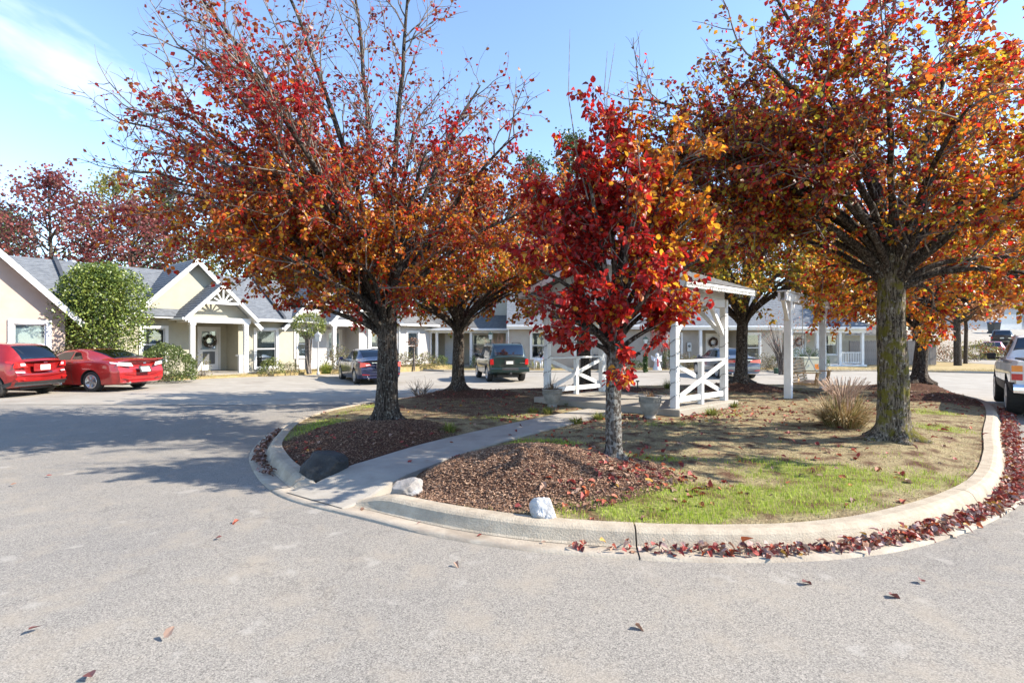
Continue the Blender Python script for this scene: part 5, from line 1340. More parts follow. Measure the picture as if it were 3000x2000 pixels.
class Tree:
    def __init__(s, seed):
        s.r = np.random.default_rng(seed); s.M = []; s.V = []; s.F = []; s.n = 0; s.lp = []; s.ld = []
    def tube(s, P, R, n):
        P = np.asarray(P, float); R = np.asarray(R, float); m = len(P)
        T = np.gradient(P, axis=0); T /= np.linalg.norm(T, axis=1)[:, None] + 1e-9
        ref = np.array((.31, .87, .12)) if abs(T[0] @ np.array((.31, .87, .12))) < .85 else np.array((.9, -.2, .3))
        A = np.cross(T, ref); A /= np.linalg.norm(A, axis=1)[:, None]; B = np.cross(T, A)
        a = np.arange(n) * 2 * np.pi / n
        V = P[:, None] + R[:, None, None] * (A[:, None] * np.cos(a)[None, :, None] + B[:, None] * np.sin(a)[None, :, None])
        i, k = np.meshgrid(np.arange(m - 1), np.arange(n), indexing='ij'); q = i * n + k; w = i * n + (k + 1) % n
        F = np.stack([q, w, w + n, q + n], -1).reshape(-1, 4) + s.n
        s.V.append(V.reshape(-1, 3)); s.F.append(F); s.M.append(np.full(len(F), 1 if R[0] > .03 else 0)); s.n += m * n
    def twig(s, p, d, L, r, lvl, cfg):
        ns = (0, 8, 6, 4, 3)[lvl]; path = [p]; d = d / np.linalg.norm(d)
        wig = cfg['wig']; trop = cfg['trop'][lvl]
        for i in range(ns):
            d = d + s.r.normal(size=3) * wig + np.array((0, 0, trop)); d /= np.linalg.norm(d); p = p + d * (L / ns); path.append(p)
        path = np.array(path); s.tube(path, np.linspace(r, max(r * .35, .0022), ns + 1), (0, 7, 5, 3, 3)[lvl])
        s.kids(path, L, r, lvl, cfg)
    def kids(s, path, L, r, lvl, cfg):
        if lvl >= cfg['max']:
            k = int(L / cfg['lsp'] + s.r.uniform()); t = s.r.uniform(.1, 1, k) * (len(path) - 1); i = np.minimum(t.astype(int), len(path) - 2); f = (t - i)[:, None]
            s.lp.append(path[i] * (1 - f) + path[i + 1] * f); s.ld.append(path[i + 1] - path[i]); return
        sp = cfg['sp'][lvl]; k = max(2, int(L / sp)); t0 = cfg['t0'][lvl]
        for j in range(k):
            t = (t0 + (1 - t0) * (j + s.r.uniform(.1, .9)) / k) * (len(path) - 1); i = min(int(t), len(path) - 2); f = t - i
            p = path[i] * (1 - f) + path[i + 1] * f; d = path[i + 1] - path[i]; d = d / np.linalg.norm(d)
            x = s.r.normal(size=3); x -= d * (x @ d); x /= np.linalg.norm(x)
            an = math.radians(s.r.uniform(*cfg['ang'])); nd = d * math.cos(an) + x * math.sin(an); nd[2] += cfg['lift']
            l0, l1 = cfg['len'][lvl]; ll = s.r.uniform(l0, l1) * (1.1 - .45 * t / len(path))
            s.twig(p, nd, ll, max(.0035, min(r * .55, ll * .016)), lvl + 1, cfg)

DEF = dict(wig=.16, trop=(0, .03, .03, .0, 0), max=3, lsp=.036, sp=(0, .26, .145, .1), t0=(0, .22, .12, .1), ang=(28, 62), lift=.12, len=(0, (.7, 1.7), (.28, .62), (.15, .3)))

def make_trunk(root, r0, h, material, seed, lean=(0, 0), flare=.9, bark=.05, n=56, m=80):
    vs = []
    for i in range(m):
        z = -.12 + (h + .12) * (i / (m - 1)) ** 1.15; zz = max(z, 0)
        cx = lean[0] * (zz / h) ** 1.3 + .03 * mnoise.noise(Vector((zz * .8, seed, 0))); cy = lean[1] * (zz / h) ** 1.3 + .03 * mnoise.noise(Vector((seed, zz * .8, 0)))
        r = r0 * (1 - .22 * zz / h) * (1 + flare * math.exp(-zz / (r0 * .55))) * (1 + .10 * float(ss(h * .7, h, zz)))
        for k in range(n):
            a = 2 * math.pi * k / n; c, s_ = math.cos(a), math.sin(a)
            lob = 1 + .30 * math.exp(-zz / (r0 * .9)) * math.sin(5 * a + seed) + .06 * math.sin(3 * a + zz * 1.3 + seed)
            rid = mnoise.noise(Vector((c * r0 * 16, s_ * r0 * 16, z * 2.6 + seed))) ; rid2 = mnoise.noise(Vector((c * r0 * 42, s_ * r0 * 42, z * 7 + seed)))
            rr = r * lob * (1 + bark * (1 - 2 * abs(rid)) + bark * .5 * rid2)
            vs.append((cx + c * rr, cy + s_ * rr, z))
    fs = [(i * n + k, i * n + (k + 1) % n, (i + 1) * n + (k + 1) % n, (i + 1) * n + k) for i in range(m - 1) for k in range(n)]
    fs.append(tuple((m - 1) * n + k for k in range(n)))
    return MB().add(vs, fs).build('trunk', material, root, smooth=True)

def bez(p, n):
    t = np.linspace(0, 1, n)[:, None]; p = [np.asarray(q, float) for q in p]
    return (1 - t) ** 3 * p[0] + 3 * (1 - t) ** 2 * t * p[1] + 3 * (1 - t) * t * t * p[2] + t ** 3 * p[3]

def leaf_frame(P, D, rng, size, droop=.5):
    n = len(P); D = D / (np.linalg.norm(D, axis=1)[:, None] + 1e-9)
    off = rand_unit(n, rng); d = D * .5 + off * .9 + np.array((0, 0, -droop)); d /= np.linalg.norm(d, axis=1)[:, None]
    P = P + off * (size * .45)[:, None]
    nrm = rand_unit(n, rng) * .9 + np.array((0, 0, .8)); return P, d, nrm

LEAF_SHARED = {}
def loose_leaf_mesh(col):
    key = tuple(np.round(col, 2))
    if key not in LEAF_SHARED:
        LEAF_SHARED[key] = np_mesh('leaf', LEAF_T, LEAF_F, M_leaf, colors=np.tile(np.array(col), (len(LEAF_T), 1)))
    return LEAF_SHARED[key]

def big_tree(label, base, r0, fork, limbs, seed, barkm, colf, densf, lsize=.085, cfg=None, lean=(0, 0), singles=0, leafmat=None, group=None, name='pear_tree', ltype=(LEAF_T, LEAF_F), palette=(RED, CRIM, ORG, GOLD), bark=.05, limb_r=.36, flare=.9):
    """limbs: (attach height fraction, end point relative to the base)"""
    cf = dict(DEF); cf.update(cfg or {}); T = Tree(seed); rng = T.r
    root = tag(empty(name, base), label, 'tree', group)
    make_trunk(root, r0, fork, barkm, seed, lean, flare, bark)
    for af, E in limbs:
        zs = fork * af; S = np.array((lean[0] * af ** 1.3, lean[1] * af ** 1.3, zs - .12)); E = np.array(E, float); v = E - S; L = np.linalg.norm(v); hx = np.array((v[0], v[1], 0))
        up = np.array((0, 0, 1.0))
        c1 = S + up * L * .26 + hx * .16; c2 = E - hx * .30 - up * max(.0, v[2]) * .22 + up * .12 * np.linalg.norm(hx)
        n = max(10, int(L / .3)); path = bez((S, c1, c2, E), n); wob = rng.normal(size=(n, 3)) * .03; wob[:2] = 0; path = path + np.cumsum(wob, 0) * .5
        rs = r0 * limb_r * (.75 + .25 * min(1, L / 5)); R = rs * (1 - np.linspace(0, 1, n)) ** .85 + .012
        T.tube(path, R, 9)
        T.kids(path[2:], L, rs * .5, 1, cf)
    br = np_mesh('branches', np.concatenate(T.V), np.concatenate(T.F), smooth=True, mats=[M_twig, M_bark], midx=np.concatenate(T.M))
    tag(link('branches', br, root), kind='stuff')
    P = np.concatenate(T.lp); D = np.concatenate(T.ld)
    keep = rng.uniform(size=len(P)) < np.array([densf(p) for p in P]); P, D = P[keep], D[keep]
    C = np.array([colf(p, rng) for p in P]); S = lsize * rng.uniform(.65, 1.25, len(P))
    P, d, nrm = leaf_frame(P, D, rng, S); curl = rng.uniform(.4, 2.2, len(P))
    C = np.clip(C * rng.uniform(.75, 1.2, (len(P), 1)), .005, .9)
    sel = np.zeros(len(P), bool)
    if singles:
        wp = P + np.array(base); dist = np.linalg.norm(wp - np.array((0, 0, CAM_H)), axis=1); ok = (np.abs(wp[:, 0] / wp[:, 1]) < 1) & (np.abs((wp[:, 2] - CAM_H) / wp[:, 1]) < .66); dist[~ok] = 1e9
        sel[np.argsort(dist)[:singles]] = True
    V, F, CC = leaves_arrays(P[~sel], d[~sel], nrm[~sel], S[~sel], C[~sel], ltype, curl[~sel])
    crown = tag(link('crown', np_mesh('crown', V, F, leafmat or M_leaf, colors=CC), root), kind='stuff')
    pal = np.array(palette)
    for i in np.where(sel)[0]:
        c = pal[np.argmin(((pal - C[i]) ** 2).sum(1))]
        dd = Vector(d[i]); x = dd.cross(Vector(nrm[i])).normalized(); zz = x.cross(dd)
        o = link('leaf', loose_leaf_mesh(c), crown); M = Matrix((x, dd, zz)).transposed().to_4x4(); o.matrix_local = Matrix.Translation(P[i]) @ M @ Matrix.Scale(S[i], 4)
    return root, len(P)

def pick(rng, *opts):
    w = np.array([max(o[0], 0) for o in opts]) + 1e-6; return opts[rng.choice(len(opts), p=w / w.sum())][1]

def px_limbs(base, s, lst):
    """limb ends given as photo pixel and depth offset, turned into metres at the tree's own distance"""
    out = []
    for af, u, v, dy in lst:
        out.append((af, ((u - 1500) * s - base[0] * 1.0, dy, CAM_H + (1000 - v) * s - base[2])))
    return out

# --- left pear tree
b1 = (-2.18, 8.95, izf(-2.18, 8.95)); s1_ = 8.95 / 1500
lim1 = px_limbs(b1, s1_, [(.86, 470, 510, .3), (.92, 380, 360, -.3), (1, 520, 110, .7), (1, 800, -60, -.5), (1, 1010, -170, .6), (1, 1230, -60, -.3), (1, 1400, 230, .5), (.95, 1500, 420, -.4), (.9, 1560, 600, .6),
        (.82, 620, 600, -1.3), (.9, 640, 460, 1.9), (.95, 1180, 180, 1.9), (.8, 560, 640, .2), (.82, 1280, 520, -1.3), (.9, 980, 300, -1.5), (.9, 900, 420, 2.4), (.78, 810, 720, -1.0), (.85, 950, 560, -1.9), (.95, 760, 230, -1.2), (.9, 320, 470, .6), (1, 640, 60, -1.4), (.72, 870, 900, -.4), (.9, 1320, 380, 1.4), (.9, 760, 480, -2.2), (.78, 730, 700, .9), (.85, 470, 570, .9), (.75, 930, 780, -1.4), (.8, 740, 620, -.6), (.76, 1010, 760, 1.4), (.8, 560, 600, 1.3), (.8, 1130, 800, -1.1), (.76, 1210, 720, -.9), (.74, 1040, 840, -.8), (.8, 1260, 660, .8), (.7, 900, 860, .6), (.7, 1150, 890, -.6), (.95, 340, 290, .3), (1, 540, 150, -.3), (.95, 430, 440, 0), (.9, 960, 470, -2.4), (.9, 900, 380, -2.4)])
def col1(p, rng):
    z = p[2]; n = nz(p, .9, 4); inner = 1 - min(1, math.hypot(p[0] + 1.2, p[1]) / 3.6)
    lo = float(ss(4.9, 2.5, z + n * 1.0)); hang = float(ss(2.35, 1.7, z + n * .3))
    return pick(rng, (.9 * (1 - lo) + .7 * hang, CRIM), (.45 + 1.3 * hang, RED), (.6 * (1 - lo), MAR), (.75, RUST), (lo * 1.3 * (1 - hang), ORG), (lo * (.5 + inner) * (1 - hang), GOLD), (lo * .25, BRN), (lo * inner * .35, OLV), (.55, BRN))
def den1(p):
    n = nz(p, .8, 1); z = p[2]; d = 1.2 - 1.08 * float(ss(2.7, 5.3, z + n * 1.1)); d *= 1 - .75 * float(ss(-1.9, -4.2, p[0])) * float(ss(2.9, 4.0, z))
    d *= float(ss(-.45, .15, nz(p, 1.5, 8))) * .8 + .2
    if math.hypot(p[0], p[1]) < .5 and z < 1.9: d *= .35
    return d
t1, n1 = big_tree('large pear tree with red and orange leaves rising left of the path', b1, .185, 2.05, lim1, 11, M_bark, col1, den1, singles=300, lsize=.066, bark=.07, flare=.5, limb_r=.30, cfg=dict(lsp=.0100), ltype=(LEAF_T6, LEAF_F6))

# --- right mossy pear tree
b2 = (5.48, 7.37, izf(5.48, 7.37)); s2_ = 7.37 / 1500
lim2 = px_limbs(b2, s2_, [(.9, 1930, 420, .4), (.88, 2020, 530, -.7), (1, 1900, 200, 1.0), (1, 2180, 40, -.5), (1, 2480, -100, .8), (1, 2800, -80, -.6), (.95, 3060, 120, .4), (.9, 3150, 380, -.5), (.85, 3060, 640, .8),
        (.85, 2150, 600, 1.3), (.85, 2230, 560, -1.1), (.85, 2880, 560, -1.4), (.9, 2680, 330, 2.0), (.9, 2380, 280, -1.6), (.8, 2420, 630, 1.6), (.8, 2820, 720, 1.0), (.95, 2080, 330, -1.3), (.9, 2520, 480, -1.8), (.82, 2280, 620, .2), (.95, 2330, 180, 1.8), (.9, 2900, 240, 1.5), (.8, 2950, 780, -.3), (.85, 2700, 640, -1.6), (.85, 2100, 600, -.3), (.85, 1990, 520, .9), (.9, 2250, 480, .6), (.9, 2000, 470, -.4), (.95, 2150, 300, .2), (.88, 2120, 500, -1.0), (.9, 2060, 400, .7), (.85, 2300, 560, 1.0), (.85, 2860, 420, .2), (.8, 2560, 760, 1.2), (.8, 2560, 690, -1.0), (.78, 2780, 830, -1.2), (.76, 2900, 850, .9), (.8, 3080, 820, .2), (.8, 2640, 700, -1.2), (.78, 2700, 800, 1.7)])
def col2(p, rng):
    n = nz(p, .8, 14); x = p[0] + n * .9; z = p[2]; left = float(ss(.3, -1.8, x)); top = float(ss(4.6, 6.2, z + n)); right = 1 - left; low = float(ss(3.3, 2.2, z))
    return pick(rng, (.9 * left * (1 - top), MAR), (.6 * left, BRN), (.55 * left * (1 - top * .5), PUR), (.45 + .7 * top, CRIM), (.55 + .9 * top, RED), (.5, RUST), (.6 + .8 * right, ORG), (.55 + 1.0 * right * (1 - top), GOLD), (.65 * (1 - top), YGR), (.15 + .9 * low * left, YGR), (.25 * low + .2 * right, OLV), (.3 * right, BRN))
def den2(p):
    n = nz(p, .8, 21); d = 1 - .78 * float(ss(-1.2, -3.0, p[0] + n)) * float(ss(3.9, 5.4, p[2])) - .22 * float(ss(4.6, 6.2, p[2])); d *= float(ss(-.35, .25, nz(p, 1.5, 28))) * .8 + .2
    if math.hypot(p[0], p[1]) < .35 and p[2] < 2.3: d *= .2
    return d
t2, n2 = big_tree('broad pear tree with mossy trunk and gold to maroon leaves', b2, .185, 2.75, lim2, 23, M_barkm, col2, den2, singles=300, limb_r=.27, flare=.7, lsize=.062, ltype=(LEAF_T6, LEAF_F6), bark=.10, palette=(RED, CRIM, ORG, GOLD, MAR, PUR, BRN, YGR, OLV), cfg=dict(lsp=.0078))

# --- young pear tree in the middle
b3 = (1.15, 5.75, izf(1.15, 5.75)); s3_ = 5.75 / 1500
lim3 = px_limbs(b3, s3_, [(1, 1790, 330, 0), (.95, 1690, 480, -.2), (.95, 1900, 420, .2), (.9, 1990, 480, -.2), (.85, 1600, 650, .3), (.85, 2060, 640, .1), (.8, 1570, 800, -.2), (.8, 2010, 780, -.3), (.75, 1550, 880, .2), (.72, 1660, 960, -.35), (.85, 1850, 560, -.5), (.85, 1740, 620, .5), (.75, 1960, 880, .3), (.75, 1880, 860, -.5), (.74, 1720, 900, .45), (.9, 1640, 560, -.1), (.72, 1820, 940, -.25), (.7, 1860, 1040, -.15), (.7, 1700, 985, -.2), (.7, 1950, 950, -.1), (.7, 1780, 1010, -.3), (.72, 1620, 930, .1), (.9, 1960, 560, .4)])
def col3(p, rng):
    n = nz(p, 1.6, 30); up = float(ss(2.0, 3.1, p[2] + n * .5)); rt = float(ss(-.1, .5, p[0] + n * .4)); lowg = float(ss(1.15, .95, p[2])) * .9
    return pick(rng, (1.2 * (1 - up * rt), CRIM), (1.2 * (1 - up * rt), RED), (.12, MAR), (.12 + 1.3 * rt * up + lowg * .8, ORG), (.10 + 1.3 * rt * float(ss(1.3, 2.0, p[2])) + lowg, GOLD), (.35 * up, BRN))
def den3(p):
    d = 1.0 - .3 * float(ss(3.2, 4.3, p[2])); d *= float(ss(-.6, 0, nz(p, 2.6, 33))) * .5 + .5
    d *= 1 - .8 * float(ss(-.45, -.7, p[0])) * float(ss(1.35, 1.5, p[2])) * float(ss(2.25, 2.05, p[2]))
    d *= 1 - .7 * float(ss(.65, .8, p[0])) * float(ss(2.3, 2.1, p[2]))
    return d
t3, n3 = big_tree('young pear tree with bright red leaves at the mulch mound', b3, .088, 1.75, lim3, 31, M_barky, col3, den3, singles=300, lsize=.068, bark=.08, limb_r=.34, flare=.6,
    cfg=dict(lsp=.0082, sp=(0, .17, .11, .1), len=(0, (.28, .75), (.14, .34), (.1, .2)), t0=(0, .15, .1, .1), lift=.2, wig=.12), palette=(RED, CRIM, ORG, GOLD, MAR))
# long bare shoots above the young tree
T = Tree(5)
for k in range(11):
    x = T.r.uniform(-.55, .55); z0 = T.r.uniform(2.2, 2.9); pth = np.array([(x * .6, T.r.uniform(-.2, .2), z0), (x * .8, 0, z0 + .6), (x * .9 + T.r.normal() * .03, 0, z0 + 1.2), (x + T.r.normal() * .05, .02, z0 + T.r.uniform(1.4, 2.0))]); T.tube(pth, [.009, .007, .005, .002], 4)
tag(link('shoots', np_mesh('shoots', np.concatenate(T.V), np.concatenate(T.F), M_twig), t3), kind='stuff')

# --- the other island trees
def mid_tree(label, base, r0, fork, R, H, seed, colf, nl=12, lean=(0, 0), dens=1.0, lsize=.10, barkm=None, low=.0):
    rn = np.random.default_rng(seed); limbs = []
    for k in range(nl):
        a = k * 2.399 + seed; f = (k + .5) / nl; el = f ** .8; rad = R * (1 - .75 * el ** 2) * rn.uniform(.85, 1.1)
        limbs.append((.75 + .25 * f, (math.cos(a) * rad, math.sin(a) * rad, fork * .95 + low + (H - fork - low) * (.10 + .9 * el))))
    for k in range(9):
        a = k * .698 + seed; rad = R * rn.uniform(.55, .95); limbs.append((.72 + .1 * rn.uniform(), (math.cos(a) * rad, math.sin(a) * rad, fork * .95 + low + rn.uniform(.15, .9))))
    def den(p): return dens * (float(ss(-.6, 0, nz(p, 1.2, seed))) * .55 + .45)
    return big_tree(label, base, r0, fork, limbs, seed, barkm or M_bark, colf, den, lsize=lsize, lean=lean, bark=.06, ltype=(LEAF_T6, LEAF_F6), cfg=dict(lsp=.021, sp=(0, .27, .17, .1)))
def c_gold(p, rng):
    lo = float(ss(4.5, 2.4, p[2])); return pick(rng, (.8, GOLD), (.9, ORG), (.35 * lo, OLV), (.3 * lo, YGR), (.6, BRN), (.5 * (1 - lo), CRIM), (.3, RED))
def c_olive(p, rng):
    lo = float(ss(5.0, 2.6, p[2])); return pick(rng, (1.0, GOLD), (.35, ORG), (.6 + .5 * lo, OLV), (1.0, YGR), (.3, BRN), (.35 * (1 - lo), CRIM))
def c_orange(p, rng): return pick(rng, (1.2, ORG), (.8, GOLD), (.3, RED), (.35, BRN), (.2, YGR))
p = (-1.45, 14.0, izf(-1.45, 14.0)); mid_tree('pear tree with dark lichened trunk behind the left tree', p, .165, 2.1, 3.0, 6.0, 41, c_gold, 13)
p = (2.30, 16.0, izf(2.3, 16.0)); mid_tree('pear tree standing directly behind the gazebo', p, .165, 2.4, 2.6, 6.2, 43, c_gold, 12)
p = (6.60, 14.8, izf(6.6, 14.8)); mid_tree('pear tree leaning on a mulch ring between gazebo and swing', p, .165, 2.2, 3.0, 6.0, 47, c_olive, 13, lean=(.1, 0), low=.25)
p = (12.1, 15.2, izf(12.1, 15.2)); mid_tree('orange pear tree behind the mossy trunk at the island end', p, .18, 2.0, 3.4, 6.2, 53, c_orange, 14, lean=(.15, .0), low=.2)

# --- trees beyond the houses and the street
def far_tree(label, loc, H, R, cols, seed, kind='round', n=5200, lsize=.24, trunk_r=.22, crown0=.35, name='background_tree'):
    rng = np.random.default_rng(seed); root = tag(empty(name, loc), label, 'tree', 'trees beyond the houses'); T = Tree(seed)
    z0 = H * crown0; tr = np.array([(0, 0, -.3), (rng.normal() * .1, 0, H * .3), (rng.normal() * .2, rng.normal() * .2, H * .62), (rng.normal() * .2, 0, H * .97)])
    T.tube(tr, [trunk_r, trunk_r * .8, trunk_r * .5, .03], 9)
    nb = 46 if kind != 'pine' else 60; ends = []
    for k in range(nb):
        f = (k + .5) / nb; z = z0 + (H - z0) * f; a = k * 2.399 + rng.uniform(-.3, .3)
        if kind == 'pine': rad = R * (1 - .8 * f) * rng.uniform(.7, 1.05); dz = -.05 * rad
        else: rad = R * math.sqrt(max(.05, 1 - (2 * f - .85) ** 2)) * rng.uniform(.7, 1.1); dz = .35 * rad
        q = np.interp(z - dz * .6, tr[:, 2], tr[:, 0]); b0 = np.array((q, 0, max(z - dz, H * .15))); e = np.array((math.cos(a) * rad, math.sin(a) * rad, z + dz * .3)); m = (b0 + e) / 2 + np.array((0, 0, .12 * rad))
        T.tube(np.array([b0, m, e]), [.07, .04, .012], 5); ends.append((b0, m, e))
        for j in range(5):
            t = rng.uniform(.4, 1); p = m * (1 - t) + e * t; T.tube(np.array([p, p + rand_unit(1, rng)[0] * rng.uniform(.4, 1.0)]), [.02, .006], 3)
    tag(link('trunk', np_mesh('trunk', np.concatenate(T.V), np.concatenate(T.F), M_bark, smooth=True), root))
    n = int(n * 1.7); bi = rng.integers(0, nb, n); t = rng.uniform(.25, 1.05, n)[:, None]; B0 = np.array([e[1] for e in ends])[bi]; E = np.array([e[2] for e in ends])[bi]
    P = B0 * (1 - t) + E * t + rng.normal(size=(n, 3)) * R * .13 * np.array((1, 1, .8)); C = np.array(cols)[rng.integers(0, len(cols), n)] * rng.uniform(.7, 1.25, (n, 1))
    clump = np.array([mnoise.noise(Vector(p_ * .7)) for p_ in P]); keep = clump > -.28; P, C = P[keep], C[keep]; m_ = len(P)
    S = lsize * rng.uniform(.6, 1.3, m_)
    V, F, CC = leaves_arrays(P, rand_unit(m_, rng) + np.array((0, 0, -.2)), rand_unit(m_, rng) + np.array((0, 0, .5)), S, C, (LEAF_T6, LEAF_F6))
    tag(link('crown', np_mesh('crown', V, F, M_leaf if kind != 'pine' else M_green, colors=CC), root), kind='stuff')
G1 = [(.05, .08, .02), (.08, .11, .03), (.035, .06, .02), (.11, .13, .04)]; G2 = [(.22, .22, .05), (.32, .28, .05), (.16, .18, .04), (.38, .30, .06)]; RP = [(.26, .06, .06), (.18, .05, .06), (.30, .09, .07), (.22, .10, .07)]; OB = [(.36, .15, .05), (.30, .12, .05), (.42, .22, .07), (.22, .10, .05)]; GB = [(.15, .13, .07), (.20, .16, .09), (.12, .11, .06), (.24, .17, .09)]
def fp(u, d): return ((u - 1500) / 1500 * d, d, float(gz((u - 1500) / 1500 * d, d)) - .1)
far_tree('purplish red tree above the roof at the left edge', fp(150, 38), 14.0, 4.2, RP, 61, n=4200)
far_tree('dull red tree behind the roof ridge of the 5512 house', fp(400, 42), 13.0, 4.6, RP, 62, n=4600)
far_tree('tall dark pine behind the left roofs', fp(480, 54), 19, 3.4, G1, 63, 'pine', n=5200, lsize=.26)
far_tree('golden tree top showing behind the dull red tree', fp(330, 52), 18.5, 4.2, G2, 64, n=4000)
far_tree('yellow-green tree behind the 5512 house porch roof', fp(690, 46), 12.5, 5.0, G2, 65, n=5200)
far_tree('dark evergreen behind the pale lavender house', fp(860, 52), 14, 4.2, G1, 66, 'pine', n=5200, lsize=.26)
far_tree('yellowing tree behind the lavender house roof', fp(960, 50), 13, 4.6, G2, 67, n=4500)
far_tree('brown leaved oak behind the two-storey house', fp(1180, 56), 17, 5.5, GB, 68, n=4500)
far_tree('tall hazy green pine left of the young tree top', fp(1560, 58), 22.5, 4.6, G1, 69, 'pine', n=5600, lsize=.28)
far_tree('tallest green pine behind the young tree', fp(1680, 60), 26, 4.8, G1 + [(.14, .17, .06)], 70, 'pine', n=6000, lsize=.28)
far_tree('bare looking brown oak behind the gazebo roof', fp(1450, 62), 19, 6.0, GB, 71, n=3200)
far_tree('green pine behind the gap right of the young tree', fp(1930, 60), 23, 4.6, G1 + G2[:1], 72, 'pine', n=5600, lsize=.28)
far_tree('orange brown tree behind the grey house roof', fp(2120, 56), 15, 5.6, OB, 73, n=5000)
far_tree('rusty orange tree behind the railed porch', fp(2380, 54), 14, 5.6, OB, 74, n=5000)
far_tree('orange tree behind the board fence', fp(2600, 52), 13, 5.4, OB, 75, n=5000)
far_tree('low spreading orange tree between porch roof and fence', fp(2500, 49), 10, 5.0, OB, 81, n=4200, crown0=.1)
far_tree('low golden tree behind the shed', fp(2570, 58), 12, 6.0, OB + G2[:2], 82, n=4200, crown0=.1)
far_tree('low rusty tree beyond the mossy trunk', fp(2680, 56), 11, 6.0, OB, 83, n=4200, crown0=.1)
far_tree('brown tree at the bend of the far street', fp(2760, 60), 15, 6.2, OB + GB, 76, n=5000)
far_tree('greyish brown tree beyond the far parked cars', fp(2960, 92), 19, 9.0, GB, 77, n=5600, lsize=.34)
far_tree('grey-barked tree beside the far driveway', fp(2806, 36.5), 11, 4.0, OB, 78, n=4200, trunk_r=.25, crown0=.34)
far_tree('slim tree just behind the grey-barked tree', fp(2828, 39.5), 10, 3.0, OB, 79, n=2600, trunk_r=.15, crown0=.38)
far_tree('pine filling the gap at the far left behind the roofs', fp(30, 60), 17, 4.5, G1, 80, 'pine', n=4600, lsize=.28)

# ------------------------------------------------------------------ shrubs and garden plants
def shrub(label, loc, rx, ry, h, cols, n, lsize, seed, z0=.0, name='shrub', cat='shrub', group=None, trunk=0.0, mat_=None, stems=14, hollow=.55, flat=.0):
    rng = np.random.default_rng(seed); root = tag(empty(name, loc), label, cat, group)
    d = rand_unit(n, rng); d[:, 2] = np.abs(d[:, 2]) * (1 if z0 == 0 else 1) if trunk == 0 else d[:, 2]
    k = rng.uniform(hollow, 1, n) ** .6; bump = 1 + .16 * np.array([mnoise.noise(Vector(q * 2.3) + Vector((seed, 0, 0))) for q in d]) + .07 * np.array([mnoise.noise(Vector(q * 6) + Vector((seed, 0, 0))) for q in d])
    if name == 'holly_tree': bump = (bump + .16 * np.array([mnoise.noise(Vector(q * 3.1) + Vector((7, seed, 0))) for q in d])) * (1.12 - .52 * np.clip(d[:, 2], -.15, 1))
    if trunk == 0: P = d * (k * bump)[:, None] * np.array((rx, ry, h)) + np.array((0, 0, .04)); 
    else: P = d * (k * bump)[:, None] * np.array((rx, ry, (h - trunk) / 2)) + np.array((0, 0, trunk + (h - trunk) / 2))
    gapn = np.array([mnoise.noise(Vector(q * (2.2 if name == 'holly_tree' else 4.0)) + Vector((seed, 3, 0))) for q in P]); kp = gapn > (-.30 if name != 'holly_tree' else -.42); P, d = P[kp], d[kp]; n = len(P)
    C = np.array(cols)[rng.integers(0, len(cols), n)] * rng.uniform(.7, 1.3, (n, 1)); S = lsize * rng.uniform(.6, 1.25, n)
    V, F, CC = leaves_arrays(P, d * .9 + rand_unit(n, rng), rand_unit(n, rng) + np.array((0, 0, .8)), S, C, (LEAF_T6, LEAF_F6))
    tag(link('foliage', np_mesh('foliage', V, F, mat_ or M_green, colors=CC), root), kind='stuff')
    T = Tree(seed)
    for j in range(stems):
        q = d[j * 7 % n] * np.array((rx, ry, 1)) * .8; top = P[j * 7 % n] * .9
        if trunk: b = np.array((rng.normal() * .06, rng.normal() * .06, -.05)); m = np.array((q[0] * .25 + rng.normal() * .04, q[1] * .25, trunk * .95)); T.tube(np.array([b, b * .5 + m * .5 + rng.normal(size=3) * .02, m, top]), [.035, .03, .025, .006], 6)
        else: b = np.array((q[0] * .2, q[1] * .2, -.03)); T.tube(np.array([b, (b + top) / 2 + np.array((0, 0, .05)), top]), [.012, .008, .003], 4)
    link('stems', np_mesh('stems', np.concatenate(T.V), np.concatenate(T.F), M_twig, smooth=True), root)
    return root
HOL = [(.10, .15, .025), (.17, .22, .04), (.26, .30, .06), (.06, .10, .02), (.13, .18, .03)]; HED = [(.09, .13, .03), (.13, .17, .045), (.17, .20, .06), (.06, .09, .025)]; BRB = [(.15, .11, .05), (.20, .15, .08), (.10, .09, .04), (.24, .18, .10), (.12, .13, .05)]
YG = [(.22, .24, .06), (.30, .29, .08), (.16, .18, .04)]; DG = [(.04, .08, .02), (.06, .11, .025), (.09, .14, .035)]
ps = row_pt(-5.0, .05, 0); shrub('tall bright green holly tree against the left houses', (ps.x, ps.y, .08), 1.50, 1.4, 5.4, HOL, 24000, .085, 91, trunk=1.0, name='holly_tree', cat='tree', hollow=.12, stems=26)
def sp(u, d, z=None): X = (u - 1500) / 1500 * d; return (X, d, z if z is not None else -.12)
shrub('brownish clipped bush under the window at the left edge', sp(190, 18.6, .05), .85, .7, 1.35, BRB, 2600, .065, 92)
shrub('round green clipped hedge beside the red coupe', sp(486, 20.0, .06), 1.12, .9, 1.42, HED, 10000, .06, 93, hollow=.72)
shrub('thin leggy rose bush before the 5512 porch', sp(595, 22.3, .06), .38, .3, 1.05, BRB + YG, 380, .05, 94, hollow=.2, stems=20)
shrub('small green shrub under the tall 5512 window', sp(797, 24.0, .06), .62, .5, .78, HED + YG, 1500, .06, 95)
shrub('low grey-green shrub near the corner of the 5512 house', sp(850, 25.0, .06), .5, .4, .5, HED + BRB, 800, .05, 96)
shrub('multi-stemmed small tree with rounded yellow-green top', sp(905, 25.2, .05), .82, .75, 3.0, YG + HOL[:2], 3200, .075, 97, trunk=1.75, name='small_tree', cat='tree', stems=16)
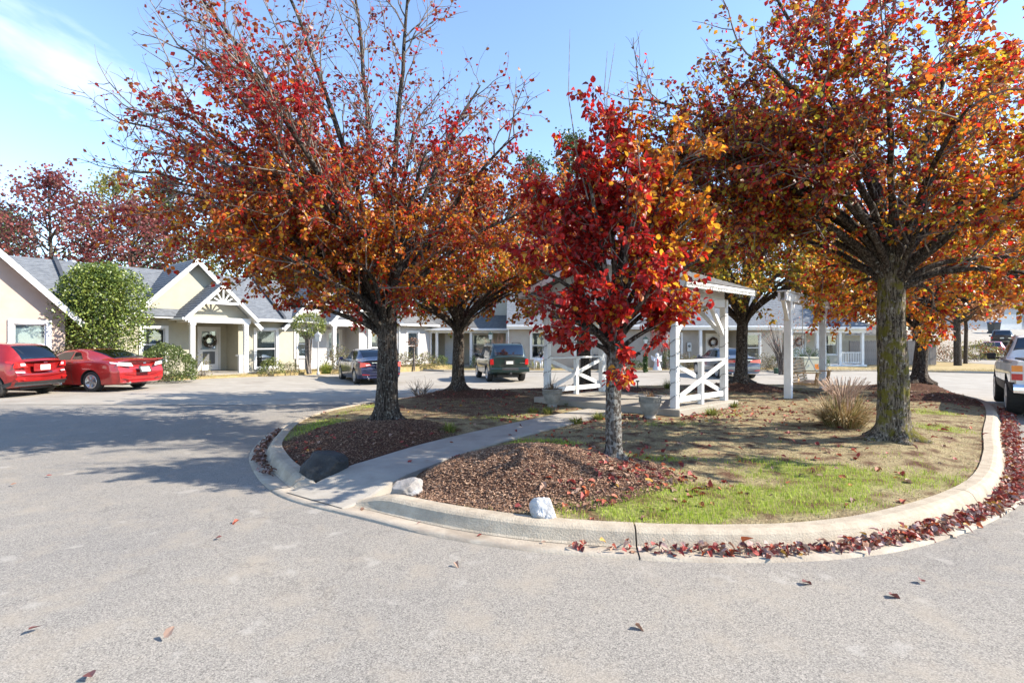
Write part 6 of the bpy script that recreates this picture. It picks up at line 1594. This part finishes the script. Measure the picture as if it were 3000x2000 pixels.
blade_clump('strap_leaf_plant', 'yellow-green strap-leaved plant by the short lamp post', 'plant', sp(955, 24.8, .06), 170, .45, .75, .6, [(.26, .28, .05), (.36, .34, .08), (.16, .20, .04)], .018, .6, 98)
shrub('loose brownish shrub beside the dark blue sedan', sp(992, 27.0, .05), .95, .7, 1.35, BRB + YG[:1], 1900, .065, 99, hollow=.3)
shrub('loose brown-green shrub under the corner window', sp(1188, 31.2, -.1), .8, .6, 1.15, BRB + YG[:1], 1500, .07, 100, hollow=.3)
shrub('wide brown-green shrub right of the corner window', sp(1246, 31.6, -.1), 1.0, .6, 1.05, BRB + YG, 1900, .07, 101, hollow=.3)
shrub('neat round green box ball by the porch door', sp(1295, 32.6, -.1), .47, .45, .82, DG + YG[:1], 1700, .05, 102)
shrub('dark green ball shrub half hidden by the green car', sp(1397, 32.8, -.1), .5, .45, .85, DG, 1400, .05, 103)
shrub('slender standard tree with a small reddish ball top', sp(1211, 30.6, -.1), .36, .36, 1.95, [(.22, .10, .06), (.28, .14, .08), (.18, .12, .06)], 500, .06, 104, trunk=1.35, name='small_tree', cat='tree', stems=3)
shrub('low yellow-green plants under the grey house window', sp(1572, 31.6, -.1), 1.1, .4, .45, YG, 1100, .06, 105)
shrub('dark green shrub left of the white lawn figure', sp(1840, 31.6, -.1), 1.2, .5, .55, DG, 1500, .06, 106)
shrub('dark hedge behind the white lawn figure', sp(1962, 31.4, -.1), .8, .6, 1.15, DG + BRB[:1], 1700, .06, 107)
shrub('small pink-red maple beside the white lawn figure', sp(1945, 31.8, -.1), .85, .7, 2.75, [(.36, .07, .07), (.45, .12, .10), (.28, .06, .06)], 1600, .07, 108, trunk=1.1, name='small_tree', cat='tree', mat_=M_leaf, stems=8)
shrub('brown twiggy shrub left of the meter box', sp(2000, 31.8, -.1), .75, .5, .95, BRB, 1300, .06, 109, hollow=.25)
shrub('brown-green shrub under the meter box', sp(2040, 31.8, -.1), .6, .5, .85, BRB + YG[:1], 1000, .06, 110, hollow=.3)
shrub('brown bush right of the silver sedan', sp(2238, 30.8, -.1), .72, .6, 1.0, BRB, 1300, .06, 111, hollow=.25)
shrub('dark shrub beside the dark porch opening', sp(2268, 31.2, -.1), .45, .4, .8, DG + BRB, 800, .06, 112)
for k, (u, lb) in enumerate(((2330, 'clipped dark green bush nearest the swing post on the porch front'), (2366, 'clipped dark green bush in the middle of three by the porch'), (2405, 'clipped dark green bush right of the other two by the porch'))):
    shrub(lb, sp(u, 33.8, -.1), .58, .5, 1.28, DG, 1500, .055, 113 + k, group='clipped porch bushes')
shrub('small tree with sparse pinkish leaves behind the swing post', sp(2290, 27.5, -.19), 1.5, 1.2, 3.6, [(.42, .20, .14), (.36, .15, .10), (.30, .20, .12)], 420, .075, 117, trunk=1.2, name='small_tree', cat='tree', mat_=M_leaf, stems=46, hollow=.3)
shrub('sunlit pale shrubs at the edge of the far street', sp(2868, 42, .1), 2.0, 1.4, 1.6, BRB + YG + G2, 1800, .11, 118, hollow=.3)
shrub('brown undergrowth behind the grey-barked tree', sp(2780, 44, -.1), 2.4, 1.4, 1.5, OB + BRB, 1800, .11, 119, hollow=.3)
# bare twiggy bushes
def bare_bush(label, loc, h, r, seed, n=70, material=None):
    T = Tree(seed); root = tag(empty('bare_shrub', loc), label, 'shrub')
    cf = dict(DEF); cf.update(max=2, lsp=9, sp=(0, .22, .2, .2), len=(0, (.25, .5), (.1, .2), (.1, .2)), t0=(0, .3, .2, .2))
    for k in range(n):
        a = T.r.uniform(0, 6.28); d = np.array((math.cos(a) * r / h * T.r.uniform(.1, 1), math.sin(a) * r / h * T.r.uniform(.1, 1), 1.0)); T.twig(np.array((math.cos(a) * .1, math.sin(a) * .1, -.03)), d, h * T.r.uniform(.7, 1.05), .014, 1, cf)
    tag(link('twigs', np_mesh('twigs', np.concatenate(T.V), np.concatenate(T.F), material or M_twig), root), kind='stuff')
bare_bush('leafless reddish shrub against the porch behind the green car', sp(1455, 33.2, -.1), 2.3, 1.2, 121, 60, mat('red_twigs', (.30, .17, .12), (.42, .26, .2), rough=.9, scale=9))
bare_bush('small leafless bush on the island edge left of the second trunk', (-2.55, 14.2, .1), .32, .35, 122, 26)

# ------------------------------------------------------------------ lamp posts, lawn figures, boxes
M_postblack = mat('lamp_iron', (.05, .055, .055), (.08, .085, .085), rough=.5, scale=9); M_lampglass = mat('frosted_glass', (.55, .56, .53), (.66, .67, .63), rough=.3, scale=9); M_lampgreen = mat('lamp_green', (.035, .07, .055), (.05, .09, .07), rough=.5, scale=9)
def lamp_post(label, loc, h, pm, garland=False):
    root = tag(empty('lamp_post', loc), label, 'lamp post')
    MB().lathe([(.07, -.05), (.07, .06), (.035, .12), (.03, h - .40), (.05, h - .38), (.05, h - .35)], 12).build('post', pm, root, smooth=True)
    mb = MB(); q0 = [(-.075, -.075, h - .35), (.075, -.075, h - .35), (.075, .075, h - .35), (-.075, .075, h - .35)]; q1 = [(-.12, -.12, h - .08), (.12, -.12, h - .08), (.12, .12, h - .08), (-.12, .12, h - .08)]
    mb.hexa([Vector(p) for p in q0], [Vector(p) for p in q1]); mb.build('lantern_glass', M_lampglass, root)
    mb = MB(); mb.prism([(-.15, h - .08), (.15, h - .08), (.03, h + .05), (-.03, h + .05)], -.14, .14, 'y'); mb.lathe([(.02, h + .05), (.02, h + .1), (.001, h + .13)], 8); mb.build('lantern_cap', pm, root)
    for sx in (-1, 1):
        for sy in (-1, 1): MB().bar((sx * .08, sy * .08, h - .35), (sx * .125, sy * .125, h - .08), .016).build('lantern_bar', pm, root)
    return root
lamp_post('grey lamp post with pale lantern before the lavender house', sp(932, 24.4, .05), 1.92, mat('pale_lamp_metal', (.42, .43, .44), (.5, .5, .5), rough=.5, scale=8))
lamp_post('green lamp post with pale lantern rising behind the green car', sp(1437, 28.5, -.19), 2.25, M_lampgreen)
lp = lamp_post('lamp post wrapped in garland with a red bow behind the young tree', sp(1891, 29.6, -.19), 2.0, M_lampgreen)
rng = np.random.default_rng(8); n = 500; a = rng.uniform(0, 6.28, n); zz = rng.uniform(.05, 1.1, n)
V, F, CC = leaves_arrays(np.stack([.08 * np.cos(a), .08 * np.sin(a), zz], 1), rand_unit(n, rng), rand_unit(n, rng), rng.uniform(.07, .13, n), np.array(DG)[rng.integers(0, 3, n)], (LEAF_T6, LEAF_F6))
gr = tag(link('garland', np_mesh('garland', V, F, M_green, colors=CC), None, lp.location.copy()), 'green garland wound round the bowed lamp post', 'garland')
mb = MB()
for s_ in (-1, 1): mb.add([(0, -.1, 1.35), (s_ * .22, -.12, 1.5), (s_ * .24, -.1, 1.25), (0, -.1, 1.32), (s_ * .05, -.11, .95), (s_ * .14, -.11, .95)], [(0, 1, 2), (3, 4, 5)])
tag(mb.build('ribbon_bow', mat('red_ribbon', (.6, .02, .02), None, rough=.5), None, loc=lp.location.copy()), 'red ribbon bow tied on the garlanded lamp post', 'bow')
# white lawn figure with red scarf
root = tag(empty('lawn_figure', sp(1925, 30.4, -.11)), 'white robed lawn figure with a red scarf beside the garlanded lamp', 'lawn ornament')
M_fig = mat('white_plastic', (.62, .64, .68), (.72, .73, .76), rough=.45, scale=6)
MB().lathe([(.27, 0), (.25, .06), (.17, .35), (.14, .60), (.13, .70), (.07, .76), (.06, .79), (.10, .85), (.115, .91), (.09, .98), (.001, 1.02)], 20).build('robe', M_fig, root, smooth=True)
for s_ in (-1, 1): MB().tube([(s_ * .12, -.03, .66), (s_ * .20, -.10, .56), (s_ * .10, -.20, .52)], [.05, .045, .03], 8).build('arm', M_fig, root, smooth=True)
MB().prism([(-.04, .70), (.04, .70), (.055, .22), (-.035, .20)], -.20, -.175, 'y').build('scarf', MATS['red_ribbon'], root)
for s_ in (-1, 1): MB().prism([(s_ * .05, .75), (s_ * .34, .90), (s_ * .30, .62), (s_ * .08, .50)], .12, .145, 'y').build('wing', M_fig, root)
# white reindeer lawn ornament
root = tag(empty('lawn_reindeer', sp(1577, 30.9, -.11), -.7), 'small white reindeer lawn ornament before the grey house window', 'lawn ornament')
mb = MB(); mb.tube([(-.32, 0, .52), (-.2, 0, .56), (.15, 0, .56), (.3, 0, .60), (.42, 0, .82), (.47, 0, .95), (.60, 0, .90), (.66, 0, .86)], [.05, .12, .13, .12, .07, .075, .05, .025], 10)
for x, y in ((-.25, -.08), (-.25, .08), (.22, -.08), (.22, .08)): mb.tube([(x, y, .54), (x + (.05 if x < 0 else .0), y, .30), (x, y, 0)], [.06, .03, .022], 7)
mb.build('body', M_fig, root, smooth=True)
for s_ in (-1, 1): MB().tube([(.46, s_ * .03, .98), (.42, s_ * .10, 1.10), (.48, s_ * .16, 1.24)], [.014, .011, .006], 5).tube([(.43, s_ * .09, 1.08), (.52, s_ * .12, 1.16)], [.01, .005], 5).build('antler', M_fig, root)
MB().lathe([(.085, -.03), (.09, .03)], 12, M=Matrix.Translation((.38, 0, .74)) @ Matrix.Rotation(.5, 4, 'Y')).build('collar', MATS['red_ribbon'], root)
# utility cabinets by the swing
def cabinet(label, loc, w, d, h, m, sticker=None):
    root = tag(empty('utility_cabinet', loc), label, 'utility cabinet')
    MB().box(-w / 2, w / 2, -d / 2, d / 2, 0, h).build('case', m, root, bevel=.03)
    MB().box(-w / 2 - .02, w / 2 + .02, -d / 2 - .02, d / 2 + .02, h + .002, h + .05).build('lid', m, root, bevel=.015)
    if sticker: MB().box(w * .05, w * .32, -d / 2 - .006, -d / 2 - .001, h * .28, h * .62).build('sticker', sticker, root)
    for k in (-1, 1): MB().box(k * w * .25 - .02, k * w * .25 + .02, -d / 2 - .02, -d / 2 - .001, h * .45, h * .60).build('latch', M_metal, root)
cabinet('cream utility cabinet with an orange sticker beyond the swing', sp(2372, 29.0, -.19), 1.1, .8, .85, mat('cream_metal', (.50, .47, .33), (.55, .52, .38), rough=.5, scale=4), mat('orange_sticker', (.75, .22, .02), None, rough=.5))
cabinet('grey-green utility cabinet left of the cream one', sp(2332, 29.8, -.19), .75, .7, .85, mat('greygreen_metal', (.17, .19, .16), (.2, .22, .19), rough=.5, scale=4))
cabinet('low dark green utility box at the kerb beyond the swing post', sp(2284, 28.6, -.19), .5, .4, .25, mat('green_metal', (.03, .09, .05), (.04, .11, .06), rough=.5, scale=4))
# covered grill
root = tag(empty('covered_grill', sp(1754, 31.0, -.12)), 'dark covered grill on the lawn behind the young tree', 'grill')
MB().prism([(-.42, 0), (.42, 0), (.40, .78), (.24, .96), (-.24, .96), (-.40, .78)], -.28, .28, 'y').build('cover', mat('grill_cover', (.03, .032, .036), (.05, .052, .056), rough=.75, scale=6, bump=.4, bscale=8), root, bevel=.03)
MB().box(-.43, .43, -.29, .29, .02, .07).build('hem', M_black, root)
# far wheelie bin
x_, y_ = (2912 - 1500) / 1500 * 63, 63
root = tag(empty('wheelie_bin', (x_, y_, float(gz(x_, y_)))), 'dark wheelie bin with blue lid at the top of the far street', 'bin')
MB().hexa([Vector(p) for p in ((-.36, -.38, .05), (.36, -.38, .05), (.36, .38, .05), (-.36, .38, .05))], [Vector(p) for p in ((-.46, -.48, 1.3), (.46, -.48, 1.3), (.46, .48, 1.3), (-.46, .48, 1.3))]).build('bin_body', M_black, root, bevel=.03)
MB().box(-.5, .5, -.53, .5, 1.302, 1.42).build('lid', mat('blue_plastic', (.02, .09, .32), (.03, .11, .36), rough=.45, scale=6), root, bevel=.03)
for s_ in (-1, 1): MB().lathe([(.12, -.04), (.12, .04)], 16, M=Matrix.Translation((s_ * .34, .42, .12)) @ Matrix.Rotation(math.pi / 2, 4, 'Y')).build('wheel', M_rubber, root)

# ------------------------------------------------------------------ mulch chips, grass, fallen leaves
from mathutils.geometry import tessellate_polygon
EP = EDGE
def inside_island(x, y):
    x = np.asarray(x); y = np.asarray(y); c = np.zeros(x.shape, bool); j = len(EP) - 1
    for i in range(len(EP)):
        xi, yi = EP[i]; xj, yj = EP[j]; t = ((yi > y) != (yj > y)); q = (xj - xi) * (y - yi) / ((yj - yi) or 1e-9) + xi; c ^= t & (x < q); j = i
    return c
GFOOT = [PL, PF, PR_, PB]
def in_gazebo(x, y):
    a = (PF - PL).normalized(); b = (PR_ - PF).normalized(); u = (x - PL.x) * a.x + (y - PL.y) * a.y; v = (x - PL.x) * b.x + (y - PL.y) * b.y
    return (u > -.25) & (u < (PF - PL).length + .25) & (v > -.25) & (v < (PR_ - PF).length + .25)
def chunk(f, x, y): return np.concatenate([f(x[a:a + 5000], y[a:a + 5000]) for a in range(0, len(x), 5000)])

def mulch_chips():
    rng = np.random.default_rng(3); X = []; Y = []
    for (cx, cy, rx, ry), n in zip(MULCH, (36000, 18000, 5000, 5000, 5000, 4500, 3000)):
        a = rng.uniform(0, 6.283, n); r = np.sqrt(rng.uniform(0, 1, n)) * 1.06; X.append(cx + np.cos(a) * r * rx); Y.append(cy + np.sin(a) * r * ry)
    X = np.concatenate(X); Y = np.concatenate(Y); ok = inside_island(X, Y) & ~chunk(on_path, X, Y); X, Y = X[ok], Y[ok]
    near = chunk(lambda a, b: seg_dist(a, b, EDGE), X, Y) > .05; X, Y = X[near], Y[near]
    Z = chunk(iz, X, Y) + rng.uniform(-.002, .016, len(X)); n = len(X)
    d = rand_unit(n, rng); d[:, 2] *= .35; L = .006 + .026 * rng.uniform(0, 1, n) ** 1.8; w = rng.uniform(.003, .009, n)
    d /= np.linalg.norm(d, axis=1)[:, None]; s = np.cross(d, np.array((0, 0, 1.0)) + .5 * rand_unit(n, rng)); s /= np.linalg.norm(s, axis=1)[:, None]; t = np.cross(s, d)
    P = np.stack([X, Y, Z], 1)
    V = np.stack([P - d * L[:, None], P + d * L[:, None] * .8 + s * w[:, None], P + d * L[:, None] * .8 - s * w[:, None], P + t * (w * .9)[:, None]], 1).reshape(-1, 3)
    F = (np.array([(0, 1, 3), (0, 3, 2), (1, 2, 3), (0, 2, 1)])[None] + (np.arange(n) * 4)[:, None, None]).reshape(-1, 3)
    cols = np.array([(.135, .078, .05), (.20, .122, .08), (.08, .045, .031), (.27, .178, .12), (.15, .086, .054), (.05, .031, .025)]); C = cols[rng.integers(0, 6, n)] * np.where((X > -.9) & (Y < 7), 1.55, 1.1)[:, None]  # chips of the front mound painted paler for the sunlight on them
    tag(link('bark_mulch', np_mesh('bark_mulch', V, F, M_chip, colors=np.repeat(C, 4, 0))), 'reddish brown bark mulch mounded under the island trees', 'mulch', kind='stuff')
mulch_chips()

def blades(name, label, X, Y, Z, H, C, rng, w=.003, lean=.5):
    n = len(X); a = rng.uniform(0, 6.283, n); P = np.stack([X, Y, Z], 1); s = np.stack([np.cos(a), np.sin(a), np.zeros(n)], 1) * (w * rng.uniform(.6, 1.3, n))[:, None]
    l = np.stack([np.cos(a + 1.5 + rng.normal(size=n) * .6), np.sin(a + 1.5 + rng.normal(size=n) * .6), np.zeros(n)], 1) * (H * lean * rng.uniform(.1, 1.2, n))[:, None]
    V = np.stack([P - s, P + s, P + l + np.stack([np.zeros(n), np.zeros(n), H], 1)], 1).reshape(-1, 3); F = np.arange(3 * n).reshape(-1, 3)
    return tag(link(name, np_mesh(name, V, F, M_blade, colors=np.repeat(C, 3, 0))), label, 'grass', kind='stuff')
def island_grass():
    rng = np.random.default_rng(12); N_ = 330000
    # density falls with distance from the near kerb
    y = 4.0 + 13.5 * rng.uniform(0, 1, N_) ** 1.9; x = rng.uniform(-4.1, 13, N_); ok = inside_island(x, y); x, y = x[ok], y[ok]
    ok = ~chunk(on_path, x, y) & ~in_gazebo(x, y) & (chunk(lambda a, b: seg_dist(a, b, EDGE[::2]), x, y) > .03); x, y = x[ok], y[ok]
    mu = chunk(mulch_w, x, y); f = np.array([mnoise.fractal(Vector((a * 1.1 + 3, b * 1.1, 3)), 1, 2, 3) for a, b in zip(x, y)]); f2 = np.array([mnoise.noise(Vector((a * 5, b * 5, 7))) for a, b in zip(x, y)])
    g = ss(.30, .85, blob(x, y, GREENP) + .6 * f + .4 * f2); r = rng.uniform(size=len(x))
    gm = (mu < .05) & (r < g * .72); dm = (mu < .02) & ~gm & (r < .62 + .3 * f2)
    z = chunk(iz, x, y)
    gc = np.array([(.28, .38, .030), (.38, .48, .05), (.20, .28, .025), (.44, .48, .09), (.33, .42, .04)])
    n = gm.sum(); blades('grass', 'fresh green grass growing in patches on the island', x[gm], y[gm], z[gm], rng.uniform(.02, .058, n), gc[rng.integers(0, 5, n)], rng, .0032)
    tc = np.array([(.36, .285, .165), (.46, .38, .24), (.27, .215, .125), (.33, .31, .14), (.23, .17, .105)])
    n = dm.sum(); blades('dormant_grass', 'short tan dormant grass covering most of the island', x[dm], y[dm], z[dm] - .003, rng.uniform(.008, .026, n), tc[rng.integers(0, 5, n)], rng, .004, 1.3)
island_grass()
def lawn_grass():
    rng = np.random.default_rng(14); n = 16000; xl = rng.uniform(-7, 11.8, n); yl = rng.uniform(-1.1, 1.15, n); c, s_ = math.cos(ROW_A), math.sin(ROW_A)
    x = ROW_O.x + ROW_S * (xl * c - yl * s_); y = ROW_O.y + ROW_S * (xl * s_ + yl * c); C = np.array([(.42, .32, .14), (.34, .27, .10), (.28, .27, .08), (.48, .38, .19)])[rng.integers(0, 4, n)]
    blades('lawn_grass', 'yellowed lawn grass along the front of the left houses', x, y, np.full(n, .083), rng.uniform(.02, .06, n), C, rng, .008)
    n = 16000; x = rng.uniform(-4, 34, n); y = 30.3 + rng.uniform(0, 1, n) ** 2 * 2.6; y = np.where(x > 24, y - 1.0, y); C = np.array([(.42, .32, .14), (.36, .25, .10), (.28, .25, .08), (.48, .36, .19)])[rng.integers(0, 4, n)]
    blades('lawn_grass', 'yellowed lawn grass along the front of the houses at the back', x, y, np.full(n, -.117), rng.uniform(.02, .06, n), C, rng, .010)
lawn_grass()

FALL = np.array([(.30, .045, .035), (.22, .035, .03), (.36, .09, .05), (.26, .14, .09), (.34, .22, .16), (.42, .10, .03), (.14, .05, .045), (.45, .26, .05)])
FW = np.array([.2, .2, .13, .14, .14, .07, .1, .02])
def fallen(P, rng, size, flat=.35):
    n = len(P); d = rand_unit(n, rng); d[:, 2] *= flat; nr = rand_unit(n, rng) * flat * 1.4 + np.array((0, 0, 1.0))
    return P, d, nr, size * rng.uniform(.65, 1.2, n), FALL[rng.choice(len(FALL), n, p=FW / FW.sum())], rng.uniform(.5, 4.5, n)
def fallen_leaves():
    rng = np.random.default_rng(21); n = len(EDGE)
    T = np.roll(EDGE, -1, 0) - np.roll(EDGE, 1, 0); T /= np.linalg.norm(T, axis=1)[:, None]; Nn = np.stack([T[:, 1], -T[:, 0]], 1)
    if ((EDGE - ICEN) * Nn).sum() < 0: Nn = -Nn
    idx = np.arange(n); xe, ye = EDGE[:, 0], EDGE[:, 1]
    front = (xe > .9) & (ye < 12) ; w = np.where(front, .25 + .75 * ss(1.0, 3.0, xe), 0) * (1 + .35 * np.array([mnoise.noise(Vector((a * 2, b * 2, 3))) for a, b in EDGE])) + np.where((xe < -2.2) & (ye < 9.0) & (ye > 6.2), .32, 0) + np.where((xe > .45) & (xe < .9) & (ye < 5), .18, 0)
    w = np.clip(w, 0, None); k = rng.choice(n, 3900, p=w / w.sum()); f = rng.uniform(-.06, .06, len(k))[:, None]; o = .235 + .16 * rng.beta(1.2, 2.2, len(k))
    wide = ss(4, 6, ye[k]) * (xe[k] > 3); o = o + wide * rng.uniform(-.02, .10, len(k))
    P2 = EDGE[k] + T[k] * f + Nn[k] * o[:, None]; hz = .018 + .055 * rng.uniform(0, 1, len(k)) ** 1.5 * np.clip(1.5 - (o - .24) / .2, .2, 1.3)
    P = np.stack([P2[:, 0], P2[:, 1], gz(P2[:, 0], P2[:, 1]) + hz], 1)
    P, d, nr, S, C, cu = fallen(P, rng, .053, .5)
    C[P[:, 0] < -2] = np.array((.13, .06, .04)); C[rng.uniform(size=len(C)) < .22] = np.array((.40, .27, .24))  # left drift painted dark brown to carry the shade it lies in
    dist = np.linalg.norm(P - np.array((0, 0, CAM_H)), axis=1); vis = np.abs(P[:, 0] / P[:, 1]) < .99; dist[~vis] = 1e9; near = np.zeros(len(P), bool); near[np.argsort(dist)[:280]] = True
    V, F, CC = leaves_arrays(P[~near], d[~near], nr[~near], S[~near], C[~near], (LEAF_T, LEAF_F), cu[~near])
    tag(link('leaf_litter', np_mesh('leaf_litter', V, F, M_dry, colors=CC)), 'drift of red and brown fallen leaves filling the gutter', 'leaves', kind='stuff')
    def single(i, label, group):
        T_ = LEAF_T.copy(); T_[:, 2] = T_[:, 2] * cu[i] + (cu[i] - 1) * -.35 * T_[:, 1] ** 2
        key = (tuple(np.round(C[i], 2)), round(cu[i] * 2))
        if key not in LEAF_SHARED: LEAF_SHARED[key] = np_mesh('fallen_leaf', T_, LEAF_F, M_dry, colors=np.tile(C[i], (len(LEAF_T), 1)))
        dd = Vector(d[i]).normalized(); x = dd.cross(Vector(nr[i])).normalized(); zz = x.cross(dd)
        ob = link('fallen_leaf', LEAF_SHARED[key]); ob.matrix_world = Matrix.Translation(P[i]) @ Matrix((x, dd, zz)).transposed().to_4x4() @ Matrix.Scale(S[i], 4); tag(ob, label, 'leaf', group)
    for i in np.where(near)[0]: single(i, 'curled dry red or brown leaf in the gutter drift below the near kerb', 'fallen leaves in the gutter drift')
    # leaves lying on the island
    X = []; Y = []
    for cx, cy, rx, ry, m in ((1.35, 5.25, .35, .28, 170), (.75, 4.75, .35, .2, 40), (1.5, 6.6, .5, .4, 60), (-.9, 7.3, .8, .9, 60), (1.0, 9.3, .8, .5, 110), (3.4, 9.75, .7, .28, 130), (4.7, 10.6, .7, .4, 120), (2.6, 10.0, .5, .25, 60), (-1.2, 6.45, .25, .5, 50), (.1, 8.9, .25, .5, 50), (-3.0, 7.0, .3, .8, 60), (7, 11, 1.5, 1.2, 90), (9.5, 12.5, 1.6, 1.2, 240), (-.5, 12, 1.8, 1.6, 260), (3.0, 14.8, 2.2, .7, 200)):
        X.append(rng.normal(cx, rx, m)); Y.append(rng.normal(cy, ry, m))
    X.append(rng.uniform(0, 8, 420)); Y.append(rng.uniform(4.1, 12, 420)); X = np.concatenate(X); Y = np.concatenate(Y)
    ok = inside_island(X, Y) & ~in_gazebo(X, Y); X, Y = X[ok], Y[ok]; op = on_path(X, Y); ok = ~op | (rng.uniform(size=len(X)) < .06); X, Y = X[ok], Y[ok]
    Z = iz(X, Y) + rng.uniform(.008, .03, len(X)) + np.where(on_path(X, Y), .03, 0); P = np.stack([X, Y, Z], 1); P, d, nr, S, C, cu = fallen(P, rng, .07, .3)
    V, F, CC = leaves_arrays(P, d, nr, S, C, (LEAF_T, LEAF_F), cu)
    tag(link('leaf_litter', np_mesh('leaf_litter', V, F, M_dry, colors=CC)), 'red and brown fallen leaves strewn over the island grass and mulch', 'leaves', kind='stuff')
    # single leaves lying on the asphalt, each where the photograph has one
    spots = [(120, 1833, 'narrow grey-brown leaf on the asphalt at lower left', 6), (480, 1868, 'pale tan curled leaf on the asphalt at lower left', 4), (258, 1970, 'dark curled leaf on the asphalt at the bottom left', 6), (699, 1524, 'flat reddish brown leaf on the sunlit asphalt left of the path', 2), (153, 1391, 'small dark leaf on the asphalt near the shade at the left', 1),
             (1334, 1647, 'small tan leaf on the asphalt below the kerb joint', 4), (2352, 1705, 'dark curled leaf on the asphalt right of centre', 6), (2606, 1741, 'dark upright curled leaf on the asphalt at the right', 6), (2700, 1703, 'tiny dark leaf scrap on the asphalt at the right', 6), (1860, 1830, 'small brown leaf near the bottom of the asphalt', 3),
             (1068, 1490, 'curled brown leaf against the kerb beside the path mouth', 3), (1222, 1534, 'small leaf standing in the gutter left of the joint', 0), (1412, 1566, 'reddish leaf standing in the gutter at the joint', 0), (1585, 1588, 'grey-brown leaf standing in the gutter right of the joint', 4), (30, 1420, 'thin brown twig-like leaf on the asphalt at the far left', 3), (650, 1572, 'tiny curled leaf scrap on the asphalt', 6)]
    P = np.array([tuple(at(u, v, .02)) for u, v, _, _ in spots]); P, d, nr, S, C, cu = fallen(P, rng, .10, .35); P[:, 2] = .022; d[:, 2] = np.abs(d[:, 2])
    for i, (u, v, lb, ci) in enumerate(spots):
        C[i] = FALL[ci]; S[i] = .04 + .02 * float(rng.uniform()); S[i] = .065 if i in (0, 1, 2, 6, 7) else S[i]; single(i, lb, 'single leaves on the asphalt')
fallen_leaves()
